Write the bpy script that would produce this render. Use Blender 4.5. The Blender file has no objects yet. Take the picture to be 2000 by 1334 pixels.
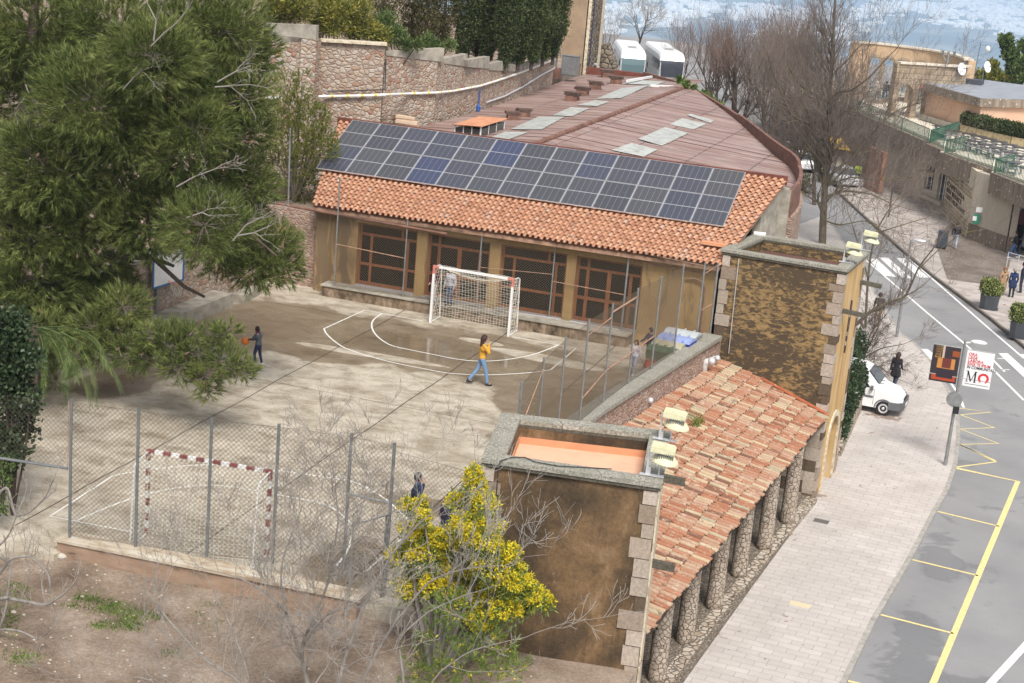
import bpy, math, random
import numpy as np
from mathutils import Vector, Matrix
R = math.radians
scene = bpy.context.scene
COL = scene.collection
random.seed(7); RNG = np.random.default_rng(11)

# ------------------------------------------------------------------ camera
F_PX, PITCH, ROLL, YAW = 3200.0, 0.269569407, -0.0871808103, -0.303249457
CAM = Vector((18.3834648, -31.4912462, 15.2797637))
_f = Vector((math.sin(YAW)*math.cos(PITCH), math.cos(YAW)*math.cos(PITCH), -math.sin(PITCH)))
_r = Vector((math.cos(YAW), -math.sin(YAW), 0)); _u = _r.cross(_f)
RT = _r*math.cos(ROLL) - _u*math.sin(ROLL); UP = _r*math.sin(ROLL) + _u*math.cos(ROLL); FW = _f
cd = bpy.data.cameras.new('camera'); co = bpy.data.objects.new('camera', cd); COL.objects.link(co)
co.matrix_world = Matrix(((RT.x, UP.x, -FW.x, CAM.x), (RT.y, UP.y, -FW.y, CAM.y), (RT.z, UP.z, -FW.z, CAM.z), (0, 0, 0, 1)))
cd.sensor_width = 36; cd.lens = 36*F_PX/2000; cd.clip_end = 40000; cd.clip_start = 0.5
scene.camera = co

# ------------------------------------------------------------------ light
SUN_EL, SUN_AZ = R(52), R(150)       # azimuth from +Y clockwise
w = bpy.data.worlds.new("World"); scene.world = w; w.use_nodes = True
wn = w.node_tree; bg = wn.nodes['Background']
sky = wn.nodes.new('ShaderNodeTexSky'); sky.sky_type = 'NISHITA'; sky.sun_disc = False
sky.sun_elevation = SUN_EL; sky.sun_rotation = SUN_AZ; sky.air_density = 1.0; sky.dust_density = 4.0; sky.altitude = 700
hs = wn.nodes.new('ShaderNodeHueSaturation'); hs.inputs['Saturation'].default_value = 0.25
wn.links.new(sky.outputs[0], hs.inputs['Color']); wn.links.new(hs.outputs[0], bg.inputs[0])
bg.inputs[1].default_value = 0.11
sl = bpy.data.lights.new('sun', 'SUN'); sl.energy = 2.1; sl.angle = R(20); sl.color = (1, .95, .88)
so = bpy.data.objects.new('sun', sl); COL.objects.link(so)
sd = Vector((math.sin(SUN_AZ)*math.cos(SUN_EL), math.cos(SUN_AZ)*math.cos(SUN_EL), math.sin(SUN_EL)))
so.rotation_euler = sd.to_track_quat('Z', 'Y').to_euler()
vs = scene.view_settings; vs.view_transform = 'Standard'; vs.look = 'None'; vs.gamma = 1; vs.exposure = 0.78
cy = scene.cycles
cy.max_bounces = 5; cy.diffuse_bounces = 2; cy.glossy_bounces = 3; cy.transmission_bounces = 4; cy.transparent_max_bounces = 8; cy.volume_bounces = 1
cy.caustics_reflective = False; cy.caustics_refractive = False

# ------------------------------------------------------------------ helpers
def ray(px, py): return FW + RT*((px-1000)/F_PX) - UP*((py-667)/F_PX)
def at(px, py, z):                       # point of the horizontal plane z
    d = ray(px, py); return CAM + d*((z-CAM.z)/d.z)
def pl(px, py, p, n):                    # point of a plane
    d = ray(px, py); n = Vector(n); return CAM + d*((Vector(p)-CAM).dot(n)/d.dot(n))
def aty(px, py, y): return pl(px, py, (0, y, 0), (0, 1, 0))
def onseg(px, py, a, b):                 # vertical plane through a and b
    a = Vector((a[0], a[1], 0)); b = Vector((b[0], b[1], 0)); d = b-a
    return pl(px, py, a, (-d.y, d.x, 0))

def V(*a): return Vector(a)

class MB:
    def __init__(s): s.v = []; s.f = []; s.m = []; s.mi = 0
    def add(s, vs, fs, mi=None):
        o = len(s.v); s.v += [tuple(x) for x in vs]; s.f += [tuple(i+o for i in f) for f in fs]
        s.m += [s.mi if mi is None else mi]*len(fs); return s
    def box(s, c, d, rz=0, mi=None, M=None):
        c = Vector(c); x, y, z = d[0]/2, d[1]/2, d[2]/2
        ps = [Vector(p) for p in ((-x,-y,-z),(x,-y,-z),(x,y,-z),(-x,y,-z),(-x,-y,z),(x,-y,z),(x,y,z),(-x,y,z))]
        m = M if M is not None else Matrix.Rotation(rz, 3, 'Z')
        return s.add([m@p+c for p in ps], [(0,3,2,1),(4,5,6,7),(0,1,5,4),(1,2,6,5),(2,3,7,6),(3,0,4,7)], mi)
    def bar(s, a, b, w, h=None, up=(0,0,1), mi=None):
        a = Vector(a); b = Vector(b); d = b-a; L = d.length
        if L < 1e-6: return s
        h = w if h is None else h; d.normalize(); up = Vector(up)
        if abs(d.dot(up)) > .98: up = Vector((0,1,0)) if abs(d.y) < .9 else Vector((1,0,0))
        x = d.cross(up).normalized(); y = x.cross(d)
        M = Matrix((x, d, y)).transposed()
        return s.box((a+b)/2, (w, L, h), mi=mi, M=M)
    def prism(s, poly, z0, z1, mi=None):
        n = len(poly); vs = [(p[0], p[1], z0) for p in poly]+[(p[0], p[1], z1) for p in poly]
        a = sum(poly[i][0]*poly[(i+1)%n][1]-poly[(i+1)%n][0]*poly[i][1] for i in range(n))
        fs = [tuple(range(n, 2*n)), tuple(range(n-1, -1, -1))]+[(i, (i+1)%n, (i+1)%n+n, i+n) for i in range(n)]
        if a < 0: fs = [f[::-1] for f in fs]
        return s.add(vs, fs, mi)
    def extr(s, pts, vec, mi=None):       # planar 3d polygon pushed along vec
        n = len(pts); vec = Vector(vec); vs = [Vector(p) for p in pts]; vs += [p+vec for p in vs]
        return s.add(vs, [tuple(range(n-1,-1,-1)), tuple(range(n, 2*n))]+[(i,(i+1)%n,(i+1)%n+n,i+n) for i in range(n)], mi)
    def tube(s, pts, rad, n=6, cap=True, mi=None):
        pts = [Vector(p) for p in pts]; N = len(pts)
        rad = [rad]*N if isinstance(rad, (int, float)) else rad
        vs = []; d0 = (pts[1]-pts[0]).normalized(); ref = Vector((0,0,1)) if abs(d0.z) < .9 else Vector((1,0,0))
        x = d0.cross(ref).normalized()
        for i, p in enumerate(pts):
            d = (pts[min(i+1, N-1)]-pts[max(i-1, 0)])
            d = d.normalized() if d.length > 1e-9 else d0
            x = (x-d*x.dot(d)); x = x.normalized() if x.length > 1e-6 else d.orthogonal().normalized()
            y = d.cross(x)
            for k in range(n):
                a = 2*math.pi*k/n; vs.append(p+(x*math.cos(a)+y*math.sin(a))*rad[i])
        fs = [(i*n+k, i*n+(k+1)%n, (i+1)*n+(k+1)%n, (i+1)*n+k) for i in range(N-1) for k in range(n)]
        if cap: fs += [tuple(range(n-1,-1,-1)), tuple((N-1)*n+k for k in range(n))]
        return s.add(vs, fs, mi)
    def lathe(s, c, prof, n=16, axis='Z', mi=None, M=None):
        c = Vector(c); vs = []; N = len(prof)
        for r, z in prof:
            for k in range(n):
                a = 2*math.pi*k/n; p = Vector((r*math.cos(a), r*math.sin(a), z))
                if axis == 'X': p = Vector((p.z, p.x, p.y))
                if axis == 'Y': p = Vector((p.x, p.z, p.y))
                if M is not None: p = M@p
                vs.append(p+c)
        fs = [(i*n+k, i*n+(k+1)%n, (i+1)*n+(k+1)%n, (i+1)*n+k) for i in range(N-1) for k in range(n)]
        fs += [tuple(range(n-1,-1,-1)), tuple((N-1)*n+k for k in range(n))]
        return s.add(vs, fs, mi)
    def ball(s, c, r, n=10, m=6, mi=None):
        r = (r, r, r) if isinstance(r, (int, float)) else r
        prof = [(math.sin(math.pi*i/m), -math.cos(math.pi*i/m)) for i in range(m+1)]
        prof[0] = (.02, -1); prof[-1] = (.02, 1)
        M = Matrix.Diagonal(r)
        return s.lathe(c, prof, n, mi=mi, M=M)
    def cap_(s, a, b, ra, rb, n=8):
        a = Vector(a); b = Vector(b); d = (b-a); L = d.length; d = d/L if L > 1e-6 else Vector((0,0,1))
        ps = []; rs = []
        for t in (-1, -.8, -.45, 0): ps.append(a+d*ra*t); rs.append(ra*math.sqrt(max(0.0025, 1-t*t)))
        for t in (0, .45, .8, 1): ps.append(b+d*rb*t); rs.append(rb*math.sqrt(max(0.0025, 1-t*t)))
        return s.tube(ps, rs, n)
    def build(s, name, mat, parent=None, local=False, smooth=False, **tg):
        me = bpy.data.meshes.new(name)
        v = s.v
        if parent is not None and not local:
            o = ORG[parent.name]; v = [(a-o[0], b-o[1], c-o[2]) for a, b, c in v]
        me.from_pydata(v, [], s.f)
        mats = mat if isinstance(mat, (list, tuple)) else [mat]
        for m in mats: me.materials.append(m)
        if len(mats) > 1: me.polygons.foreach_set('material_index', s.m)
        if smooth: me.polygons.foreach_set('use_smooth', [True]*len(me.polygons))
        me.update()
        ob = bpy.data.objects.new(name, me); COL.objects.link(ob)
        if parent is not None: ob.parent = parent; ORG[ob.name] = ORG[parent.name]
        else: ORG[ob.name] = (0, 0, 0)
        if tg: tag(ob, **tg)
        return ob
ORG = {}
def tag(o, label=None, cat=None, group=None, kind=None):
    if label: o['label'] = label
    if cat: o['category'] = cat
    if group: o['group'] = group
    if kind: o['kind'] = kind
def thing(name, label, cat, loc=(0,0,0), rz=0, group=None):
    o = bpy.data.objects.new(name, None); COL.objects.link(o); o.location = loc; o.rotation_euler = (0,0,rz)
    o.empty_display_size = .3; ORG[o.name] = tuple(loc); tag(o, label, cat, group); return o
def copy_thing(o, loc, rz, label):
    def cp(x, par):
        c = x.copy(); COL.objects.link(c); c.parent = par
        for k in x.children: cp(k, c)
        return c
    r = cp(o, None); r.location = loc; r.rotation_euler = (0,0,rz); r['label'] = label; ORG[r.name] = tuple(loc); return r
def struct(b, name, mat, **k): return b.build(name, mat, kind='structure', **k)
def mesh_np(name, verts, fsz, mat, parent=None, smooth=False):
    """verts (N,3) array, consecutive groups of fsz verts are faces"""
    me = bpy.data.meshes.new(name); n = len(verts); nf = n//fsz
    vv = np.asarray(verts, dtype=np.float32)
    if parent is not None: vv = vv-np.array(ORG[parent.name], dtype=np.float32)
    me.vertices.add(n); me.vertices.foreach_set('co', vv.ravel())
    me.loops.add(n); me.loops.foreach_set('vertex_index', np.arange(n, dtype=np.int32))
    me.polygons.add(nf); me.polygons.foreach_set('loop_start', np.arange(0, n, fsz, dtype=np.int32)); me.polygons.foreach_set('loop_total', np.full(nf, fsz, dtype=np.int32))
    for m in (mat if isinstance(mat, (list, tuple)) else [mat]): me.materials.append(m)
    me.update(calc_edges=True)
    ob = bpy.data.objects.new(name, me); COL.objects.link(ob)
    if parent is not None: ob.parent = parent; ORG[ob.name] = ORG[parent.name]
    else: ORG[ob.name] = (0,0,0)
    return ob
def wall(B, p0, p1, z0, z1, t, ops=(), mi=None):
    """wall from p0 to p1 (front face on that line, thickness t to the left of p0->p1), openings (u0,u1,zb,zt,arch)"""
    a = Vector((p0[0], p0[1], 0)); b = Vector((p1[0], p1[1], 0)); d = b-a; L = d.length; d.normalize(); n = Vector((-d.y, d.x, 0))*t
    def q(u, z): p = a+d*u; return Vector((p.x, p.y, z))
    def blk(u0, u1, za, zb):
        if u1-u0 > 1e-4 and zb-za > 1e-4: B.extr([q(u0,za), q(u1,za), q(u1,zb), q(u0,zb)], n, mi)
    u = 0
    for (u0, u1, zb, zt, arch) in sorted(ops):
        blk(u, u0, z0, z1); blk(u0, u1, z0, zb); blk(u0, u1, zt, z1)
        if arch:
            r = (u1-u0)/2; m = (u0+u1)/2; N = 10; ry = min(r, arch) if arch is not True else r
            pts = [(m-r*math.cos(math.pi*i/N), zt-ry+ry*math.sin(math.pi*i/N)) for i in range(N+1)]
            for i in range(N):
                (ua, za), (ub, zb2) = pts[i], pts[i+1]
                B.extr([q(ua, za), q(ub, zb2), q(ub, zt), q(ua, zt)], n, mi)
        u = u1
    blk(u, L, z0, z1)

# ------------------------------------------------------------------ material nodes
class NT:
    def __init__(s, name, rough=.8, spec=.3, metal=0):
        s.m = bpy.data.materials.new(name); s.m.use_nodes = True; s.t = s.m.node_tree; s.b = s.t.nodes['Principled BSDF']
        s.b.inputs['Roughness'].default_value = rough; s.b.inputs['Specular IOR Level'].default_value = spec; s.b.inputs['Metallic'].default_value = metal
        s._p = None
    def n(s, ty, **k):
        x = s.t.nodes.new(ty)
        for a, b in k.items(): setattr(x, a, b)
        return x
    def L(s, a, b): s.t.links.new(a, b)
    def put(s, sock, v):
        if isinstance(v, bpy.types.NodeSocket): s.L(v, sock)
        elif v is not None:
            if isinstance(v, (tuple, list)) and len(v) == 3 and sock.type == 'RGBA': v = (*v, 1)
            sock.default_value = v
    def geo(s):
        if s._p is None: s._p = s.n('ShaderNodeNewGeometry')
        return s._p
    def pos(s): return s.geo().outputs['Position']
    def rnd(s): return s.geo().outputs['Random Per Island']
    def ornd(s): return s.n('ShaderNodeObjectInfo').outputs['Random']
    def obj(s): return s.n('ShaderNodeTexCoord').outputs['Object']
    def mp(s, v, sc=(1,1,1), rot=(0,0,0), loc=(0,0,0)):
        x = s.n('ShaderNodeMapping'); s.L(v, x.inputs[0]); x.inputs['Scale'].default_value = sc; x.inputs['Rotation'].default_value = rot; x.inputs['Location'].default_value = loc; return x.outputs[0]
    def noise(s, v, sc, det=4, ro=.55, dist=0):
        x = s.n('ShaderNodeTexNoise'); s.L(v, x.inputs['Vector']); x.inputs['Scale'].default_value = sc; x.inputs['Detail'].default_value = det; x.inputs['Roughness'].default_value = ro; x.inputs['Distortion'].default_value = dist
        return x.outputs[0]
    def vor(s, v, sc, feat='F1', out='Color', rnd=1):
        x = s.n('ShaderNodeTexVoronoi', feature=feat); s.L(v, x.inputs['Vector']); x.inputs['Scale'].default_value = sc; x.inputs['Randomness'].default_value = rnd; return x.outputs[out]
    def ramp(s, f, st):
        x = s.n('ShaderNodeValToRGB'); s.L(f, x.inputs[0]); e = x.color_ramp.elements
        while len(e) < len(st): e.new(.5)
        for i, (p, c) in enumerate(st):
            e[i].position = p; e[i].color = (*c, 1) if isinstance(c, (tuple, list)) else (c, c, c, 1)
        return x.outputs[0]
    def mix(s, f, a, b, mode='MIX'):
        x = s.n('ShaderNodeMix', data_type='RGBA', blend_type=mode); s.put(x.inputs[0], f); s.put(x.inputs[6], a); s.put(x.inputs[7], b); return x.outputs[2]
    def ma(s, op, a, b=0, c=None):
        x = s.n('ShaderNodeMath', operation=op); s.put(x.inputs[0], a); s.put(x.inputs[1], b)
        if c is not None: s.put(x.inputs[2], c)
        return x.outputs[0]
    def sep(s, v): x = s.n('ShaderNodeSeparateXYZ'); s.L(v, x.inputs[0]); return x.outputs
    def bump(s, h, st=.5, d=.02):
        x = s.n('ShaderNodeBump'); s.L(h, x.inputs['Height']); x.inputs['Strength'].default_value = st; x.inputs['Distance'].default_value = d; s.L(x.outputs[0], s.b.inputs['Normal']); return s
    def col(s, c): s.put(s.b.inputs['Base Color'], c); return s
    def rough(s, c): s.put(s.b.inputs['Roughness'], c); return s
    def ell(s, cx, cy, rx, ry, rot=0):       # 1 inside an ellipse on the ground, falling to 0
        v = s.mp(s.pos(), loc=(-cx, -cy, 0)); v = s.mp(v, rot=(0,0,-rot)); v = s.mp(v, sc=(1/rx, 1/ry, 0))
        x = s.n('ShaderNodeVectorMath', operation='LENGTH'); s.L(v, x.inputs[0]); return s.ma('SUBTRACT', 1, x.outputs['Value'])

def plain(name, c, rough=.7, var=.15, sc=3, spec=.3, metal=0, bump=0):
    t = NT(name, rough, spec, metal)
    a = tuple(x*(1-var) for x in c); b = tuple(min(1, x*(1+var)) for x in c)
    f = t.noise(t.pos(), sc, 5, .6); t.col(t.ramp(f, [(.3, a), (.7, b)]))
    if bump: t.bump(t.noise(t.pos(), sc*8, 4), bump, .01)
    return t.m
def flat(name, c, rough=.6, spec=.4, metal=0):
    t = NT(name, rough, spec, metal); t.col(c); return t.m

MT = {}
def mk():
    # --- court concrete with wet brown areas and puddles
    t = NT('court_concrete', .85, .35); p = t.pos()
    n1 = t.noise(p, .55, 8, .62, .3); n2 = t.noise(t.mp(p, sc=(.85,1.25,1)), 1.2, 9, .72, .4); n3 = t.noise(p, 14, 4, .7)
    base = t.ramp(n2, [(.34, (.25,.21,.165)), (.46, (.41,.37,.315)), (.56, (.52,.485,.43)), (.68, (.60,.57,.52))])
    base = t.mix(.55, base, t.ramp(n3, [(.3, (.25,.22,.16)), (.7, (.55,.51,.43))]), 'OVERLAY')
    gn = t.noise(p, .35, 5, .6); base = t.mix(t.ramp(gn, [(.5, 0), (.72, .5)]), base, (.25,.20,.145))
    es = [(0,18.8,9.5,4.2,0), (-6,18,5,5,0), (5.6,15.5,3.2,6,-.1), (6,11.5,1.6,3.2,0), (-5.5,12.5,2.2,1.6,.3), (5.2,5.2,2.6,.8,.15), (4.8,.8,1.4,2.2,0), (-3.5,16,3.4,1.2,0), (-6.8,10,1.6,3,0)]
    m = None
    for e in es:
        x = t.ell(*e); x = t.ma('MAXIMUM', x, 0); m = x if m is None else t.ma('MAXIMUM', m, x)
    ds = t.ma('MAXIMUM', t.ell(1.5, 12.3, 3.4, 2.6, .1), t.ma('MAXIMUM', t.ell(3.4, 19.9, 2.5, .55, -.08), t.ell(-1.6, 16.9, 3.2, .35, .05)))
    ds = t.ma('MAXIMUM', ds, t.ell(1.0, 20.6, 1.0, .35, 0))
    m = t.ma('SUBTRACT', m, t.ma('MULTIPLY', t.ma('MAXIMUM', ds, 0), 1.6))
    wsum = t.ma('ADD', t.ma('MULTIPLY', m, .62), t.ma('MULTIPLY', n1, .5)); wsum = t.ma('ADD', wsum, t.ma('MULTIPLY', t.ma('SUBTRACT', n2, .5), .35))
    wet = t.ramp(wsum, [(.405, 0), (.46, 1)]); pud = t.ramp(wsum, [(.63, 0), (.69, 1)])
    wc = t.mix(.75, base, (.40,.315,.21), 'MULTIPLY'); wc = t.mix(.5, wc, (.155,.115,.07))
    c = t.mix(t.ma('MULTIPLY', wet, .9), base, wc); t.col(t.mix(t.ma('MULTIPLY', pud, .25), c, (.12,.09,.06)))
    t.rough(t.ma('SUBTRACT', .85, t.ma('ADD', t.ma('MULTIPLY', wet, .33), t.ma('MULTIPLY', pud, .42))))
    hb = t.ma('MULTIPLY', t.noise(p, 30, 4, .7), t.ma('SUBTRACT', 1, pud)); t.bump(hb, .35, .01); MT['court'] = t.m
    # --- line paint
    t = NT('white_line_paint', .7); f = t.noise(t.pos(), 22, 5, .7); t.col(t.ramp(f, [(.36, (.40,.37,.32)), (.5, (.80,.79,.75))])); MT['line'] = t.m
    t = NT('road_white_paint', .7); f = t.noise(t.pos(), 9, 6, .75); t.col(t.ramp(f, [(.34, (.42,.42,.41)), (.5, (.80,.80,.79))])); MT['white'] = t.m
    t = NT('road_yellow_paint', .7); f = t.noise(t.pos(), 9, 6, .75); t.col(t.ramp(f, [(.32, (.40,.34,.2)), (.5, (.80,.66,.29))])); MT['yellow'] = t.m
    # --- rubble stone
    def rubble(name, sc, cols, mortar, edge=.06, bs=.7, sq=(1,1,1.25)):
        t = NT(name, .9, .2); v = t.mp(t.pos(), sc=sq); wv = t.n('ShaderNodeVectorMath', operation='ADD')
        ns = t.n('ShaderNodeTexNoise'); t.L(v, ns.inputs['Vector']); ns.inputs['Scale'].default_value = sc*1.2; sub = t.n('ShaderNodeVectorMath', operation='SCALE'); t.L(ns.outputs['Color'], sub.inputs[0]); sub.inputs['Scale'].default_value = .35/sc
        t.L(v, wv.inputs[0]); t.L(sub.outputs[0], wv.inputs[1]); v = wv.outputs[0]
        r = t.sep(t.vor(v, sc))[0]; d = t.vor(v, sc, 'DISTANCE_TO_EDGE', 'Distance'); k = len(cols)
        c = t.ramp(r, [(i/(k-1) if k > 1 else 0, cc) for i, cc in enumerate(cols)]); c = t.mix(.35, c, t.noise(t.pos(), sc*5, 5, .7), 'OVERLAY')
        e = t.ramp(d, [(edge*.3, 0), (edge, 1)]); t.col(t.mix(e, mortar, c))
        h = t.ma('ADD', t.ramp(d, [(0, 0), (edge*3, 1)]), t.ma('MULTIPLY', t.noise(t.pos(), sc*6, 4), .35)); t.bump(h, bs, .05); return t.m
    MT['rubble'] = rubble('rubble_masonry', 4.6, [(.37,.28,.22), (.45,.37,.30), (.33,.235,.18), (.47,.41,.35), (.40,.33,.27), (.31,.17,.12), (.43,.34,.25), (.41,.36,.32)], (.31,.24,.19), .07)
    MT['rubble_small'] = rubble('pinkish_rubble', 7, [(.34,.22,.17), (.46,.33,.27), (.28,.17,.12), (.50,.42,.35)], (.34,.25,.20), .08)
    MT['colstone'] = rubble('column_cobbles', 7.5, [(.34,.27,.21), (.46,.38,.31), (.39,.32,.25), (.50,.43,.36)], (.07,.052,.04), .035, .8, (1,1,1))
    MT['plinth'] = rubble('plinth_stone', 4.5, [(.42,.35,.27), (.55,.48,.40), (.36,.28,.21)], (.10,.08,.06), .05, 1)
    MT['darkrubble'] = rubble('dark_rubble', 3, [(.20,.16,.12), (.30,.25,.19), (.14,.11,.08)], (.05,.045,.04), .09, 1)
    MT['ground_gravel'] = rubble('arcade_floor_gravel', 26, [(.16,.12,.09), (.30,.25,.2), (.10,.08,.06), (.55,.5,.43)], (.10,.08,.06), .1, .4)
    # --- stuccos
    t = NT('ochre_stucco', .9, .2); p = t.pos(); a = t.ramp(t.noise(p, 1.1, 6, .6), [(.3, (.40,.255,.11)), (.7, (.54,.37,.18))])
    z = t.sep(p)[2]; st = t.noise(t.mp(p, sc=(2.2,2.2,.5)), 1.0, 7, .65, .6)
    lf = t.ma('MULTIPLY', t.ramp(t.sep(p)[0], [(0, 1), (1, 0)]), 1)
    xx = t.ma('MULTIPLY_ADD', t.sep(p)[0], -.16, -.72); bias = t.ma('MINIMUM', t.ma('MAXIMUM', xx, 0), .25)
    dirt = t.ramp(t.ma('ADD', st, bias), [(.55, 0), (.72, .85)]); t.col(t.mix(dirt, a, (.13,.095,.065))); t.bump(t.noise(p, 25, 4), .3, .01); MT['stucco'] = t.m
    t = NT('stained_tower_stucco', .9, .2); p = t.pos(); v = t.mp(p, rot=(0, R(-12), 0), sc=(1.15,1.15,2.6)); f = t.noise(v, 3.3, 7, .66, .9); g = t.noise(p, .5, 3)
    f = t.ma('ADD', f, t.ma('MULTIPLY', t.ma('SUBTRACT', g, .5), .45)); c = t.ramp(f, [(.47, (.085,.062,.040)), (.51, (.13,.09,.05)), (.56, (.25,.165,.075)), (.74, (.36,.24,.11))])
    t.col(c); t.bump(f, .5, .02); MT['stain2'] = t.m
    t = NT('brown_tower_stucco', .9, .2); p = t.pos(); g = t.noise(p, .75, 7, .62, .5); h = t.noise(p, 13, 8, .85)
    c = t.ramp(g, [(.34, (.058,.042,.028)), (.47, (.105,.07,.04)), (.6, (.20,.125,.065)), (.75, (.30,.205,.13))]); st = t.noise(t.mp(p, sc=(3.2,3.2,.35)), 1.2, 7, .7, .3); c = t.mix(t.ramp(st, [(.5, 0), (.68, .6)]), c, (.05,.038,.027)); c = t.mix(t.ramp(t.noise(p, 3.5, 7, .8, .5), [(.6, 0), (.68, .5)]), c, (.36,.26,.19)); t.col(t.mix(.7, c, t.ramp(h, [(.3, .25), (.7, .8)]), 'OVERLAY')); t.bump(h, .8, .03); MT['stain1'] = t.m
    t = NT('clean_ochre_face', .9, .2); p = t.pos(); f = t.noise(t.mp(p, sc=(2,2,.35)), 1.6, 6, .6); t.col(t.ramp(f, [(.3, (.40,.25,.10)), (.55, (.56,.37,.17)), (.75, (.60,.46,.32))])); MT['ochre'] = t.m
    # --- concrete, quoins
    t = NT('lichened_coping', .92, .2); p = t.pos(); f = t.noise(p, 20, 6, .8); g = t.noise(p, 2.2, 5, .6)
    c = t.ramp(f, [(.36, (.10,.095,.075)), (.5, (.30,.285,.24)), (.62, (.50,.485,.43))]); t.col(t.mix(t.ramp(g, [(.4, 0), (.7, .6)]), c, (.22,.215,.17))); t.bump(f, .6, .015); MT['coping'] = t.m
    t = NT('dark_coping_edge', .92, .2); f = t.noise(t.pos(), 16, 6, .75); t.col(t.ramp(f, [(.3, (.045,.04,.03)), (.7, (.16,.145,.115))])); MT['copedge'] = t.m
    t = NT('quoin_stone', .9, .2); p = t.pos(); f = t.noise(p, 14, 6, .75); c = t.ramp(t.rnd(), [(0, (.10,.072,.05)), (.28, (.13,.095,.065)), (.34, (.36,.29,.23)), (.6, (.47,.40,.34)), (.72, (.25,.19,.14)), (1, (.40,.34,.28))]); t.col(t.mix(.6, c, t.ramp(f, [(.3, .25), (.7, .75)]), 'OVERLAY')); t.bump(f, .6, .02); MT['quoin'] = t.m
    t = NT('cream_trim_stone', .85, .2); f = t.noise(t.pos(), 6, 6, .7); t.col(t.ramp(f, [(.35, (.36,.29,.19)), (.55, (.66,.58,.45))])); MT['trim'] = t.m
    MT['concrete'] = plain('aged_concrete', (.33,.30,.25), .9, .35, 2.5, bump=.3)
    t = NT('platform_concrete', .8, .3); p = t.pos(); f = t.noise(t.mp(p, sc=(1,1,.6)), 3, 7, .7); t.col(t.ramp(f, [(.34, (.055,.042,.03)), (.5, (.20,.145,.095)), (.62, (.33,.25,.19)), (.72, (.42,.35,.29))])); MT['platform'] = t.m
    t = NT('kerb_plaster', .9, .2); p = t.pos(); f = t.noise(t.mp(p, sc=(.6,1,2)), 2.4, 7, .65); t.col(t.ramp(f, [(.32, (.10,.08,.06)), (.42, (.27,.185,.13)), (.7, (.37,.26,.185))])); MT['kerbwall'] = t.m
    t = NT('kerb_top', .85, .2); p = t.pos(); f = t.noise(t.mp(p, sc=(.6,1.6,1)), 2.2, 7, .7); t.col(t.ramp(f, [(.36, (.30,.215,.14)), (.5, (.45,.38,.29)), (.65, (.56,.52,.44))])); MT['kerbtop'] = t.m
    MT['pinkfloor'] = plain('salmon_membrane', (.72,.44,.30), .7, .10, 1.5); MT['salmon'] = plain('salmon_upstand', (.60,.29,.16), .7, .1, 2)
    # --- tiles
    t = NT('orange_roof_tile', .75, .3); c = t.ramp(t.rnd(), [(0, (.36,.18,.115)), (.08, (.48,.245,.15)), (.5, (.54,.285,.175)), (.9, (.58,.325,.21)), (1, (.50,.34,.26))]); t.col(t.mix(.45, c, t.ramp(t.noise(t.pos(), 9, 4, .6), [(.3, .4), (.7, .6)]), 'OVERLAY')); MT['tile'] = t.m
    t = NT('weathered_roof_tile', .85, .2); p = t.pos()
    c = t.ramp(t.rnd(), [(0, (.15,.085,.06)), (.12, (.30,.125,.07)), (.35, (.37,.175,.105)), (.6, (.37,.22,.15)), (.78, (.41,.27,.185)), (.92, (.46,.36,.235)), (1, (.34,.29,.20))])
    li = t.noise(p, 5, 6, .75, .4); c = t.mix(t.ramp(li, [(.54, 0), (.64, .8)]), c, (.50,.41,.31)); li2 = t.noise(t.mp(p, loc=(5,3,1)), 4, 6, .75, .4); c = t.mix(t.ramp(li2, [(.60, 0), (.68, .85)]), c, (.09,.07,.055))
    t.col(t.mix(.4, c, t.ramp(t.noise(p, 22, 5, .7), [(.3, .3), (.7, .7)]), 'OVERLAY')); MT['oldtile'] = t.m
    t = NT('corrugated_sheet', .45, .4); p = t.pos(); br = t.n('ShaderNodeTexBrick'); t.L(t.mp(p, sc=(1,1,1)), br.inputs['Vector'])
    br.inputs['Scale'].default_value = 1; br.inputs['Brick Width'].default_value = 2.4; br.inputs['Row Height'].default_value = .52; br.inputs['Mortar Size'].default_value = .026; br.offset = 0; br.inputs['Color1'].default_value = (.235,.15,.13,1); br.inputs['Color2'].default_value = (.31,.22,.195,1); br.inputs['Mortar'].default_value = (.07,.045,.04,1); br.inputs['Bias'].default_value = 0
    st = t.noise(t.mp(p, sc=(.25,2.5,1)), 1.6, 6, .65); c = t.mix(t.ramp(st, [(.5, 0), (.72, .75)]), br.outputs[0], (.44,.36,.33)); c = t.mix(t.ramp(t.noise(p, .7, 5), [(.55, 0), (.75, .55)]), c, (.15,.075,.06)); t.col(c); MT['corr'] = t.m
    t = NT('fibreglass_skylight', .5, .4); f = t.noise(t.mp(t.pos(), sc=(1,3,1)), 2, 6, .7); t.col(t.ramp(f, [(.32, (.22,.22,.20)), (.55, (.46,.475,.45))])); MT['skyl'] = t.m
    MT['redpaint'] = plain('oxide_red_flashing', (.17,.06,.042), .5, .3, 3); MT['redpaint2'] = plain('faded_red_parapet', (.19,.10,.075), .8, .4, 3)
    # --- asphalt
    t = NT('asphalt', .75, .35); p = t.pos(); g = t.noise(p, .5, 8, .62, .6); fine = t.noise(p, 45, 3, .8)
    c = t.ramp(t.noise(p, .22, 4), [(.35, (.225,.224,.228)), (.65, (.29,.288,.288))]); c = t.mix(.35, c, t.ramp(fine, [(.3, .3), (.7, .7)]), 'OVERLAY')
    es = [(17.2,12,1.3,5,0), (17.3,20,.9,3,0), (19.5,9,2,4,.3), (13.8,70,1.4,6,.3)]; m = None
    for e in es: x = t.ma('MAXIMUM', t.ell(*e), 0); m = x if m is None else t.ma('MAXIMUM', m, x)
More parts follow.
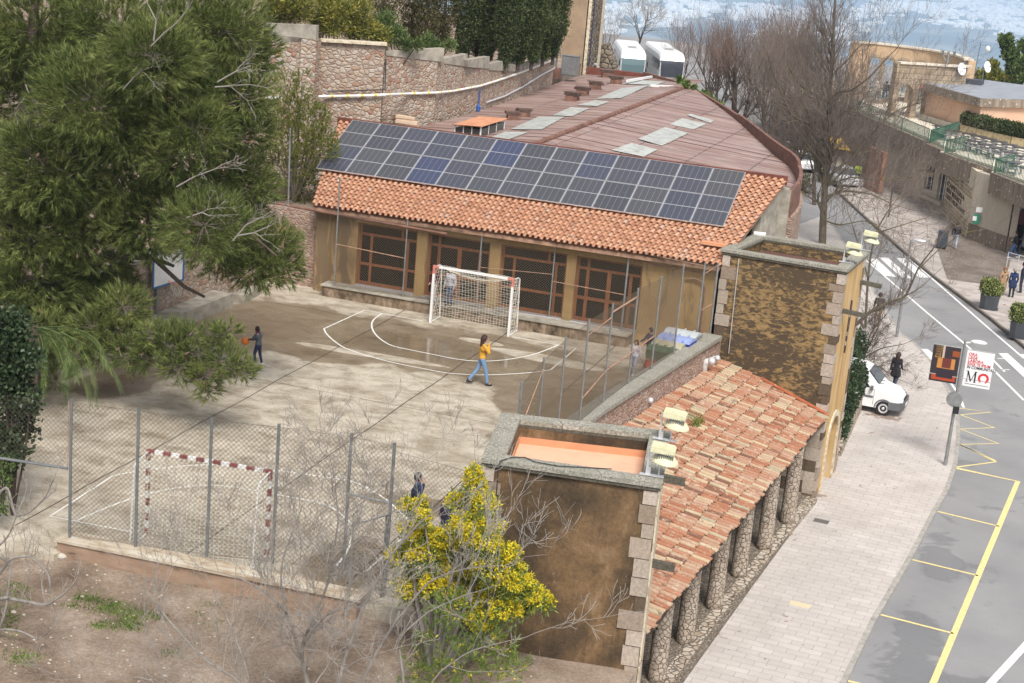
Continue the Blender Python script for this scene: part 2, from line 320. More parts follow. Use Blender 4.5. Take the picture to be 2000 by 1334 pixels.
    wv = t.ma('ADD', t.ma('MULTIPLY', m, .28), g); wv = t.ma('ADD', wv, t.ma('MULTIPLY', t.ma('SUBTRACT', t.noise(p, 4, 6, .7), .5), .16)); wet = t.ramp(wv, [(.585, 0), (.65, 1)]); t.col(t.mix(t.ma('MULTIPLY', wet, .6), c, (.15,.15,.155))); t.rough(t.ma('SUBTRACT', .8, t.ma('MULTIPLY', t.ramp(wv, [(.6, 0), (.7, 1)]), .5))); MT['asphalt'] = t.m
    # --- pavers
    def paver(name, rot, c1, c2, bw=.62, rh=.31, mort=(.38,.33,.30)):
        t = NT(name, .85, .25); p = t.pos(); br = t.n('ShaderNodeTexBrick'); t.L(t.mp(p, rot=(0,0,rot)), br.inputs['Vector'])
        br.inputs['Scale'].default_value = 1; br.inputs['Brick Width'].default_value = bw; br.inputs['Row Height'].default_value = rh; br.inputs['Mortar Size'].default_value = .012
        br.inputs['Color1'].default_value = (*c1,1); br.inputs['Color2'].default_value = (*c2,1); br.inputs['Mortar'].default_value = (*mort,1)
        c = t.mix(.35, br.outputs[0], t.ramp(t.noise(p, 1.1, 7, .7), [(.3, .34), (.7, .64)]), 'OVERLAY')
        sp = t.noise(p, 1.35, 4, .5, .8); c = t.mix(t.ramp(sp, [(.70, 0), (.725, .8)]), c, (.24,.13,.075))
        if name == 'pink_pavers':
            mm = None
            for e in [(12.35,19.2,.55,.5,0),(12.25,18.1,.25,.6,0),(11.75,13.4,.6,.8,0),(11.9,14.6,.2,.3,0),(11.35,8.2,.5,.8,0),(12.9,23.6,.5,.35,0),(13.9,34.6,1.2,.8,0)]: x = t.ma('MAXIMUM', t.ell(*e), 0); mm = x if mm is None else t.ma('MAXIMUM', mm, x)
            c = t.mix(t.ramp(t.ma('ADD', t.ma('MULTIPLY', mm, .35), t.noise(p, 3, 6, .6)), [(.66, 0), (.70, .75)]), c, (.20,.13,.09)); c = t.mix(t.ramp(t.noise(p, .45, 5, .6), [(.45, 0), (.7, .35)]), c, (.34,.30,.27))
        t.col(c); return t.m
    MT['paver'] = paver('pink_pavers', R(3), (.49,.45,.42), (.54,.50,.47)); MT['paver2'] = paver('plaza_stone', R(20), (.36,.32,.29), (.50,.45,.42), .9, .5)
    t = NT('dark_aggregate', .7, .3); f = t.vor(t.pos(), 5, 'F1', 'Distance'); c = t.ramp(f, [(.12, (.55,.5,.43)), (.2, (.15,.12,.10))]); t.col(t.mix(t.ramp(t.noise(t.pos(), .6, 5, .6), [(.4, 0), (.65, .6)]), c, (.30,.26,.23))); MT['agg'] = t.m
    t = NT('exposed_aggregate_concrete', .85, .25); p = t.pos(); f = t.vor(p, 3.2, 'F1', 'Distance'); b = t.ramp(t.noise(t.mp(p, sc=(2,2,.4)), 1.5, 6, .65), [(.3, (.15,.12,.095)), (.7, (.34,.28,.22))]); t.col(t.mix(t.ramp(f, [(.15, 1), (.20, 0)]), b, (.66,.60,.50))); MT['aggc'] = t.m
    t = NT('travertine', .8, .25); p = t.pos(); f = t.noise(t.mp(p, sc=(3,3,.8)), 2, 6, .7); t.col(t.ramp(f, [(.3, (.46,.40,.32)), (.7, (.60,.53,.44))])); MT['trav'] = t.m
    # --- dirt
    t = NT('bare_dirt', .95, .1); p = t.pos(); a = t.noise(p, .5, 8, .65); b = t.noise(p, 14, 6, .8)
    c = t.ramp(a, [(.33, (.14,.10,.075)), (.48, (.27,.205,.155)), (.66, (.40,.325,.26))]); c = t.mix(.7, c, t.ramp(b, [(.3, .22), (.7, .75)]), 'OVERLAY')
    d = t.vor(p, 5, 'F1', 'Distance'); s = t.sep(t.vor(p, 5))[0]; k = t.ma('MULTIPLY', t.ramp(d, [(.10, 1), (.16, 0)]), t.ramp(s, [(.82, 0), (.84, 1)])); t.col(t.mix(k, c, (.62,.55,.47)))
    t.bump(t.ma('ADD', b, t.noise(p, 3, 5)), .8, .05); MT['dirt'] = t.m
    MT['terrace'] = plain('terrace_screed', (.66,.60,.50), .8, .15, 1.2)
    # --- metals, wood, glass
    MT['galv'] = plain('galvanised_steel', (.30,.31,.31), .5, .2, 6, .5, .6); MT['greypost'] = plain('grey_post_paint', (.16,.17,.175), .5, .2, 5, .5, .2)
    MT['rusty'] = plain('rusty_pipe', (.36,.22,.15), .7, .4, 5); MT['wire'] = flat('chain_link_wire', (.13,.11,.09), .6, .4, .4)
    MT['wire2'] = flat('pale_chain_link_wire', (.17,.13,.09), .6, .4, .3)
    MT['whitepaint'] = plain('white_enamel', (.78,.78,.77), .4, .06, 4, .5); MT['goalred'] = plain('faded_goal_red', (.24,.075,.07), .5, .35, 8); MT['goalred2'] = plain('pale_goal_red', (.62,.22,.17), .5, .25, 8)
    MT['net'] = flat('goal_net_cord', (.72,.68,.58), .9)
    t = NT('varnished_joinery', .45, .4); t.col(t.ramp(t.noise(t.mp(t.pos(), sc=(6,6,1)), 3, 4), [(.3, (.22,.08,.035)), (.7, (.34,.14,.07))])); MT['wood'] = t.m
    MT['chairwood'] = flat('beech_wood', (.50,.33,.15), .5)
    t = NT('window_glass', .06, .5); t.b.inputs['Base Color'].default_value = (.02,.025,.025,1)
    tr = t.n('ShaderNodeBsdfTransparent'); tr.inputs[0].default_value = (.62,.64,.62,1); mx = t.n('ShaderNodeMixShader'); mx.inputs[0].default_value = .42; t.L(tr.outputs[0], mx.inputs[1]); t.L(t.b.outputs[0], mx.inputs[2]); t.L(mx.outputs[0], t.t.nodes['Material Output'].inputs[0]); MT['glass'] = t.m
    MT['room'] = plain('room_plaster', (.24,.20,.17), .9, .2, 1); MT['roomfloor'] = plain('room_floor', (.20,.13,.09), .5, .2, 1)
    t = NT('solar_cells', .12, .6); o = t.obj(); x, y, z = t.sep(o); 
    fx = t.ma('ABSOLUTE', t.ma('SUBTRACT', t.ma('FRACT', t.ma('MULTIPLY', x, 5/1.13)), .5)); ln = t.ma('MULTIPLY', t.ma('LESS_THAN', fx, .02), .5)
    fy = t.ma('LESS_THAN', t.ma('ABSOLUTE', y), .012); line = t.ma('MAXIMUM', ln, fy)
    fine = t.ma('LESS_THAN', t.ma('FRACT', t.ma('MULTIPLY', x, 50)), .18)
    tint = t.ramp(t.ornd(), [(0, (.040,.042,.054)), (.35, (.062,.062,.068)), (.7, (.046,.05,.072)), (.88, (.056,.058,.068)), (.93, (.036,.046,.095)), (1, (.036,.046,.095))])
    c = t.mix(t.ma('MULTIPLY', fine, .25), tint, (.22,.22,.24)); t.col(t.mix(t.ma('MULTIPLY', line, .85), c, (.55,.55,.57))); t.b.inputs['Coat Weight'].default_value = .6; t.b.inputs['Coat Roughness'].default_value = .06; MT['cells'] = t.m
    MT['alu'] = flat('aluminium_frame', (.70,.70,.72), .35, .5, .5)
    # --- plants
    def leafm(name, a, b, c, sc=.9, tr=.3, rough=.6):
        t = NT(name, rough, .3); p = t.pos(); f = t.ma('ADD', t.ma('MULTIPLY', t.noise(p, sc, 3), .6), t.ma('MULTIPLY', t.rnd(), .4)); t.col(t.ramp(f, [(.3, a), (.5, b), (.72, c)]))
        if tr:
            tl = t.n('ShaderNodeBsdfTranslucent'); t.L(t.b.inputs['Base Color'].links[0].from_socket, tl.inputs[0]); mx = t.n('ShaderNodeMixShader'); mx.inputs[0].default_value = tr; t.L(t.b.outputs[0], mx.inputs[1]); t.L(tl.outputs[0], mx.inputs[2]); t.L(mx.outputs[0], t.t.nodes['Material Output'].inputs[0])
        return t.m
    MT['pine'] = leafm('pine_needles', (.042,.065,.015), (.115,.15,.038), (.27,.29,.09), .8, .12)
    MT['juniper'] = leafm('juniper_sprays', (.10,.12,.025), (.19,.21,.045), (.30,.31,.075), 1.5)
    MT['cypress'] = leafm('cypress_sprays', (.028,.045,.016), (.065,.09,.03), (.14,.165,.065), .8, .2)
    MT['cypressb'] = leafm('brown_cypress_sprays', (.05,.045,.018), (.10,.095,.035), (.18,.16,.07), .8, .15)
    MT['oleander'] = leafm('oleander_leaves', (.08,.10,.025), (.22,.23,.05), (.42,.37,.08), 1.6)
    MT['greenleaf'] = leafm('broad_leaves', (.04,.07,.02), (.10,.15,.045), (.22,.28,.09), 2)
    MT['ivy'] = leafm('dark_glossy_leaves', (.014,.028,.012), (.035,.06,.022), (.10,.13,.07), 2, .1, .3)
    MT['mimosag'] = leafm('mimosa_fronds', (.09,.15,.03), (.19,.26,.06), (.32,.38,.10), 2)
    MT['mimosay'] = leafm('mimosa_blossom', (.52,.40,.012), (.72,.58,.025), (.82,.72,.06), 3, .25)
    MT['box'] = leafm('boxwood_leaves', (.05,.08,.02), (.18,.22,.06), (.42,.43,.18), 5, .15)
    MT['grass'] = leafm('weed_blades', (.05,.10,.015), (.12,.20,.03), (.22,.30,.07), 2)
    MT['cone'] = flat('pine_cone_scales', (.13,.085,.06), .9)
    def bark(name, a, b, moss=0, sc=3):
        t = NT(name, .9, .15); p = t.pos(); c = t.ramp(t.noise(t.mp(p, sc=(3,3,1)), sc, 6, .7), [(.3, a), (.7, b)])
        if moss:
            nz = t.sep(t.geo().outputs['Normal'])[2]; k = t.ma('MULTIPLY', t.ramp(t.noise(p, 1.6, 5, .6), [(.45, 0), (.6, 1)]), t.ramp(nz, [(.35, .15), (.7, 1)])); c = t.mix(t.ma('MULTIPLY', k, moss), c, (.24,.23,.045))
        t.col(c); t.bump(t.noise(t.mp(p, sc=(4,4,1)), 8, 4), .5, .02); return t.m
    MT['barkg'] = bark('pale_grey_bark', (.15,.135,.12), (.34,.315,.285)); MT['barkd'] = bark('dark_bark', (.045,.035,.027), (.13,.10,.08)); MT['barkm'] = bark('mossy_bark', (.07,.055,.042), (.17,.14,.11), .95)
    MT['twig'] = flat('twig_bark', (.155,.125,.105), .9); MT['twigred'] = flat('reddish_twig_bark', (.17,.115,.09), .9); MT['twigpale'] = flat('pale_twig_bark', (.27,.245,.22), .9)
mk()

# ================================================================== SETTING
def poly_at(pts, z): return [tuple(at(x, y, z))[:2] for x, y in pts]
ZR, ZP = -4.45, -4.33      # road and pavement levels
WX = [(1.6,8.05),(4,7.72),(6.7,7.55),(8.9,7.46),(11.2,7.49),(13.3,7.68),(17.5,8.22),(23.2,8.92)]
def wallx(y):
    for (a, xa), (c, xc) in zip(WX, WX[1:]):
        if y <= c: return xa+(xc-xa)*(y-a)/(c-a)
    return WX[-1][1]
b = MB(); b.prism([(-14,-5.8),(-9.2,-4.4),(-1.15,-2.0),(-1.1,-1.35),(8.3,-1.1),(7.9,2)]+[(wallx(y)-.35, y) for y in (4,6.7,8.9,11.2,13.3,17.5,23)]+[(8.4,24.6),(-14,24.6)], -1.6, 0); struct(b, 'court_ground', MT['court'])
b = MB(); b.add([(-400,-30,ZR),(400,-30,ZR),(400,108,ZR),(-400,108,ZR),(400,120,-2.6),(-400,120,-2.6),(400,185,-2.6),(-400,185,-2.6)], [(0,1,2,3),(3,2,4,5),(5,4,6,7)]); struct(b, 'road', MT['asphalt'])
KERB = [(1560,1480),(1640,1334),(1700,1210),(1770,1092),(1820,997),(1845,955),(1862,905),(1868,850),(1866,805),(1848,760),(1815,705),(1782,668),(1757,652),(1722,600),(1690,545),(1650,480),(1610,420)]
kp = poly_at(KERB, ZP)
b = MB(); b.prism([(9,-8),(9,4)]+[(9.5,20),(9.5,24),(5,55),(3,70)]+kp[::-1], -4.9, ZP); struct(b, 'pavement', MT['paver'])
b = MB()
for i in range(len(kp)-1):
    a = Vector((*kp[i], ZP-.004)); c = Vector((*kp[i+1], ZP-.004)); d = (c-a).normalized()*.01; b.bar(a+V(.07,0,-.10)-d, c+V(.07,0,-.10)+d, .16, .214)
struct(b, 'kerb', plain('granite_kerb', (.36,.34,.31), .85, .25, 5))
RK = [(1640,375),(1700,430),(1776,497),(1825,537),(1890,585),(1940,622),(2000,672),(2100,760)]
rk = poly_at(RK, ZP+.02)
b = MB(); b.prism(rk+[(30,45),(30,106),(4,106)], -4.9, ZP+.02); struct(b, 'plaza_paving', MT['paver2'])
b = MB()
for i in range(len(rk)-1):
    b.bar(V(*rk[i], ZP-.07)+V(-.07,0,0), V(*rk[i+1], ZP-.07)+V(-.07,0,0), .15, .2)
struct(b, 'plaza_kerb', plain('dark_kerb_stone', (.17,.15,.13), .85, .3, 5))
b = MB(); b.prism(poly_at([(1825,470),(1862,430),(1975,505),(1960,560),(1850,545)], ZP+.03), ZP+.022, ZP+.028); struct(b, 'plaza_aggregate_paving', MT['agg'])
b = MB(); b.prism([(8.0,2.2),(11.4,2.6),(12.25,15),(12.85,23.1),(8.9,23.3),(7.6,10)], -4.6, -4.2); struct(b, 'arcade_floor', MT['ground_gravel'])
# dirt yard, falling to the right and towards the viewer
def dz(x, y):
    z = -.14-.012*max(0, x+1)-.05*max(0, -2-y)
    return z+.02*math.sin(x*2.1+y)*math.sin(y*1.7)
b = MB(); X = [-16+i*.5+(.07 if i > 50 else 0) for i in range(57)]; Y = [-30+i*.5 for i in range(64)]
b.add([(x, y, dz(x, y)) for y in Y for x in X], [(j*57+i, j*57+i+1, (j+1)*57+i+1, (j+1)*57+i) for j in range(63) for i in range(56) if Y[j] < -2.0 or (X[i] >= -1.5 and Y[j] < -1.0) or (X[i] > 6.3 and Y[j] < 0)])
b.add([(12.05,-30,-6),(12.05,-1,-6),(12.05,-1,-.3),(12.05,-30,-1.7)], [(0,1,2,3)])
struct(b, 'dirt_ground', MT['dirt'])
# valley floor far below
HP = [(fr, am, RNG.uniform(0, 6.28, 4)) for fr, am in ((1/1900, 22), (1/900, 11), (1/420, 5), (1/200, 2.5))]
def hills(x, y):
    h = 0
    for fr, am, p in HP: h = h+am*np.sin(x*fr*6.28*.8+p[0]+1.3*np.sin(y*fr*3+p[1]))*np.cos(y*fr*6.28*.8+p[2]+1.1*np.sin(x*fr*4+p[3]))
    return h
def terrain():
    na, nr = 150, 190; az = np.radians(np.linspace(-62, 24, na)); r = 186*np.power(16000/186, np.linspace(0, 1, nr))
    A, Rr = np.meshgrid(az, r); x = CAM.x+Rr*np.sin(A); y = CAM.y+Rr*np.cos(A)
    s = np.clip((Rr-186)/1500, 0, 1); s = s*s*(3-2*s); z = -6-610*s
    h = hills(x, y)
    for k in ():
        h += am*np.sin(x*fr*6.28*.8+p[0]+1.3*np.sin(y*fr*3+p[1]))*np.cos(y*fr*6.28*.8+p[2]+1.1*np.sin(x*fr*4+p[3]))
    z = z+h*s; z = np.maximum(z, -655)
    v = np.stack([x, y, z], -1).reshape(-1, 3)
    B = MB(); B.v = [tuple(map(float, q)) for q in v]; B.f = [(j*na+i, j*na+i+1, (j+1)*na+i+1, (j+1)*na+i) for j in range(nr-1) for i in range(na-1)]; B.m = [0]*len(B.f)
    t = NT('valley_land', .95, .1); p = t.pos(); f = t.noise(p, .0022, 8, .62); fl = t.vor(p, .006, 'F1'); c = t.mix(t.ramp(f, [(.50, 0), (.60, 1)]), (.03,.055,.045), t.ramp(t.sep(fl)[0], [(0, (.08,.11,.07)), (.5, (.26,.24,.19)), (1, (.14,.16,.11))])); t.col(c)
    B.build('valley_terrain', t.m, kind='structure', smooth=True)
    return lambda px, py: None
terrain()
def zter(px, py):
    d = ray(px, py); z = -616.0
    for _ in range(4): p = CAM+d*((z-CAM.z)/d.z); z = -616+float(hills(p.x, p.y))
    return V(p.x, p.y, z)
bt = MB()
clus = [((1760,12),(60,8),300), ((1845,26),(45,7),160), ((1950,30),(75,20),560), ((1900,6),(90,6),260), ((1720,20),(40,7),140), ((1840,40),(35,6),90), ((1985,60),(30,12),80), ((1880,48),(18,5),50), ((1670,30),(18,10),50), ((1590,30),(60,14),160), ((1480,22),(60,16),160), ((1350,16),(60,10),200), ((1240,16),(50,12),160), ((1180,44),(30,24),130), ((1290,40),(40,16),120), ((1545,60),(60,20),120), ((1700,45),(20,8),30), ((1640,62),(30,18),90)]
for (cx, cy_), (sx, sy), n in clus:
    for _ in range(n):
        q = zter(random.gauss(cx, sx*.5), random.gauss(cy_, sy*.5)); k = random.uniform(.6, 1.5)
        bt.box((q.x, q.y, q.z+2), (random.uniform(14,55)*k, random.uniform(12,36)*k, random.uniform(14,34)), random.uniform(0, 3))
bt.build('town', flat('far_town_render', (.88,.87,.85), .9), label='scattered white town buildings on the hazy valley floor', cat='town', kind='stuff')

# ---- markings
def smooth(pts, it=2):
    for _ in range(it):
        o = [pts[0]]
        for a, c in zip(pts, pts[1:]): o += [a*.75+c*.25, a*.25+c*.75]
        o.append(pts[-1]); pts = o
    return pts
def ribbon(B, pts, wd, z):
    L = []; 
    for i, p in enumerate(pts):
        d = (pts[min(i+1, len(pts)-1)]-pts[max(i-1, 0)]); d.z = 0; d.normalize(); n = V(-d.y, d.x, 0)*wd/2; L += [(p.x-n.x, p.y-n.y, z), (p.x+n.x, p.y+n.y, z)]
    B.add(L, [(2*i, 2*i+2, 2*i+3, 2*i+1) for i in range(len(pts)-1)])
def line(B, px, z, wd, it=0): 
    ps = [at(x, y, z) for x, y in px]; ribbon(B, smooth(ps, it) if it else ps, wd, z)
b = MB(); z = .004
line(b, [(826,627),(712.5,605.5),(632.5,642)], z, .055); line(b, [(632.5,642),(637,652),(654,667.5),(676,682),(755,706),(850,724.5),(880,729.6),(949,733),(1039,728),(1076,722)], z, .055, 2); line(b, [(1076,722),(1125,680),(1000,657.6)], z, .055)
line(b, [(746,612),(727.5,625),(725,637.5),(732,652.5),(747.5,666),(766,676),(805,684),(850,693),(886,700.5),(925,705.6),(979,704.4),(1036,694.5),(1066,684),(1090,674)], z, .055, 2)
line(b, [(261,1039.5),(97.5,1008),(222,928.5)], z, .055); line(b, [(222,928.5),(270,919.5),(330,912),(390,907.5),(444,907.5),(540,918),(668,936),(694,941),(728,958),(754,975),(782,999.5),(810,1028)], z, .055, 2); line(b, [(810,1028),(757,1078),(715,1116)], z, .055)
line(b, [(148.5,1017),(210,990),(264,970.5),(324,955.5),(390,946.5),(450,949.5),(510,960),(564,970.5),(637,982),(682.6,1016.6),(689.7,1031),(688,1051),(677,1079),(657,1105)], z, .055, 2)
struct(b, 'court_line_markings', MT['line'])
b = MB()
for x in (-2.87, 1.35, 5.2): line2 = [V(x+.02*math.sin(k), -1 + k*.8, 0) for k in range(31)]; ribbon(b, line2, .035, .003)
for y in (12.4, 21.0): ribbon(b, [V(-8, y, 0), V(7, y-.1, 0)], .02, .003)
struct(b, 'court_ground_joints', flat('dark_joint', (.05,.04,.03), .9))
b = MB(); z = ZR+.006
line(b, [(1770,500),(1825,548),(1930,640),(2000,700)][0:], z, .13); line(b, [(1640,470),(1700,515),(1730,541),(1810,610),(1880,668),(1930,712),(2000,782)], z, .13)
for q in ([(1696,506),(1712,505),(1750,541),(1727,538)], [(1717,503),(1734,503),(1781,544),(1760,541)], [(1750,504),(1768,504),(1814,542),(1795,542)],
          [(1793,681),(1812,682),(1843,706),(1830,720)], [(1950,690),(1968,690),(2010,728),(2000,737)], [(1990,692),(2010,692),(2040,712),(2030,716)]):
    b.prism(poly_at(q, z), z, z+.003)
line(b, [(1930,693),(1962,726)], z, .12); line(b, [(1948,700),(1966,700)], z, .1); line(b, [(1956,722),(1972,722)], z, .1)
line(b, [(1857,748),(1874,772),(1882,796)], z, .12); line(b, [(1925,1345),(2012,1250)], z, .22)
struct(b, 'road_white_markings', MT['white'])
b = MB()
line(b, [(1640,1326),(1700,1340)], z, .10); line(b, [(1711,1198),(1862,1237)], z, .10); line(b, [(1770,1090),(1910,1124)], z, .10); line(b, [(1820,996),(1952,1028)], z, .10)
line(b, [(1862,913),(1988,940),(1950,1030),(1908,1130),(1862,1240),(1818,1345)], z, .19)
line(b, [(1873,797),(1935,805),(1876,810),(1942,835),(1876,838),(1950,866),(1874,868),(1945,900),(1866,898)][0:8], z, .10); line(b, [(1875,868),(1945,902),(1862,913)], z, .10)
line(b, [(1761,490),(1828,492),(1765,489),(1802,477),(1740,474),(1775,461),(1722,459),(1760,449)], z, .12); line(b, [(1700,440),(1740,428),(1690,424),(1725,410)], z, .12)
struct(b, 'road_yellow_markings', MT['yellow'])
b = MB(); p = at(1604,1018,ZP); b.box((p.x,p.y,ZP+.004),(.5,.34,.012), R(-4)); b.build('manhole_cover', flat('cast_iron', (.13,.12,.115), .6), label='small dark rectangular drain cover in the pink pavement', cat='drain cover')
b = MB()
for q in ((1563,1181),(1862,0)): 
    if q[1]: p = at(*q, ZP); b.box((p.x,p.y,ZP+.003),(.62,.30,.008), R(-3))
b.build('access_cover', flat('yellowed_stone', (.62,.54,.36), .8), label='single yellowish paver set in the pink pavement', cat='paver')

# ---- low kerb wall under the near fence
t = thing('kerb_wall', 'low plastered wall with stained flat top carrying the near fence', 'wall', (2.4,-1.3,0))
KF = [(-1.28,-1.82),(6.05,-1.42),(6.08,-.92),(-1.12,-1.22)]
b = MB(); b.prism([(-1.22,-1.78),(5.98,-1.37),(6.0,-.95),(-1.08,-1.24)], -1.4, .235); b.build('body', MT['kerbwall'], t)
b = MB(); b.prism(KF, .235, .30); b.build('coping', MT['kerbtop'], t)
# ---- left side of the court
t = thing('stone_wall', 'rubble wall behind the basketball hoop along the court edge', 'wall', (-9,15,0))
b = MB(); wall(b, (-9.0,26), (-9.0,3.0), -1, 2.4, -.5); b.build('body', MT['rubble'], t)
b = MB(); b.box((-9.25,14.5,2.46),(.6,23,.12)); b.build('coping', MT['concrete'], t)
b = MB(); b.prism([(-8.98,13.2),(-8.3,13.2),(-8.15,19.6),(-8.98,19.6)], 0, .5); o = b.build('bench_kerb', MT['concrete'], label='long low concrete kerb at the foot of the stone wall', cat='kerb')
b = MB(); b.box((-8.35,21,.15),(.5,1.6,.3),.1); b.build('concrete_block', MT['concrete'], label='low concrete block in the back corner of the court', cat='block')
t = thing('stone_wall', 'rubble terrace wall joining the left end of the school building', 'wall', (-11,24.2,0))
b = MB(); wall(b, (-18,23.95), (-6.93,23.95), -1, 2.9, .6); b.build('body', MT['rubble_small'], t)
b = MB(); b.prism([(-18,24.55),(-6.95,24.55),(-9.0,31),(-18,31)], -1, 2.85); struct(b, 'upper_ground', MT['dirt'])

# ================================================================== SCHOOL BUILDING
FY = 23.62
S = thing('school_building', 'ochre school building with orange tiled roof and four glazed bays', 'building', (0,FY,0))
b = MB(); ops = [(-5.22,-2.84),(-2.44,0),(.41,2.92),(3.27,5.70)]
wall(b, (-6.9,FY), (8.35,FY+.05), -.9, 3.5, .38, [(a+6.9, c+6.9, .48, 2.86, 0) for a, c in ops]); b.build('front_wall', MT['stucco'], S)
b = MB(); wall(b, (9.1,26.92), (9.5,28.5), -4.9, 4.8, .3)
# east gable following the roof
b.extr([V(9.1,26.92,4.8), V(9.5,28.5,4.8), V(9.5,28.5,5.62), V(9.1,26.92,4.9)], V(-.3,.04,0)); b.box((9.52,28.85,.2),(.6,.7,10.4)); b.build('end_wall', MT['concrete'], S)
b = MB(); b.prism([(-6.25,23.0),(5.55,22.92),(5.6,FY-.002),(-6.25,FY-.002)], 0.001, .40); b.build('platform', MT['platform'], S)
b = MB(); b.prism([(-6.3,22.94),(5.6,22.86),(5.65,FY-.003),(-6.3,FY-.003)], .402, .46); b.build('platform_slab', MT['concrete'], S)
b = MB()
for a, c in ops: b.box(((a+c)/2, FY+.02, .475),(c-a-.01,.3,.03))
b.build('sill', flat('pale_sill_tile', (.42,.41,.40), .6), S)
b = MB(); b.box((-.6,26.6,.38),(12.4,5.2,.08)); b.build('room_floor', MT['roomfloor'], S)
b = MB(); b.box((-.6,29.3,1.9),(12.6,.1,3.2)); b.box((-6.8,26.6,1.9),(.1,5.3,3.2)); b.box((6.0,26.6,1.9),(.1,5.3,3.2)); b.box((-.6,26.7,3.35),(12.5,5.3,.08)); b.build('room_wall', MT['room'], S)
SLP = math.tan(R(25))
def roofz(y): return 3.36+SLP*(y-23.2)
EL, ER, TR_, TL = V(-6.95,23.15,roofz(23.15)), V(8.45,23.22,roofz(23.22)), V(9.58,28.42,roofz(28.42)), V(-8.35,28.32,roofz(28.32))
def bil(u, v): return (EL*(1-u)+ER*u)*(1-v)+(TL*(1-u)+TR_*u)*v
b = MB(); dn = V(0,0,-.10); qs = [EL+V(0,.1,0), ER+V(0,.1,0), TR_, TL]; b.extr([q+dn for q in qs], V(0,0,-.12)); b.build('roof_deck', MT['rusty'], S)
def tiles(B, C, nc, nr, h=.075, seg=5, jit=.012, both=True, ov=1.12, wd=.74, lip=.035):
    """barrel tiles on the bilinear quad C(u,v), u along the eave, v up the slope"""
    for j in range(nr):
        v0 = j/nr; v1 = min(1.0, (j+ov)/nr)
        for i in range(nc):
            u = (i+.5)/nc; a = C(u, v0); c = C(u, v1); e = C(u+.5/nc, v0)-C(u-.5/nc, v0); e1 = C(u+.5/nc, v1)-C(u-.5/nc, v1)
            nrm = e.cross(c-a).normalized(); jx = random.uniform(-jit, jit); jy = random.uniform(-jit, jit)*2; sl_ = (c-a).normalized()
            for kind in ((0, 1) if both else (0,)):
                vs = []; sg = seg if kind == 0 else 3
                for (p, ee, lift, wf) in ((a+sl_*jy, e, lip, 1), (c, e1, -.012, .84)):
                    for k in range(sg+1):
                        th = math.pi*k/sg; x = -math.cos(th)
                        if kind == 0: q = p+ee*(x*wd*.5*wf+jx)+nrm*(math.sin(th)*h+lift)
                        else: q = p+ee*(.5+x*.34)+nrm*(-.5*h*math.sin(th)+lift*.7)
                        vs.append(q)
                o = len(B.v); B.add(vs, [(k, k+1, sg+2+k, sg+1+k) for k in range(sg)])
                if kind == 0: B.add([vs[k]+nrm*-.012 for k in range(sg+1)]+[vs[k] for k in range(sg+1)], [(k, k+1, sg+2+k, sg+1+k) for k in range(sg)])
b = MB(); tiles(b, bil, 72, 19, h=.075, lip=.075, wd=.70); b.build('roof', MT['tile'], S)
b = MB()
for i in range(69):        # second short row of mortared eave tiles
    pass
b.bar(V(-8.45,28.5,5.72), V(9.62,28.62,5.74), .16, .34); b.build('ridge_flashing', MT['redpaint'], S)
b = MB(); b.tube([V(-8.6,23.12,3.22), V(-6.9,23.05,3.18), V(-1.5,23.07,3.05)], .05, 8); b.build('gutter', MT['redpaint2'], S)
# joinery
for k, (a, c) in enumerate(ops):
    y = FY+.24; z0, z1, zt, zr = .49, 2.86, 2.42, 1.28; f = MB()
    def vb(x, za, zb, w_=.09): f.box((x, y, (za+zb)/2), (w_, .09, zb-za))
    def hb(xa, xb, z, h_=.09): f.box(((xa+xb)/2, y, z), (xb-xa, .088, h_))
    vb(a+.05, z0, z1); vb(c-.05, z0, z1); hb(a+.09, c-.09, z1-.05); hb(a+.09, c-.09, z0+.06, .12); hb(a+.09, c-.09, zt)
    if k in (0, 2):
        m1, m2 = a+.50, c-.42; vb(m1, z0+.12, zt-.04); vb(m2, z0+.12, zt-.04)
        for xa, xb in ((a+.09,m1-.045),(m1+.045,m2-.045),(m2+.045,c-.09)): hb(xa, xb, zr)
        vb((m1+m2)/2+.5, zt+.04, z1-.09)
    else:
        m1, m2 = a+.42, c-.42; mm = (m1+m2)/2; vb(m1, z0+.12, zt-.04, .11); vb(m2, z0+.12, zt-.04, .11); vb(mm, z0+.12, zt-.04, .15)
        for xa, xb in ((a+.09,m1-.055),(m1+.055,mm-.075),(mm+.075,m2-.055),(m2+.055,c-.09)): hb(xa, xb, zr+.05, .11)
        vb(m1, zt+.04, z1-.09)
    fr = f.build('window' if k in (0, 2) else 'door', MT['wood'], S)
    g = MB(); g.box(((a+c)/2, y+.01, (z0+z1)/2), (c-a-.12, .012, z1-z0-.12)); g.build('pane', MT['glass'], fr)
b = MB(); b.tube([V(5.78,FY-.05,3.1), V(5.8,FY-.06,3.02), V(6.1,FY-.06,2.98), V(8.1,FY-.02,2.95)], .03, 6); b.tube([V(8.05,FY-.05,.3), V(8.02,FY-.06,2.3), V(7.95,FY-.06,2.6), V(7.6,FY-.05,2.72), V(7.3,FY-.05,2.65)], .035, 6); b.build('downpipe', MT['rusty'], S)
# roof end mortar patch
b = MB(); p = bil(.985, .04); b.box((8.05,24.2,roofz(24.2)+.1),(.9,.5,.1)); b.build('mortar_patch', MT['salmon'], S)

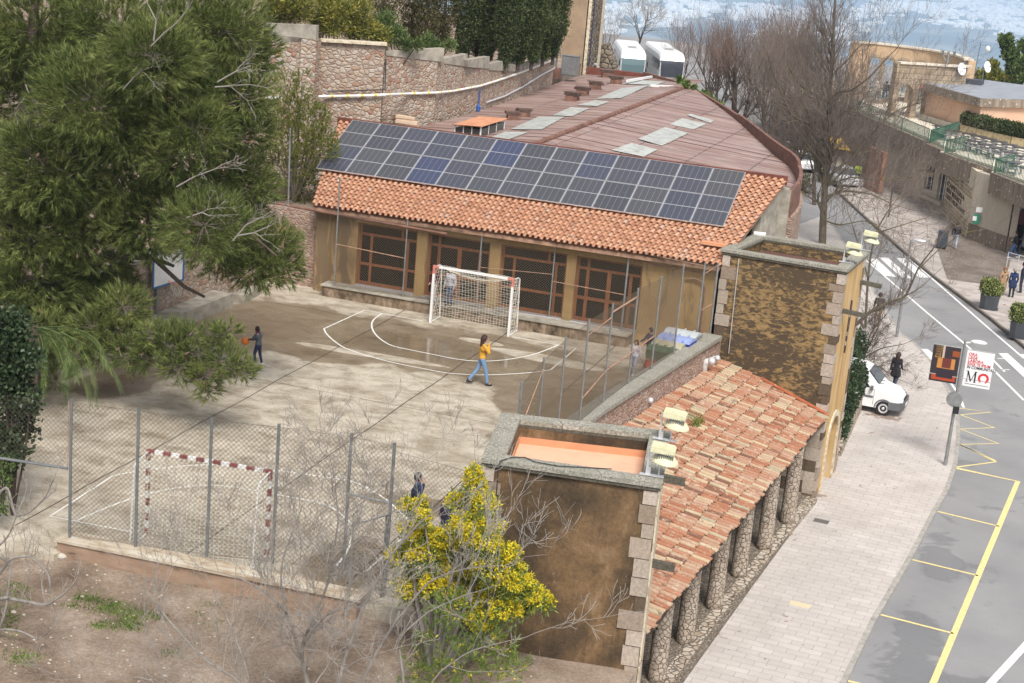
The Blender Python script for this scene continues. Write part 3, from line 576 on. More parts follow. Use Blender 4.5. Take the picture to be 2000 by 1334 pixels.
# furniture behind the glass
def chair(x, y, rz, label, first=[None]):
    if first[0] is None:
        t = thing('wooden_chair', label, 'chair', (x,y,.42), rz, 'wooden chairs inside the school')
        def bb(*a): q = MB(); q.box(*a); return q
        bb((0,0,.45),(.42,.42,.03)).build('seat', MT['chairwood'], t, True)
        for sx in (-1,1):
            for sy in (-1,1): bb((sx*.19, sy*.19, .22 if sy > 0 else .43),(.035,.035,.44 if sy > 0 else .86)).build('leg', MT['chairwood'], t, True)
        q = MB()
        for z in (.62,.72,.82): q.box((0,-.19,z),(.36,.02,.05))
        q.build('backrest', MT['chairwood'], t, True); first[0] = t; return t
    return copy_thing(first[0], (x,y,.42), rz, label)
for x, y, r, l in [(-4.85,24.6,0,'light wooden chair behind the narrow left pane of the first window bay'),(-4.35,24.55,0,'light wooden chair behind the wide pane of the first window bay'),(-3.9,25.3,2.6,'light wooden chair set deeper inside the first window bay'),(1.9,24.6,.1,'light wooden chair behind the third glazed bay, left of centre'),(2.55,24.65,-.1,'light wooden chair behind the right pane of the third glazed bay'),(1.1,25.6,2.9,'light wooden chair deep inside the third glazed bay'),(4.1,24.7,0,'light wooden chair inside the right-hand glazed door bay'),(3.5,25.7,.4,'light wooden chair farther inside the right-hand glazed door bay')]: chair(x, y, r, l)
for x, y, l, m in [(-3.6,26.2,'dark table inside the first window bay','barkd'),(2.0,26.4,'dark table inside the third glazed bay','barkd')]:
    t = thing('table', l, 'table', (x,y,.42)); q = MB(); q.box((x,y,1.15),(1.6,.8,.04)); q.build('table_top', MT[m], t)
    for sx in (-1,1):
        for sy in (-1,1): q = MB(); q.box((x+sx*.7,y+sy*.33,.78),(.05,.05,.70)); q.build('leg', MT[m], t)
b = MB(); b.box((-4.95,25.2,1.6),(.5,.06,1.2)); b.build('notice_board', flat('green_board', (.03,.20,.09), .7), label='green board inside behind the first window', cat='board')
b = MB(); b.ball(V(3.95,24.5,1.55),(.28,.22,.20), 12, 8); b.build('cushion', flat('pale_pink_cloth', (.55,.42,.42), .9), label='pale pink round cushion behind the right glazed door', cat='cushion')

# solar panels
pp0 = V(8.12,25.12,4.26+.03); UX = V(-1,-.008,0).normalized(); UY = V(0,math.cos(R(25)),math.sin(R(25))); PN = UX.cross(UY).normalized()*-1
PN = V(0,-math.sin(R(25)),math.cos(R(25)))
ORD = ['first','second','third','fourth','fifth','sixth','seventh','eighth','ninth','tenth','eleventh','twelfth','thirteenth']
proto = None; Mp = Matrix((V(1,0,0), UY, PN)).transposed().to_4x4()
for r_ in range(2):
    for c_ in range(13):
        loc = pp0+UX*(c_*1.215+.61)+UY*(r_*1.79+.89)+PN*.10
        lab = 'dark solar panel in the %s row on the tiled roof, %s from the right end' % (('lower','upper')[r_], ORD[c_])
        if proto is None:
            t = thing('solar_panel', lab, 'solar panel', loc, 0, 'solar panels on the tiled roof'); t.rotation_euler = Mp.to_euler()
            q = MB(); q.box((0,0,0),(1.175,1.73,.03)); q.build('cell_face', MT['cells'], t, True)
            q = MB(); 
            for s_ in (-1,1): q.box((s_*.596,0,.0),(.014,1.76,.036)); q.box((0,s_*.873,0),(1.178,.014,.036))
            q.build('frame', MT['alu'], t, True); proto = t
        else:
            c2 = copy_thing(proto, loc, 0, lab); c2.rotation_euler = Mp.to_euler()
b = MB(); 
for s_ in (.35, 1.4, 2.15, 3.2): b.bar(pp0+UY*s_+PN*.04+UX*.05, pp0+UY*s_+PN*.04+UX*15.5, .04, .05)
for s_ in (.2,3.3): b.bar(pp0+UY*s_+PN*.02-UX*.02+V(0,0,-.1), pp0+UY*s_+PN*.08-UX*.02, .03)
b.build('panel_mounting_rails', MT['alu'], label='aluminium rails holding the solar panels on the tiles', cat='mounting rails')

# ================================================================== HALL
H = thing('hall_building', 'large hall with low red corrugated gable roof behind the school', 'building', (0,42,0))
RX = -.55
EDGE_R = [(9.72,28.65),(9.6,32.2),(8.65,36.6),(7.4,39.2),(4.25,47.3),(2.0,52.2),(-.7,57.9),(-2.6,60.2),(-4.3,61.8)]
EDGE_L = [(-8.6,28.65),(-6.8,34),(-6.6,38),(-6.9,46),(-7.7,58),(-7.7,61.8)]
for _ in range(2):
    EDGE_R = [EDGE_R[0]]+[q for a, c in zip(EDGE_R, EDGE_R[1:]) for q in ((a[0]*.75+c[0]*.25, a[1]*.75+c[1]*.25), (a[0]*.25+c[0]*.75, a[1]*.25+c[1]*.75))]+[EDGE_R[-1]]
def ed(E, y):
    for (x0, y0), (x1, y1) in zip(E, E[1:]):
        if y0 <= y <= y1: return x0+(x1-x0)*(y-y0)/(y1-y0)
    return E[0][0] if y < E[0][1] else E[-1][0]
def hz(x): return 5.62-.072*abs(x-RX)
b = MB(); ys = [28.65+i*.085 for i in range(int((61.8-28.65)/.085)+1)]; vs = []; fs = []
for j, y in enumerate(ys):
    xl, xr = ed(EDGE_L, y), ed(EDGE_R, y); w_ = .018*math.cos(y/.34*2*math.pi)+(.02 if (y % .95) < .09 else 0)
    for k in range(9):
        x = xl+(min(RX, xr)-xl)*k/4 if k < 5 else RX+(max(xr, RX)-RX)*(k-4)/4
        vs.append((x, y, hz(x)+w_-(.0)))
fs = [(j*9+k, j*9+k+1, (j+1)*9+k+1, (j+1)*9+k) for j in range(len(ys)-1) for k in range(8)]
b.add(vs, fs); b.build('roof', MT['corr'], H)
b = MB(); y = 28.8
while y < 56: b.tube([V(RX,y,5.66), V(RX,y+.62,5.68)], [.12,.10], 8); y += .55
b.build('ridge_cap', MT['redpaint2'], H)
def roofp(px, py, side):
    n = V(.072*side, 0, 1); return pl(px, py, V(RX,40,5.62+.03), n)
SK = [(-1,[(960,268),(988,257),(1030,259),(990,274)]), (-1,[(997,253),(1053,227.5),(1102,229),(1056.5,254)]), (-1,[(1077.5,226),(1114,210),(1151,212),(1118,227)]), (-1,[(1125,206),(1161,196),(1190,199),(1165,208)]), (-1,[(1165,193),(1215,172),(1270,166),(1212,192)]), (-1,[(1215,164),(1240,156),(1300,160),(1280,166)]),
      (1,[(1195,293),(1232,280),(1285,292),(1258,306)]), (1,[(1245,272),(1300,248),(1345,260),(1293,285)]), (1,[(1308,243),(1332,231),(1380,242),(1355,253)]), (1,[(1340,225),(1348,223),(1395,235),(1388,240)])]
for sd_, q in SK:
    P_ = [roofp(x, y, sd_) for x, y in q]; b = MB(); N = 24; vs = []
    for i in range(N+1):
        u = i/N
        for v_ in (0, 1):
            a = P_[0].lerp(P_[1], u); c = P_[3].lerp(P_[2], u); p = a if v_ == 0 else c; vs.append(p+V(0,0,.012*math.cos(p.y/.34*2*math.pi)+.012))
    b.add(vs, [(2*i, 2*i+1, 2*i+3, 2*i+2) for i in range(N)]); b.build('skylight', MT['skyl'], H)
b = MB()
for i, (p0, p1) in enumerate(zip(EDGE_R, EDGE_R[1:])):
    dzt = .0 if i < 8 else (.12 if i < 18 else .05); n = 1
    for k in range(n):
        a = V(p0[0]+(p1[0]-p0[0])*k/n, p0[1]+(p1[1]-p0[1])*k/n, 0); c = V(p0[0]+(p1[0]-p0[0])*(k+1)/n, p0[1]+(p1[1]-p0[1])*(k+1)/n, 0)
        zt = 5.42+dzt+.005*i; wall(b, (a.x+.01,a.y), (c.x+.01,c.y), 4.4, zt, -.15)
b.build('parapet', MT['redpaint2'], H)
b = MB()
for p0, p1 in zip(EDGE_R, EDGE_R[1:]): wall(b, (p0[0]-.02,p0[1]), (p1[0]-.02,p1[1]), -4.9, 4.4, -.3)
b.build('curved_wall', MT['rubble_small'], H)
b = MB(); b.bar(V(-7.7,61.9,5.3), V(-4.3,61.9,5.3), .2, .5); b.build('back_flashing', MT['redpaint'], H)
b = MB(); b.bar(at(1225,158,5.6), at(1273,150,5.5), .12, .12); b.bar(at(1270,167,5.6), at(1325,170,5.5), .12, .12); b.build('white_flashing', MT['whitepaint'], H)
# roof ventilators
VL = [(1117,196,'leftmost of the brick roof ventilators near the skylight strip'),(1137,185,'brick ventilator with red pot beside it on the hall roof'),(1162,174,'brick ventilator in the middle of the row on the hall roof'),(1203,163,'brick ventilator beside a black pot near the far roof edge'),(1186,150,'brick ventilator farthest back on the hall roof'),(1001,233,'low slate-capped ventilator in front of the hall skylight strip'),(1022,227,'low slate-capped ventilator just behind its twin')]
for k, (px, py, l) in enumerate(VL):
    p = roofp(px, py, -1); t = thing('roof_ventilator', l, 'roof vent', p, .1*k, 'tile ventilators on the hall roof'); s_ = .85 if k < 5 else .7
    b = MB(); b.prism([(-.36*s_,-.3*s_),(.36*s_,-.3*s_),(.36*s_,.3*s_),(-.36*s_,.3*s_)], -.03, .28*s_); b.build('base', MT['redpaint2'], t, True)
    b = MB()
    for q in range(3): b.box((random.uniform(-.05,.05),0,(.33+q*.075)*s_),(.95*s_,.62*s_,.035), random.uniform(-.1,.1))
    b.build('cap_tiles', plain('vent_slate', (.13,.085,.07), .8, .4, 9), t, True)
# roof lantern
t = thing('roof_lantern', 'glazed roof lantern with small orange corrugated lid on the hall roof', 'roof light', roofp(935,262,-1)); A = [roofp(888,263,-1), roofp(938,267,-1), roofp(984,252,-1), roofp(935,248,-1)]
b = MB(); b.extr([p-V(0,0,.05) for p in A], V(0,0,.35)); b.build('glazed_box', flat('dark_panes', (.07,.07,.065), .3), t)
b = MB()
for p in A: b.bar(p, p+V(0,0,.42), .05)
for p, q in zip(A, A[1:]+A[:1]):
    for k in (.33,.66): b.bar(p.lerp(q,k), p.lerp(q,k)+V(0,0,.36), .035)
b.build('frame', MT['whitepaint'], t)
b = MB(); c0 = (A[0]+A[2])/2; LQ = [c0+(p-c0)*1.15+V(0,0,.42) for p in A]; N = 46; vs = []
for i in range(N+1):
    u = i/N; z_ = .025*math.cos(i*math.pi/1.5)
    vs += [LQ[0].lerp(LQ[3], u)+V(0,0,z_), LQ[1].lerp(LQ[2], u)+V(0,0,z_)]
b.add(vs, [(2*i, 2*i+1, 2*i+3, 2*i+2) for i in range(N)]); b.build('lid', plain('orange_sheet', (.50,.24,.14), .7, .2, 3), t)
b = MB(); p = roofp(795,247,-1); b.tube([p+V(-.5,0,.12), p+V(.5,0,.12)], [.14,.16], 8); b.tube([p+V(-.55,.1,.32), p+V(.3,.1,.32)], [.13,.11], 8); b.build('sandbag', plain('sack', (.50,.38,.28), .9), label='two pale sacks lying at the foot of the rubble wall on the roof', cat='sacks')

# ================================================================== STONE TERRACE WALL
W = [(-46,25),(-14.5,28.2),(-9.2,30.6)]; W2 = [(-9.2,30.6),(-7.0,35.2),(-6.7,40),(-7.0,47),(-7.6,57),(-7.8,62)]
T = thing('stone_wall', 'tall rubble terrace wall curving behind the hall roof', 'wall', (-7,40,5))
def ztop(px, py, a, c): return onseg(px, py, a, c).z
b = MB(); TP = []
for (a, c), pxs in (((W[0],W[1]),[(150,60),(470,64),(540,68),(618,78)]), ((W[1],W[2]),[(622,80),(690,84),(752,88)]), ((W2[0],W2[1]),[(753,108),(800,113),(855,119)]), ((W2[1],W2[2]),[(857,119),(900,125),(935,130)]), ((W2[2],W2[3]),[(938,130),(1009,138)]), ((W2[3],W2[4]),[(1010,138),(1067,115)]), ((W2[4],W2[5]),[(1068,100),(1085,93)])):
    pp = [onseg(x, y, a, c) for x, y in pxs]; TP += pp
    for p, q in zip(pp, pp[1:]):
        d = (q-p); d.z = 0; n = V(-d.y, d.x, 0).normalized()*.6; b.extr([V(p.x,p.y,-1), V(q.x,q.y,-1), q, p], n)
for i in (3, 9, 12, 14, 16):
    if i+1 < len(TP):
        p, q = TP[i], TP[i+1]; d = q-p; d.z = 0; n = V(-d.y, d.x, 0).normalized()*.6; b.extr([V(p.x,p.y,-1), V(q.x,q.y,-1), q, p], n)
b.build('masonry', MT['rubble'], T)
print('TP', [tuple(round(c, 2) for c in p) for p in TP])
b = MB()
for p, q in ((TP[4],TP[5]),(TP[5],TP[6])): b.bar(p+V(0,.2,.03), q+V(0,.2,.03), .7, .09)
b.build('coping', MT['trim'], T)
b = MB(); p = onseg(512,45,W[0],W[1]); q = onseg(618,50,W[0],W[1]); q2 = onseg(618,80,W[0],W[1]); b.extr([V(p.x,p.y,q2.z-.3), V(q.x,q.y,q2.z-.05), q, p], V(-.05,.35,0)); b.build('end_panel', MT['concrete'], T)
# stepped concrete planter walls along the wall top
for sg, q in ((0,[(753,100),(867,94),(864,121),(753,108)]), (1,[(867,114),(912,105),(911,130),(867,124)]), (2,[(912,117),(955,110),(954,134),(913,131)]), (2,[(954,125),(991,117),(991,139),(955,137)]), (3,[(991,130),(1020,121),(1020,140),(991,139)]), (3,[(1021,130),(1060,115.5),(1060,124),(1021,139)])):
    P_ = [onseg(x, y, W2[sg], W2[sg+1]) for x, y in q]; b = MB(); n = (P_[1]-P_[0]); n.z = 0; n.normalize(); b.extr([p+V(n.y,-n.x,0)*.04 for p in P_[::-1]], V(-n.y,n.x,0)*.3); b.build('planter_wall', MT['concrete'], T)
b = MB(); vs = [V(-46,26,7.6), V(-14.5,28.9,7.6), V(-9.5,31.2,7.3), V(-7.6,35.4,7.1), V(-7.2,40,6.9), V(-7.5,47,6.6), V(-8.1,58,5.6), V(-9,66,5.4), V(-60,120,7.4), V(-60,40,8)]
b.extr(vs, V(0,0,-13)); struct(b, 'upper_terrace_ground', MT['dirt'])
# pipes
def tubepx(B, pxs, r, f, n=6): B.tube([f(x, y) for x, y in pxs], r, n)
G = thing('gas_pipe', 'long pale pipe with yellow bands running along the rubble wall', 'pipe', (-7,40,6))
def fpipe(x, y):
    if x <= 752: p = onseg(x, y, W[1], W[2]) if x > 600 else onseg(x, y, W[0], W[1])
    elif x <= 855: p = onseg(x, y, W2[0], W2[1])
    elif x <= 937: p = onseg(x, y, W2[1], W2[2])
    elif x < 1015: p = onseg(x, y, W2[2], W2[3])
    else: p = onseg(x, y, W2[3], W2[4])
    return p+(CAM-p).normalized()*.15
b = MB(); pts = [fpipe(*q) for q in [(470,192),(540,191),(640,188),(700,187),(752,185),(800,183),(855,181),(885,178),(937,168),(970,158),(1005,146),(1040,133),(1083,116)]]
b.tube(pts, .055, 7); b.build('pipe_run', MT['whitepaint'], G)
b = MB()
for i in range(len(pts)-1):
    for k in (.15,.65): p = pts[i].lerp(pts[i+1], k); d = (pts[i+1]-pts[i]).normalized(); b.tube([p-d*.05, p+d*.05], .062, 8)
b.build('yellow_band', flat('yellow_pipe_band', (.75,.55,.03), .5), G)
b = MB(); b.tube([fpipe(*q) for q in [(950,200),(985,188),(1020,170),(1060,145),(1083,133),(1083,92),(1093,88),(1096,112)]], .045, 6); b.build('branch_pipe', MT['alu'], G)
b = MB(); b.tube([fpipe(*q) for q in [(754,116),(752,175)]]+[fpipe(640,178)], .03, 5); b.build('black_cable', flat('black_cable', (.03,.03,.03)), label='thin black cable stapled along the rubble wall above the pipe', cat='cable')
p = at(1084,152,5.4); t = thing('flue_box', 'small reddish flue housing where the pipes end on the roof', 'flue', p); b = MB(); b.prism([(-.25,-.2),(.25,-.2),(.25,.2),(-.25,.2)], 0, .55); b.build('body', MT['redpaint2'], t, True); b = MB(); b.tube([V(0,0,.55), V(0,0,1.7)], .06, 8); b.build('pipe', MT['greypost'], t, True); b = MB(); b.box((0,-.1,1.35),(.25,.12,.3)); b.build('meter_box', MT['alu'], t, True)
b = MB(); p = fpipe(934,212); b.lathe(p, [(.05,-.2),(.09,-.1),(.09,.1),(.05,.2)], 8); b.bar(p+V(-.15,0,0), p+V(.15,0,.05), .05); b.tube([p+V(0,0,-.3), p+V(.02,0,.9)], .03, 6); b.build('valve', flat('blue_valve', (.03,.10,.35), .5), label='small blue valve on the wall above the hall roof', cat='valve')

# tall building piece and its rubble wing at the top
t = thing('tall_building', 'beige rendered end of a tall building above the cypress row', 'building', (-9,68,5)); Yb = 64.5
p0 = aty(1106,140,Yb); p1 = aty(1138,140,Yb); p2 = aty(1144,140,Yb)
b = MB(); wall(b, (p0.x-1.2,Yb), (p1.x,Yb), 3, 17, 3); b.build('wall', plain('beige_render', (.33,.24,.16), .9, .2, 1.5), t)
b = MB(); wall(b, (p1.x,Yb-.02), (p2.x,Yb-.02), 3, 17, 3); b.build('corner_trim', MT['trim'], t)
b = MB(); b.tube([V(p2.x+.09,Yb+.1,3), V(p2.x+.09,Yb+.1,17)], .07, 8); b.build('downpipe', flat('navy_pipe', (.03,.035,.06)), t)
p3 = aty(1157,100,Yb+2)
b = MB(); wall(b, (p2.x+.1,Yb+2), (p3.x,Yb+2), 3, 17, 2); b.build('stone_return', MT['darkrubble'], t)
t = thing('stone_wall', 'dark rubble wing wall with sloping end beside the coaches', 'wall', (-6,68,5)); Yw = 68
b = MB(); b.extr([aty(1143,150,Yw), aty(1206,152,Yw), aty(1198,118,Yw), aty(1186,86,Yw), aty(1143,84,Yw)], V(0,.8,0)); b.build('masonry', MT['darkrubble'], t)
b = MB(); b.bar(aty(1132,112,66), aty(1168,127,66), .4, .08); b.build('metal_awning', MT['alu'], label='small sloping metal awning by the dark rubble wing', cat='awning')
b = MB(); p = at(1112,150,5.4); b.box(p+V(0,0,.6),(.9,.5,1.1)); b.box(p+V(0,0,1.17),(.96,.56,.04)); b.box(p+V(0,-.27,.6),(.8,.02,.95)); b.build('meter_cabinet', MT['galv'], label='grey metal cabinet at the foot of the tall beige wall', cat='cabinet')

# ================================================================== ARCADE, TOWERS
A_ = thing('arcade', 'roadside arcade with weathered tile roof on cobbled stone columns', 'arcade', (10,16,-4.4))
TB = [(x-.05, y) for y, x in WX]   # top edge x by y
EB = [(11.35,1.2),(11.48,3.11),(12.15,12.84),(12.9,23.05)]
def lerpe(E, y):
    for (x0,y0),(x1,y1) in zip(E, E[1:]):
        if y <= y1: return x0+(x1-x0)*(y-y0)/(y1-y0)
    return E[-1][0]
def arc(u, v):
    y = 2.0+(23.35-2.0)*u; ye = y-.35*(1-v)*u; xe = lerpe(EB, ye); xt = lerpe(TB, y)
    return V(xe+(xt-xe)*v, ye+(y-ye)*v, -1.2+(.02+1.2)*v+.03*math.sin(y*1.3+v*4))
b = MB(); tiles(b, lambda u, v: arc(1-u, v) if False else arc(u, v), 98, 10, h=.07, wd=.84, jit=.025, both=True, ov=1.1, lip=.05); b.build('roof', MT['oldtile'], A_)
b = MB(); N = 24; vs = []
for i in range(N+1):
    for v_ in (0.02, 1): p = arc(i/N, v_); vs += [p+V(0,0,-.02), p+V(0,0,-.14)]
b.add(vs, [f for i in range(N) for f in ((4*i,4*i+2,4*i+6,4*i+4)[::-1],(4*i+1,4*i+3,4*i+7,4*i+5),(4*i,4*i+4,4*i+5,4*i+1))]); b.build('roof_deck', MT['barkd'], A_)
b = MB(); bc = MB()
for (y0, x0), (y1, x1) in zip(WX, WX[1:]):
    wall(b, (x0-.06,y0), (x1-.06,y1), -4.5, .88, .55)
b.build('retaining_wall', MT['rubble_small'], A_)
y = 1.7
while y < 22.9:
    y2 = min(y+1.12, 23.2); a = V(wallx(y)-.30, y+.012, .94); c = V(wallx(y2)-.30, y2-.012, .94); bc.bar(a, c, .66, .12+random.uniform(-.01,.01)); y = y2
bc.build('coping', MT['coping'], A_)
PLN = [(10.95,1.2),(11.1,5.0),(11.6,11.0),(12.25,18.0),(12.75,23.05)]
b = MB(); 
for y0,y1 in ((1.6,12),(12,22.9)): b.bar(V(lerpe([(x,y) for x,y in PLN],y0),y0,-4.31), V(lerpe(PLN,y1),y1,-4.31), .36, .28)
b.build('plinth', MT['plinth'], A_)
for k in range(8):
    px = [(1537,1020),(1492,1070),(1442,1123),(1394,1186),(1337,1253),(1282,1327)]
    p = at(*px[k], -4.2) if k < 6 else V(10.9-.18*(k-5), 7.3-2.65*(k-5), 0); x, y = p.x, p.y
    b = MB(); b.tube([V(x,y,-4.3+h) for h in (0,.3,1.2,2.2,3.0)], [.265,.25,.24,.235,.225], 18); b.build('column', MT['colstone'], A_, smooth=True)
b = MB(); N = 10
for i in range(N): a = arc(i/N, .05); c = arc((i+1)/N, .05); b.bar(a+V(0,0,-.22), c+V(0,0,-.22), .2, .16)
b.build('eave_beam', MT['barkd'], A_)
b = MB(); b.bar(arc(.995,.02)+V(.02,.0,.09), arc(.995,.62)+V(.0,.0,.09), .16, .05); b.build('flashing', plain('orange_flashing', (.42,.13,.06), .6, .2, 4), A_)
# arcade interior back pieces
def vent(px, py, l, s=1):
    p = at(px, py, -.05); t = thing('vent_cowl', l, 'vent', p, 0, 'white vent cowls along the wall'); b = MB(); b.tube([V(0,0,-.05), V(0,0,.22*s), V(.05*s,-.02,.34*s), V(.16*s,-.05,.38*s)], [.07*s,.075*s,.10*s,.09*s], 10); b.build('pipe', MT['whitepaint'], t, True, smooth=True); b = MB(); b.ball(V(.16*s,-.05,.38*s), .115*s, 10, 8); b.build('cap', MT['alu'], t, True, smooth=True)
vent(1375,730,'larger white vent cowl of the pair at the top of the arcade roof',1.3); vent(1390,718,'smaller white vent cowl of the pair at the top of the arcade roof',1.0); vent(1260,800,'single white vent cowl halfway along the arcade roof',.9)

def tower(name_label, c, z0, ztop, mats, cope=.17, over=.10, ops_e=(), ops_s=(), floorz=None, fmat=None):
    """c: SW,SE,NE,NW corners of the wall"""
    t = thing('tower', name_label, 'tower', (*c[0], z0)); th = .30
    nm = ('front_wall','street_wall','back_wall','court_wall')
    for i in range(4):
        b = MB(); p0, p1 = V(*c[i],0), V(*c[(i+1)%4],0); d = (p1-p0).normalized()
        a = p0 if i % 2 == 0 else p0+d*th; e = p1 if i % 2 == 0 else p1-d*th
        wall(b, (a.x,a.y), (e.x,e.y), z0, ztop, th, ops_s if i == 0 else ops_e if i == 1 else ()); b.build(nm[i], mats[i], t)
    cen = sum((V(*p,0) for p in c), V(0,0,0))/4
    out = [cen+(V(*p,0)-cen)*(1+over*1.0/((V(*p,0)-cen).length)*1.42) for p in c]; inn = [cen+(V(*p,0)-cen)*(1-.33*1.42/((V(*p,0)-cen).length)) for p in c]
    b = MB(); be = MB()
    for i in range(4):
        j = (i+1)%4; n = 3
        for k in range(n):
            o0, o1 = out[i].lerp(out[j], k/n), out[i].lerp(out[j], (k+1)/n); i0, i1 = inn[i].lerp(inn[j], k/n), inn[i].lerp(inn[j], (k+1)/n); dd = (o1-o0).normalized()*.006
            zz = ztop+.003+random.uniform(0,.012); q = [o0+dd, o1-dd, i1-dd, i0+dd]; b.prism([(p.x,p.y) for p in q], ztop+cope*.45, zz+cope)
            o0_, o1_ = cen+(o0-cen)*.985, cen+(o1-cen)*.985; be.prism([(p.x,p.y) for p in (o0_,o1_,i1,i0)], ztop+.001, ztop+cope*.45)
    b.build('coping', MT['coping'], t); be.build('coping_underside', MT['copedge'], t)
    b = MB(); iw = [cen+(V(*p,0)-cen)*(1-.32*1.42/((V(*p,0)-cen).length)) for p in c]; b.prism([(p.x,p.y) for p in iw], floorz-.1, floorz); b.build('roof_floor', fmat[0], t)
    if fmat[1] is not None:
        b = MB()
        for i in range(4):
            p, q = iw[i], iw[(i+1)%4]; ip = cen+(p-cen)*.965; iq = cen+(q-cen)*.965; b.prism([(v.x,v.y) for v in (p,q,iq,ip)], floorz, floorz+.16)
        b.build('upstand', fmat[1], t)
        # dark rough lining above the painted upstand
        b = MB()
        for i in range(4):
            p, q = inn[i], inn[(i+1)%4]; ip = cen+(p-cen)*.985; iq = cen+(q-cen)*.985; b.prism([(v.x,v.y) for v in (p,q,iq,ip)], floorz+.165, ztop-.002)
        b.build('parapet_lining', fmat[2], t)
    return t
def quoins(t, corner, dirs, z0, z1, seed, wide=(.30,.52), proud=.03):
    """alternating corner blocks; dirs: unit vectors of the two faces away from the corner"""
    rr = random.Random(seed); z = z1; k = 0; b = MB(); c = V(*corner, 0); dA, dB = V(*dirs[0],0).normalized(), V(*dirs[1],0).normalized()
    while z > z0+.2:
        h = rr.uniform(.26,.50); la = wide[k%2]*rr.uniform(.75,1.35); lb = wide[(k+1)%2]*rr.uniform(.75,1.35); out_ = -(dA+dB)*proud*rr.uniform(.4,1.3)
        q = [c+out_, c+out_+dA*(la+proud), c+dA*la+dB*.2, c+dA*.2+dB*.2, c+dB*lb+dA*.2, c+out_+dB*(lb+proud)]
        b.prism([(p.x,p.y) for p in q], z-h+.02, z-.004); z -= h; k += 1
    b.build('quoins', MT['quoin'], t)
T1 = [(8.57,-1.14),(12.08,-.67),(11.47,2.58),(7.97,1.79)]
t1 = tower('near square tower with salmon roof floor and brown stained walls', T1, -5.0, 3.78, [MT['stain1'], MT['ochre'], MT['stain1'], MT['stain1']], floorz=3.42, fmat=(MT['pinkfloor'], MT['salmon'], MT['stain1']))
def un(a, c): d = V(c[0]-a[0], c[1]-a[1], 0).normalized(); return (d.x, d.y)
quoins(t1, T1[1], (un(T1[1],T1[0]), un(T1[1],T1[2])), -4.5, 3.75, 3, (.24,.40)); quoins(t1, T1[0], (un(T1[0],T1[1]), un(T1[0],T1[3])), -1, 3.75, 4, (.2,.34))
b = MB(); d = un(T1[1],T1[2]); p = V(*T1[1],0)+V(*d,0)*3.5
wall(b, (T1[1][0]+.03+d[0]*.45,T1[1][1]+d[1]*.45), (T1[2][0]+.03,T1[2][1]), -4.9, 3.7, -.04); b.build('street_render', MT['trim'], t1)
T2 = [(8.54,23.4),(12.75,23.06),(13.02,26.64),(9.05,26.88)]
opE = [(1.15,2.65,-5.0,-1.75,True)]
t2 = tower('far square tower with lichen stained front and arched street opening', T2, -5.0, 3.78, [MT['stain2'], MT['ochre'], MT['stain2'], MT['stain2']], floorz=3.45, fmat=(plain('dark_red_membrane',(.13,.07,.055),.8), None, None), ops_s=[(1.2,3.0,-5.0,-2.2,True)], ops_e=[(opE[0][0]-.30,opE[0][1]-.30,-5.0,-1.75,True)])
quoins(t2, T2[1], (un(T2[1],T2[0]), un(T2[1],T2[2])), -4.4, 3.75, 9, (.26,.44)); quoins(t2, T2[0], (un(T2[0],T2[1]), un(T2[0],T2[3])), 1.0, 3.75, 10, (.24,.42)); quoins(t2, T2[2], (un(T2[2],T2[3]), un(T2[2],T2[1])), -4.4, 3.75, 11, (.2,.34))
# ashlar base of the street corner and arch trim, cross relief
b = MB(); rr = random.Random(5); z = -1.55
while z > -4.4:
    h = rr.uniform(.36,.48); x = 12.71
    for w_ in (rr.uniform(.35,.5), rr.uniform(.3,.45), rr.uniform(.3,.5)): b.box((x-w_/2-.02, 23.10+(12.7-x+w_/2)*.08, z-h/2),(w_-.012,.14,h-.012), R(-4.6)); x -= w_
    z -= h
b.build('ashlar_base', MT['quoin'], t2)
def onE(u, z, off=.05):
    a = V(*T2[1],0); d = V(*un(T2[1],T2[2]),0); n = V(d.y,-d.x,0); p = a+d*u+n*off; return V(p.x,p.y,z)
b = MB(); m = 1.90; r = .75; N = 12
pts = [(m-r*math.cos(math.pi*i/N), -2.5+r*math.sin(math.pi*i/N)) for i in range(N+1)]; pts = [(m-r,-4.3)]+pts+[(m+r,-4.3)]
for (ua,za),(ub,zb) in zip(pts, pts[1:]):
    va = V(ua-m, za+2.5 if za > -2.5 else 0, 0).normalized(); vb = V(ub-m, zb+2.5 if zb > -2.5 else 0, 0).normalized()
    b.extr([onE(ua,za,.0), onE(ub,zb,.0), onE(ub+vb.x*.22,zb+vb.y*.22,.0), onE(ua+va.x*.22,za+va.y*.22,.0)], onE(0,0,.05)-onE(0,0,0))
b.build('arch_trim', MT['trim'], t2)
b = MB()
for k in range(9): b.box(onE(1.9+.10*(k%2), .95+.17*k, .03),(.04,.16,.15), R(-4))
b.build('relief_band', MT['quoin'], t2)
b = MB(); b.bar(onE(1.85,.6,.01), onE(1.85,2.5,.01), .10, .02); b.build('slit_window', flat('slit_dark',(.04,.035,.03)), t2)
for u, z in ((.5,2.4),(3.2,2.9)): b = MB(); p = onE(u,z,0); q = onE(u+.05,z-.05,.75); b.bar(p,q,.16,.14); b.build('gargoyle', MT['copedge'], t2)
for u, z in ((3.0,3.0),(.6,1.95)):
    b = MB(); a = V(*T1[1],0); d = V(*un(T1[1],T1[2]),0); n = V(d.y,-d.x,0); p = a+d*u; b.bar(V(p.x,p.y,z), V(p.x,p.y,z-.05)+n*.55, .14, .16); b.build('gargoyle', MT['copedge'], t1)
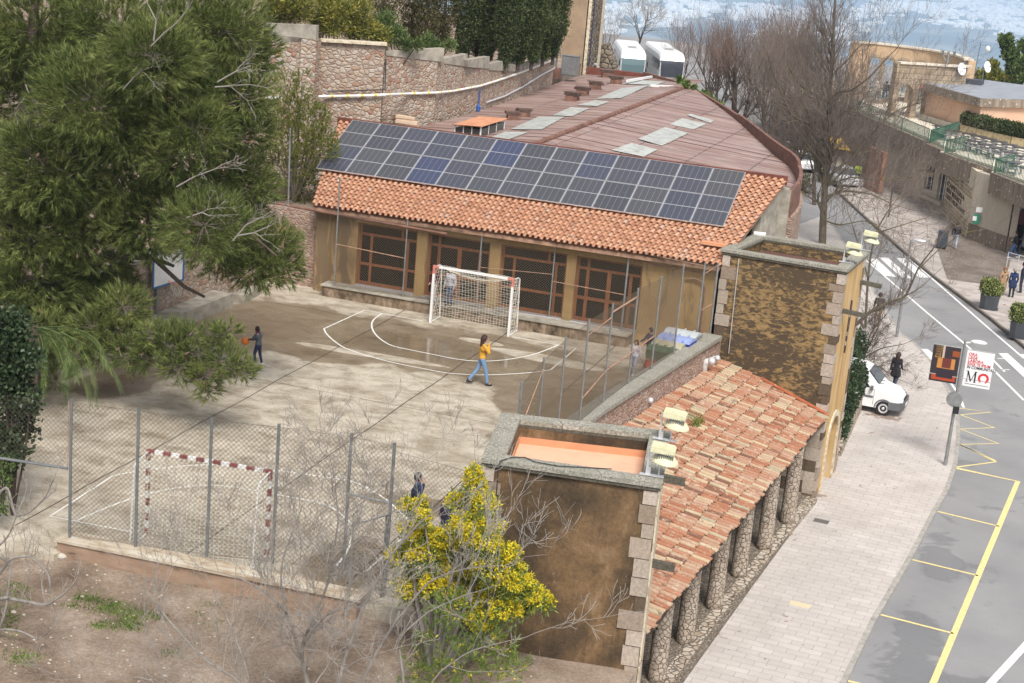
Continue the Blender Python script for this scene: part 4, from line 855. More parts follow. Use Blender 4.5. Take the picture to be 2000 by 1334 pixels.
b = MB(); p = at(1040,897,3.99); b.tube([at(x,y,3.985) for x,y in [(978,900),(1000,893),(1025,893),(1045,902),(1090,910),(1150,913),(1195,916)]], .012, 5); a = at(978,900,3.985); b.tube([a, V(a.x+.02,a.y-.17,3.9), V(a.x+.02,a.y-.18,-.2)], .012, 5); b.build('black_cable', flat('cable_rubber',(.03,.03,.03)), label='thin black cable lying on the near tower coping and hanging down', cat='cable')
b = MB(); b.tube([aty(1443,505,23.28), aty(1423,690,23.28)], .014, 5); b.build('metal_conduit', MT['alu'], label='thin metal conduit down the far tower front', cat='conduit')
for k, (px, py, l, lean) in enumerate([(1512,486,'orange tile leaning at the left inside the far tower roof',0),(1522,487,'orange tile leaning second inside the far tower roof',.1),(1540,493,'orange tile leaning alone inside the far tower roof',-.1)]):
    p = at(px, py, 3.5); b = MB(); b.box(p+V(0,0,.13),(.16,.05,.34), .2, M=Matrix.Rotation(-.5,3,'X')@Matrix.Rotation(lean,3,'Z')); b.build('roof_tile', plain('terracotta',(.50,.17,.08),.7), label=l, cat='tile', group='loose tiles on the far tower')
p = at(1483,460,3.95); b = MB(); b.tube([p+V(-.2,0,.05), p+V(.18,0,.05)], .085, 12); b.tube([p+V(.18,0,.05), p+V(.22,0,.05)], .10, 12); b.build('white_pipe_end', MT['whitepaint'], label='short white pipe end resting on the far tower coping', cat='pipe')

# floodlights
def flood(p, rz, label, first=[None]):
    if first[0] is None:
        t = thing('floodlight', label, 'floodlight', p, rz, 'pale green floodlights on the towers'); ye = plain('aged_cream_enamel', (.62,.60,.40), .45, .15, 6)
        b = MB(); b.box((0,0,.015),(.34,.10,.02)); b.bar(V(0,0,.02), V(0,0,.18), .10, .03); b.bar(V(-.02,0,.15), V(-.02,0,.62), .04, .035); b.tube([V(.22,0,.0), V(.22,0,.22)], .015, 6); b.box((.22,0,.01),(.22,.12,.02)); b.build('bracket', MT['alu'], t, True)
        b = MB(); M = Matrix.Rotation(R(6),3,'Y'); b.box((.26,0,.60),(.50,.30,.13), M=M); b.box((.26,0,.68),(.46,.26,.03), M=M); b.build('gear_box', ye, t, True)
        b = MB(); b.lathe(V(.32,0,.36), [(.08,.14),(.19,.10),(.27,.02),(.285,-.02),(.27,-.03)], 20, M=Matrix.Rotation(R(8),3,'Y')); b.build('reflector', ye, t, True, smooth=False)
        b = MB()
        for k in range(9): b.box((.12+.045*k,-.165,.50),(.018,.05,.10))
        b.build('cooling_fins', MT['greypost'], t, True)
        first[0] = t; return t
    return copy_thing(first[0], p, rz, label)
flood(at(1290,858,3.97), R(5), 'pale floodlight on the back corner of the near tower'); flood(at(1265,928,3.97), R(8), 'pale floodlight on the front corner of the near tower')
flood(at(1648,512,3.97), R(3), 'pale floodlight on the front corner of the far tower'); flood(at(1682,488,3.97), R(3), 'pale floodlight on the back corner of the far tower')

# ================================================================== GOALS
def goal(p, ang, label, redm, stripes, depth=.9):
    t = thing('goal', label, 'goal', p, ang, 'small football goals'); Wd, Hh = 3.08, 2.08
    def stripe(a, c, n, first_red, name, side):
        a = Vector(a); c = Vector(c); bw = MB(); br_ = MB()
        for i in range(n):
            q0 = a.lerp(c, i/n); q1 = a.lerp(c, (i+1)/n); d = (q1-q0).normalized()*.0005
            red = stripes and (i % 2 == 0) if first_red else stripes and (i % 2 == 1)
            if not stripes: red = i in (0,) or (i == n-1 and name == 'crossbar')
            (br_ if red else bw).bar(q0+d, q1-d, .08, .08)
        m = bw; off = len(m.v); m.m = [0]*len(m.f); br_.m = [1]*len(br_.f)
        m.v += br_.v; m.f += [tuple(i+off for i in f) for f in br_.f]; m.m += br_.m
        m.build(name, [MT['whitepaint'], redm], t, True)
    n = 15 if stripes else 13
    stripe((0,0,Hh-.04),(0,0,0), 11 if stripes else 9, True, 'post', 0); stripe((3,0,Hh-.04),(3,0,0), 11 if stripes else 9, True, 'post', 1); stripe((-.04,0,Hh),(3.04,0,Hh), n, True, 'crossbar', 0)
    b = MB()
    for x in (0, 3): b.tube([V(x,0,Hh), V(x,.55,Hh-.05), V(x,.72,Hh-.12), V(x,depth-.05,.15), V(x,depth,.03), V(x,.04,.03)], .02, 6)
    b.build('back_stay', MT['whitepaint'], t, True)
    b = MB(); rr = random.Random(3); s_ = .12; r = .0055
    def sag(u, v): return .10*math.sin(math.pi*u)*math.sin(math.pi*v)
    nu = 26; nv = 22
    def back(i, j):
        x = 3*i/nu; v = j/nv; z = Hh-.10-(Hh-.13)*v; y = .66+(depth-.66)*v; return V(x, y+sag(i/nu, v)*1.2+.02*math.sin(i*1.7+j), z+.02*math.sin(j*2.1+i*.7))
    def top(i, j): v = j/5; return V(3*i/nu, .64*v, Hh-.0-.1*v-.28*math.sin(math.pi*i/nu)*math.sin(math.pi*v*.6))
    for fn, mv in ((back, nv), (top, 5)):
        for i in range(nu+1): b.tube([fn(i, j) for j in range(mv+1)], r, 3, False)
        for j in range(mv+1): b.tube([fn(i, j) for i in range(nu+1)], r, 3, False)
    for x in (0, 3):
        def side(i, j): v = j/18; ym = .64+(depth-.66)*v; return V(x+.04*math.sin(i+j), ym*i/6, Hh-.08-(Hh-.1)*v)
        for i in range(7): b.tube([side(i, j) for j in range(19)], r, 3, False)
        for j in range(19): b.tube([side(i, j) for i in range(7)], r, 3, False)
    b.build('net', MT['net'], t, True)
    return t
g0 = at(840.5,630,0); g1 = at(994.8,657.6,0); goal(g0, math.atan2(g1.y-g0.y, g1.x-g0.x), 'white goal with netting in front of the school windows', MT['goalred2'], False)
g0 = at(286,1044,0); g1 = at(518,1086,0); t = goal(g0, math.atan2(g1.y-g0.y, g1.x-g0.x), 'red and white striped goal behind the near fence', MT['goalred'], True); 
t.scale = (1,-1,1)

# ================================================================== FENCES
def chainlink(B, a, c, z0, z1, pitch=.075, w_=.005, zt2=None):
    """real crossing wires on the vertical rectangle a-c"""
    a = V(a[0], a[1], 0); c = V(c[0], c[1], 0); d = c-a; L = d.length; d.normalize(); n = V(-d.y, d.x, 0)*w_*.5; H_ = z1-z0; st = pitch*math.sqrt(2)
    for sgn in (1, -1):
        k = -H_ if sgn > 0 else 0
        while k < (L if sgn > 0 else L+H_):
            # points u = k + s*sgn, z = s
            s0, s1 = 0.0, H_
            if sgn > 0: s0 = max(0, -k); s1 = min(H_, L-k)
            else: s0 = max(0, k-L); s1 = min(H_, k)
            if s1-s0 > .02:
                u0, u1 = (k+s0, k+s1) if sgn > 0 else (k-s0, k-s1)
                p = a+d*u0+V(0,0,z0+s0); q = a+d*u1+V(0,0,z0+s1); o = (d*(-sgn)+V(0,0,1)).normalized()*w_*.6
                B.add([p-o, p+o, q+o, q-o], [(0,1,2,3)]); B.add([p-n, p+n, q+n, q-n], [(0,1,2,3)])
            k += st
def fence(label, posts, z0, h, r=.03, mesh=True, mesh_z=0, rails=(), pm='galv', wm='wire', cat='fence', slender=False, pitch=.075, hm=None, ww=.005):
    p0 = posts[0]; t = thing('chain_link_fence', label, cat, (p0[0], p0[1], z0)); hm = hm or h
    for p in posts:
        b = MB(); hh = p[2] if len(p) > 2 else h; b.tube([V(p[0],p[1],z0), V(p[0]+.0,p[1],z0+hh)], r, 10); b.tube([V(p[0],p[1],z0+hh-.001), V(p[0],p[1],z0+hh+.02)], r*1.1, 10); b.build('post', MT[pm], t)
    if mesh:
        for p, q in zip(posts, posts[1:]):
            b = MB(); chainlink(b, p, q, z0+.04+mesh_z, z0+hm-.05, pitch, ww)
            for z in (z0+.05+mesh_z, z0+hm-.05): b.tube([V(p[0],p[1],z), V(q[0],q[1],z)], .005, 3)
            b.build('mesh_panel', MT[wm], t)
    for (i, j, z1_, z2_, rr_) in rails:
        b = MB(); b.tube([V(posts[i][0],posts[i][1],z0+z1_), V(posts[j][0],posts[j][1],z0+z2_)], rr_, 7); b.build('rail', MT['rusty'], t)
    return t
nf = [tuple(at(x, y, .3))[:2] for x, y in ((136,1049.5),(264.6,1067.5),(404,1086.6),(532,1100),(670,1120),(752,1140))]
fence('near chain link fence with tall grey posts on the low kerb wall', nf, .3, 3.27, .036, True, .0, (), 'greypost', 'wire', pitch=.08, ww=.0065)
q0 = at(0,1030,-.0); b = None
t = thing('chain_link_fence', 'chain link panel with low steel rail at the left edge of the yard', 'fence', (nf[0][0]-1.6, nf[0][1]-.4, 0))
b = MB(); pe = V(nf[0][0]-.07, nf[0][1], 0); pw = pe+V(-3.0,-.55,0); b.tube([pe+V(0,0,1.95), pw+V(0,0,2.0)], .035, 8); b.build('rail', MT['greypost'], t)
b = MB(); chainlink(b, pw, pe, 2.0, 3.5, .08); b.build('mesh_panel', MT['wire'], t); b = MB(); b.tube([pe+V(0,0,2.0), pe+V(0,0,3.55)], .012, 5); b.build('stretcher_bar', MT['rusty'], t)
nf2 = [nf[5], (7.35,-.6), tuple(at(925,925,.0))[:2]]
fence('chain link fence between the near gate and the near tower', [nf[5], tuple(aty(927,1000,-.75))[:2], (8.3,-.85)], .0, 3.45, .028, True, 0, (), 'galv', 'wire', pitch=.08)
# open gate
t = thing('gate', 'open mesh gate with grey tube frame beside the near goal', 'gate', (nf[4][0],nf[4][1],0)); a = V(nf[5][0],nf[5][1],0); c = a+V(-.42,-1.0,0)
b = MB(); b.tube([c+V(0,0,-.15), c+V(0,0,1.95), a+V(0,0,1.95)], .028, 7); b.tube([c+V(0,0,-.12), a+V(0,0,-.0)], .028, 7); b.tube([a+V(-.05,-.05,0), a+V(-.05,-.05,1.95)], .025, 7); b.tube([V(nf[4][0],nf[4][1],2.2), V(nf[5][0],nf[5][1],2.2)], .03, 8); b.build('frame', MT['galv'], t)
b = MB(); chainlink(b, c, a, 0, 1.9, .08); b.build('mesh_panel', MT['wire'], t)
# wall-top fence on the street side
sf = [tuple(at(x, y, 4.0))[:2] for x, y in ((1335.8,517.5),(1292,541),(1246.8,563.8),(1197.5,593.8),(1151,625),(1105.8,660),(1063,698.8),(1019,747))]
fence('chain link fence with slim posts behind the street wall coping', sf, 1.0, 3.0, .03, True, 0, ((2,3,2.75,2.75,.03),(3,4,2.6,2.55,.02),(1,3,1.1,1.0,.022),(3,4,1.0,.7,.022),(6,7,2.7,1.6,.02)), 'galv', 'wire2', pitch=.07, ww=.008)
# tall fence before the facade
ff = [tuple(at(x, y, .46))[:2] for x, y in ((652,558.8),(786,579.5),(930,600),(1072,620),(1213,645))]
fence('tall chain link fence guarding the glazed bays of the school', [(*ff[0],4.05)]+[(x, y, 2.85) for x, y in ff[1:4]]+[(*ff[4],3.05)], .46, 2.9, .028, True, 0, ((0,1,1.6,1.45,.018),(2,3,1.5,1.6,.012),(3,4,1.35,1.3,.015)), 'galv', 'wire2', pitch=.07, hm=2.8, ww=.009)
cf = [ff[4], (8.03,22.9), (8.45,23.1)]
fence('chain link fence over the plain ochre wall beside the far tower', cf, .46, 3.0, .035, True, 0, ((0,1,2.9,2.9,.015),(1,2,2.6,2.95,.015),(1,2,1.3,1.6,.015)), 'galv', 'wire2', pitch=.07, ww=.009)
p = aty(567,330,24.3); b = MB(); b.tube([aty(562,445,24.3), aty(567,250,24.3)], .035, 8); b.build('steel_pole', MT['galv'], label='bare steel pole beside the juniper left of the school roof', cat='pole')
t = thing('chain_link_fence', 'short green fence corner on the rubble wall left of the school', 'fence', aty(533,440,24.2)); a = aty(533,440,24.2); c = aty(470,430,24.2)
b = MB(); b.tube([a, a+V(0,0,1.3)], .03, 7); b.tube([a+V(0,0,1.25), c+V(0,0,-.1)], .02, 6); b.build('post', flat('green_post', (.02,.12,.07), .5), t); b = MB(); chainlink(b, c, a, a.z, a.z+1.2, .07); b.build('mesh_panel', flat('green_wire', (.03,.11,.07), .5), t)

# ================================================================== YARD THINGS
# basketball stand
t = thing('basketball_stand', 'basketball stand with white backboard beside the stone wall', 'basketball hoop', at(303,640,0)); p = at(303,640,0); h0 = aty(328,525,p.y+.3)
b = MB(); b.bar(p, V(p.x,p.y,2.6), .16, .16); b.bar(V(p.x-2.0,p.y+.1,h0.z+.3), h0+V(0,.2,0), .16, .16); b.build('pole', MT['galv'], t)
bn = Matrix.Rotation(R(84),3,'Z'); b = MB(); b.box(h0+V(0,0,.05),(1.7,.04,1.15), M=bn); b.build('backboard', MT['whitepaint'], t)
b = MB()
for s_ in (-1,1): b.box(h0+bn@V(s_*.84,-.03,.05),(.07,.03,1.2), M=bn); b.box(h0+bn@V(0,-.03,.05+s_*.57),(1.75,.03,.06), M=bn)
b.build('board_frame', flat('blue_edge', (.05,.16,.35), .5), t)
rc = h0+bn@V(0,-.28,-.33); rc = h0+V(.42,-.1,-.42); b = MB(); b.tube([rc+V(.23*math.cos(k*math.pi/8),.23*math.sin(k*math.pi/8),0) for k in range(17)], .012, 5, False); b.bar(h0+V(.05,0,-.42), rc-V(.2,0,0), .05, .02); b.build('hoop', flat('orange_rim', (.80,.25,.04), .5), t)
b = MB()
for k in range(10):
    for s_ in (1,-1):
        pts = [rc+V((.225-.12*j/5)*math.cos(k*.628+s_*j*.314),(.225-.12*j/5)*math.sin(k*.628+s_*j*.314),-.09*j) for j in range(6)]; b.tube(pts, .006, 3, False)
b.build('net', MT['net'], t)
t = thing('painted_pillar', 'upright painted board with blue and red daubs under the hoop', 'board', at(318,612,0)); p = at(318,612,0)
b = MB(); b.box((p.x,p.y,.8),(.5,.05,1.6), -1.1); tt = NT('mural_paint', .8); c = tt.ramp(tt.noise(tt.pos(), 3, 2), [(.3,(.10,.22,.40)),(.45,(.45,.12,.08)),(.55,(.50,.42,.30)),(.7,(.05,.25,.12))]); tt.col(c); b.build('panel', tt.m, t); b = MB(); b.bar((p.x,p.y+.3,0),(p.x,p.y+.3,1.7),.07); b.build('post', MT['barkd'], t)
# wheeled bins
def bin_(p, rz, w_, d_, h_, body, lid, label, lean=0):
    t = thing('waste_container', label, 'waste bin', p, rz, 'waste bins along the street wall')
    b = MB(); b.prism([(-w_*.44,-d_*.42),(w_*.44,-d_*.42),(w_*.44,d_*.42),(-w_*.44,d_*.42)], .10, .11)
    vs = [(-w_*.43,-d_*.40,.10),(w_*.43,-d_*.40,.10),(w_*.43,d_*.40,.10),(-w_*.43,d_*.40,.10),(-w_*.5,-d_*.5,h_),(w_*.5,-d_*.5,h_),(w_*.5,d_*.5,h_),(-w_*.5,d_*.5,h_)]; b.add(vs, [(0,3,2,1),(0,1,5,4),(1,2,6,5),(2,3,7,6),(3,0,4,7)]); b.box((0,0,h_-.03),(w_*1.05,d_*1.05,.05)); b.build('body', body, t, True)
    b = MB(); n = 6; pr = [(-d_*.55+(d_*1.1)*k/n, h_+.01+.14*math.sin(math.pi*(k/n)*.9+.15)) for k in range(n+1)]; b.add([(s_*w_*.53, y, z) for s_ in (-1,1) for y, z in pr], [(k,k+1,n+2+k,n+1+k) for k in range(n)]+[tuple(range(n+1)), tuple(range(2*n+1,n,-1))]); 
    for k in (-.3,0,.3): b.bar(V(w_*k,-d_*.5,h_+.09), V(w_*k,d_*.35,h_+.14), .05, .02)
    b.build('lid', lid, t, True)
    for sx in (-1,1):
        for sy in (-1,1): b = MB(); b.lathe(V(sx*w_*.38,sy*d_*.34,.08), [(.08,-.025),(.08,.025)], 12, 'X'); b.build('wheel', flat('black_rubber', (.02,.02,.02), .8) if 'rub' not in MT else MT['rub'], t, True)
    return t
MT['rub'] = flat('black_rubber', (.02,.02,.022), .8)
pb = lambda n, c: plain(n, c, .45, .15, 8)
def bxy(px, py, z): p = at(px, py, z); return (p.x, p.y)
bx = [(bxy(1334,653,1.1),1.1,.8,1.1,'bin_grey',(.26,.29,.31),'lid_grey',(.42,.45,.46),'large grey container with pale lid, farthest from the viewer'),(bxy(1322,664,1.05),1.1,.8,1.05,'bin_blue',(.03,.06,.33),'lid_blue',(.26,.32,.55),'large blue waste container with faded blue lid'),(bxy(1307,675,.95),1.0,.7,.95,'bin_yellow',(.46,.36,.04),'lid_yellow',(.40,.37,.26),'yellow waste container with dusty cream lid'),(bxy(1294,685,.88),.9,.62,.88,'bin_yellow2',(.08,.13,.08),'lid_green',(.06,.12,.07),'waste container with dark green lid beside the yellow one'),(bxy(1293,698,.62),.75,.5,.62,'bin_black',(.03,.03,.035),'lid_black',(.13,.12,.12),'black waste container with drooping lid')]
for (xy, w_, d_, h_, n1, c1, n2, c2, l) in bx: bin_((*xy,0), R(-6), w_, d_, h_, pb(n1, c1), pb(n2, c2), l)
t = thing('red_barrel', 'faded red barrel in front of the black bin', 'barrel', (*bxy(1271,704,.6),0)); b = MB(); b.lathe((0,0,0), [(.17,0),(.19,.05),(.19,.20),(.205,.22),(.19,.24),(.19,.40),(.205,.42),(.19,.44),(.185,.62)], 18); b.build('drum', plain('faded_red_drum', (.45,.07,.04), .6, .35, 5), t, True, smooth=False); b = MB(); b.lathe((0,0,0), [(.18,.62),(.18,.64)], 18); b.build('lid', MT['redpaint2'], t, True)
# weeds
def tufts(name, label, cat, pts, h, mat, kind='stuff', n=10, spread=.15, w_=.018):
    P = []
    for p in pts:
        for _ in range(n):
            a = random.uniform(0, 6.28); r = random.uniform(0, spread); q = Vector(p)+V(math.cos(a)*r, math.sin(a)*r, 0); hh = h*random.uniform(.4,1.2); l = V(random.uniform(-.6,.6), random.uniform(-.6,.6), 1).normalized()*hh; s_ = V(-l.y, l.x, .01).normalized()*w_ if abs(l.x)+abs(l.y) > 1e-3 else V(w_,0,0)
            P += [tuple(q-s_), tuple(q+s_), tuple(q+l)]
    o = mesh_np(name, np.array(P), 3, mat); tag(o, label, cat, kind=kind); return o
pts = []
for (cx, cy_), (sx, sy), n in [((170,1168),(20,8),22), ((215,1185),(30,14),50), ((265,1195),(25,10),30), ((205,1215),(30,6),16), ((255,1215),(20,8),30), ((140,1180),(12,6),6), ((45,1270),(22,12),24), ((30,1160),(22,20),24), ((385,1145),(8,4),4), ((310,1205),(12,6),8), ((15,1200),(18,30),22), ((330,1265),(14,4),5), ((400,1200),(30,30),10)]:
    for _ in range(n): p = at(random.gauss(cx, sx*.6), random.gauss(cy_, sy*.6), -.2); pts.append((p.x, p.y, dz(p.x, p.y)))
tufts('grass_patch', 'low green weeds scattered over the bare dirt yard', 'grass', pts, .055, MT['grass'], n=22, spread=.22, w_=.012)
pts = [tuple(at(random.gauss(1318+k*.7, 7), random.gauss(800+k*.45, 5), -.35)) for k in range(60)]
tufts('roof_plants', 'dry green plants growing on the arcade tiles', 'plants', pts, .22, MT['juniper'], n=26, spread=.14, w_=.014)
pts = [tuple(at(random.gauss(1430,14)-30+10, random.gauss(775,8)-8, -.3)) for k in range(16)]
tufts('dry_roof_weeds', 'grey dry weeds on the upper arcade tiles', 'plants', pts, .10, plain('dry_weed', (.28,.23,.19), .9), n=24, spread=.18, w_=.01)
b = MB()
for _ in range(170):
    p = at(random.uniform(0,420), random.uniform(1090,1330), -.2); s_ = random.uniform(.008,.03)*(2 if random.random() < .06 else 1); b.ball((p.x,p.y,dz(p.x,p.y)+s_*.3), (s_*1.3,s_,s_*.7), 6, 4)
b.build('pebbles', flat('pale_pebbles', (.44,.39,.33), .9), label='small pale pebbles scattered on the dirt', cat='pebbles', kind='stuff')
p = at(120,1090,-.15); b = MB(); b.ball(p+V(0,0,.05), (.14,.10,.08), 9, 6); b.build('stone', plain('grey_stone', (.42,.39,.34), .9), label='fist-sized pale stone at the left end of the kerb wall', cat='stone')

# ================================================================== PEOPLE
PEOPLE = []
def person(p, rz, h, label, top, legs, hair, skin=(.45,.27,.19), pose='stand', long_hair=0, coat=0, hat=None, shoe=(.03,.03,.03), seed=0, fine=True, scarf=None, hood=None, voxel=None):
    s_ = h/1.75; rr = random.Random(seed); t = thing('person', label, 'person', p, rz)
    # joints, forward +Y, right +X
    J = dict(pel=V(0,0,.95), che=V(0,.0,1.28), nec=V(0,-.01,1.47), hed=V(0,.03,1.62))
    A = {}; Lg = {}
    for sd, nm in ((-1,'l'),(1,'r')):
        A[nm] = [V(sd*.17,-.01,1.42), V(sd*.23,-.04,1.14), V(sd*.24,.06,.90)]
        Lg[nm] = [V(sd*.09,0,.92), V(sd*.10,.03,.50), V(sd*.10,-.02,.09)]
    if pose == 'walk': Lg['l'] = [V(-.09,0,.92), V(-.09,.20,.53), V(-.09,.24,.10)]; Lg['r'] = [V(.09,0,.92), V(.09,-.02,.50), V(.09,-.34,.15)]; A['r'][2] = V(.22,.20,.95); A['l'][2] = V(-.25,-.08,.88)
    if pose == 'stride_phone': Lg['l'] = [V(-.09,0,.92), V(-.09,-.12,.52), V(-.09,-.40,.14)]; Lg['r'] = [V(.09,0,.92), V(.09,.14,.50), V(.09,.22,.09)]; A['r'] = [V(.17,0,1.42), V(.25,.16,1.20), V(.13,.16,1.50)]; A['l'] = [V(-.17,0,1.42), V(-.20,.14,1.17), V(-.08,.24,1.32)]
    if pose == 'ball': Lg['l'] = [V(-.09,0,.90), V(-.10,.12,.50), V(-.10,.04,.09)]; Lg['r'] = [V(.09,0,.90), V(.12,-.02,.48), V(.12,-.14,.09)]; A['l'] = [V(-.17,.02,1.40), V(-.20,.18,1.18), V(-.13,.42,1.10)]; A['r'] = [V(.17,.02,1.40), V(.20,.16,1.15), V(.13,.40,1.02)]; J['nec'] = V(0,.05,1.45); J['hed'] = V(0,.10,1.60)
    if pose == 'mouth': A['r'] = [V(.17,0,1.42), V(.24,.10,1.16), V(.06,.17,1.53)]
    if pose == 'lean': A['l'] = [V(-.17,.02,1.40), V(-.22,.18,1.16), V(-.15,.38,1.08)]; A['r'] = [V(.17,.02,1.40), V(.22,.18,1.16), V(.15,.38,1.08)]
    if pose == 'drag': A['l'] = [V(-.17,0,1.42), V(-.24,-.08,1.15), V(-.30,-.22,.92)]
    def X(v): return v*s_
    def cap_all(b, lst):
        for a, c, ra, rb in lst: b.cap_(X(a), X(c), ra*s_, rb*s_, 10)
    head = J['hed']; body = MB(); vox = voxel or (.0085 if fine else .013)
    L = [(J['nec']-V(0,0,.03), head-V(0,.01,.06), .052, .055), (head+V(0,0,.03), head+V(0,.0,.035), .090, .088), (head+V(0,.015,-.03), head+V(0,.03,-.055), .066, .055), (head+V(0,.09,.0), head+V(0,.102,-.025), .012, .017),
         (J['che']-V(.09,0,0), J['che']+V(.09,0,0), .095, .095), (J['pel']-V(.06,0,0), J['pel']+V(.06,0,0), .10, .10), (J['pel'], J['che'], .105, .11), (V(-.13,0,1.40), V(.13,0,1.40), .05, .05), (J['che'], J['nec'], .09, .05)]
    for sd, nm in ((-1,'l'),(1,'r')):
        a0, a1, a2 = A[nm]; L += [(a0,a1,.045,.036),(a1,a2,.036,.025)]
        l0, l1, l2 = Lg[nm]; L += [(l0,l1,.075,.052),(l1,l2,.05,.036),(l2,l2+V(0,.14,-.05),.035,.028)]
        # hand: palm, four fingers of different lengths, thumb
        d = (a2-a1).normalized(); side = V(sd,0,0)-d*d.x*sd; side.normalize(); nrm = d.cross(side)
        pc = a2+d*.055; L += [(a2, pc, .022, .026), (pc-side*.014, pc+side*.014, .019, .019)]
        for k, ln in enumerate((.058,.068,.064,.048)):
            o = pc+side*(.024-.016*k)*-1+d*.02; m = o+d*ln*.55-nrm*.004*sd; e = m+d*ln*.45-nrm*.022*sd; L += [(o, m, .0085, .008), (m, e, .008, .0068)]
        th = pc-d*.03-side*.022; L += [(th, th-side*.022+d*.03, .010, .009), (th-side*.022+d*.03, th-side*.024+d*.052, .009, .0075)]
        L += [(head+V(sd*.088,.0,-.012), head+V(sd*.094,-.008,.018), .012, .014)]
    cap_all(body, L); PEOPLE.append((body, 'body', flat('skin_%d' % len(PEOPLE), skin, .55), t, vox*s_))
    tb = MB(); o = .022; T_ = [(J['che']-V(.10,0,-.02), J['che']+V(.10,0,.02), .108+o*.4, .108+o*.4), (J['pel']-V(.05,0,-.02), J['pel']+V(.05,0,.02), .115+o*.4, .115+o*.4), (J['pel']+V(0,0,.0), J['che'], .125, .13), (V(-.15,J['nec'].y*.5,1.405), V(.15,J['nec'].y*.5,1.405), .062, .062), (J['che'], J['nec']-V(0,0,.03), .11, .062)]
    for nm in 'lr': a0, a1, a2 = A[nm]; T_ += [(a0,a1,.066,.056),(a1,a1.lerp(a2,.93),.056,.042)]
    if coat: T_ += [(J['pel']-V(.07,0,0), V(-.09,.0,coat), .13, .15), (J['pel']+V(.07,0,0), V(.09,.0,coat), .13, .15), (V(-.09,0,coat), V(.09,0,coat), .14, .14)]
    if hood: T_ += [(J['nec']+V(0,-.06,.0), J['nec']+V(0,-.09,.04), .07, .075)]
    cap_all(tb, T_); PEOPLE.append((tb, 'coat' if coat else 'top', plain('cloth_%d' % len(PEOPLE), top, .9, .12, 20), t, .014*s_))
    lb = MB(); K = [(J['pel']-V(.05,0,.02), J['pel']+V(.05,0,-.02), .115, .115)]
    for nm in 'lr': l0, l1, l2 = Lg[nm]; K += [(l0,l1,.094,.068),(l1,l1.lerp(l2,.93),.066,.054)]
    cap_all(lb, K); PEOPLE.append((lb, 'trousers', plain('cloth_%d' % len(PEOPLE), legs, .9, .12, 20), t, .014*s_))
    for nm in 'lr':
        l2 = Lg[nm][2]; sb = MB(); cap_all(sb, [(l2+V(0,-.03,-.03), l2+V(0,.13,-.052), .047, .04), (l2+V(0,0,.03), l2, .045, .048)]); PEOPLE.append((sb, 'shoe', flat('shoe_%d' % len(PEOPLE), shoe, .6), t, .012*s_))
    hb_ = MB()
    if hat is None:
        hh_ = [(head+V(0,-.02,.045), head+V(0,-.012,.05), .100, .098), (head+V(-.045,-.02,.01), head+V(.045,-.02,.01), .078, .078), (head+V(0,-.04,-.02), head+V(0,-.03,.03), .085, .09)]
        if long_hair: hh_ += [(head+V(-.04,-.06,0), head+V(-.05,-.08,-long_hair), .07, .055), (head+V(.04,-.06,0), head+V(.05,-.08,-long_hair), .07, .055), (head+V(0,-.07,0), head+V(0,-.10,-long_hair-.04), .075, .05)]
        cap_all(hb_, hh_); PEOPLE.append((hb_, 'hair', plain('hair_%d' % len(PEOPLE), hair, .7, .2, 30), t, .012*s_))
    else:
        cap_all(hb_, [(head+V(0,-.015,.045), head+V(0,-.01,.07), .104, .092), (head+V(-.03,-.02,.02), head+V(.03,-.02,.02), .088, .088)]); PEOPLE.append((hb_, 'hat', plain('hat_%d' % len(PEOPLE), hat, .9, .1), t, .012*s_))
    if scarf: sb = MB(); cap_all(sb, [(J['nec']+V(-.05,.03,.02), J['nec']+V(.05,.03,.02), .06, .06), (J['nec']+V(0,.06,.01), J['nec']+V(0,.09,-.10), .05, .05)]); PEOPLE.append((sb, 'scarf', flat('scarf_%d' % len(PEOPLE), scarf, .9), t, .012*s_))
    if fine:
        for sd in (-1,1): e = MB(); e.ball(X(head+V(sd*.032,.083,.012)), .010*s_, 6, 5); e.build('eye', flat('eye_dark', (.03,.02,.015), .3) if 'eye' not in MT else MT['eye'], t, True)
        mb_ = MB(); mb_.ball(X(head+V(0,.088,-.052)), (.022*s_,.008*s_,.006*s_), 8, 5); mb_.build('mouth', MT['lip'], t, True)
    return t
MT['eye'] = flat('eye_dark', (.03,.02,.015), .3); MT['lip'] = flat('lips', (.36,.12,.10), .5)
def ft(px, py, z): return tuple(at(px, py, z))
NAVY = (.02,.028,.06); JEAN = (.12,.20,.36); DK = (.022,.022,.026); BRN = (.05,.028,.02); BLK = (.02,.015,.013)
person(ft(503,713,0), R(82), 1.28, 'child in grey hoodie and red scarf holding an orange ball', (.10,.11,.13), (.03,.04,.09), BLK, pose='ball', scarf=(.30,.02,.03), shoe=(.7,.7,.7), hood=1)
pb_ = at(484,679,.86); bb = MB(); c0 = Vector(ft(503,713,0)); bc = c0+V(-.46,-.02,.72); bb.ball(bc, .125, 20, 14); bo = bb.build('basketball', plain('orange_rubber', (.80,.22,.04), .6, .1, 20), label='orange basketball held by the child in grey', cat='ball', smooth=True)
person(ft(938,752,0), R(-62), 1.66, 'woman in mustard jumper and jeans walking across the court', (.56,.29,.045), (.17,.27,.44), (.05,.025,.022), pose='stride_phone', long_hair=.24)
person(ft(1237,731,0), R(172), 1.2, 'girl in white printed sweatshirt walking towards the viewer', (.62,.60,.66), (.33,.33,.42), BLK, pose='walk', long_hair=.16, shoe=(.6,.58,.55))
person(ft(1264,716,0), R(125), 1.38, 'boy in navy jumper standing beside the red barrel', (.03,.035,.07), (.10,.10,.13), BLK, pose='lean')
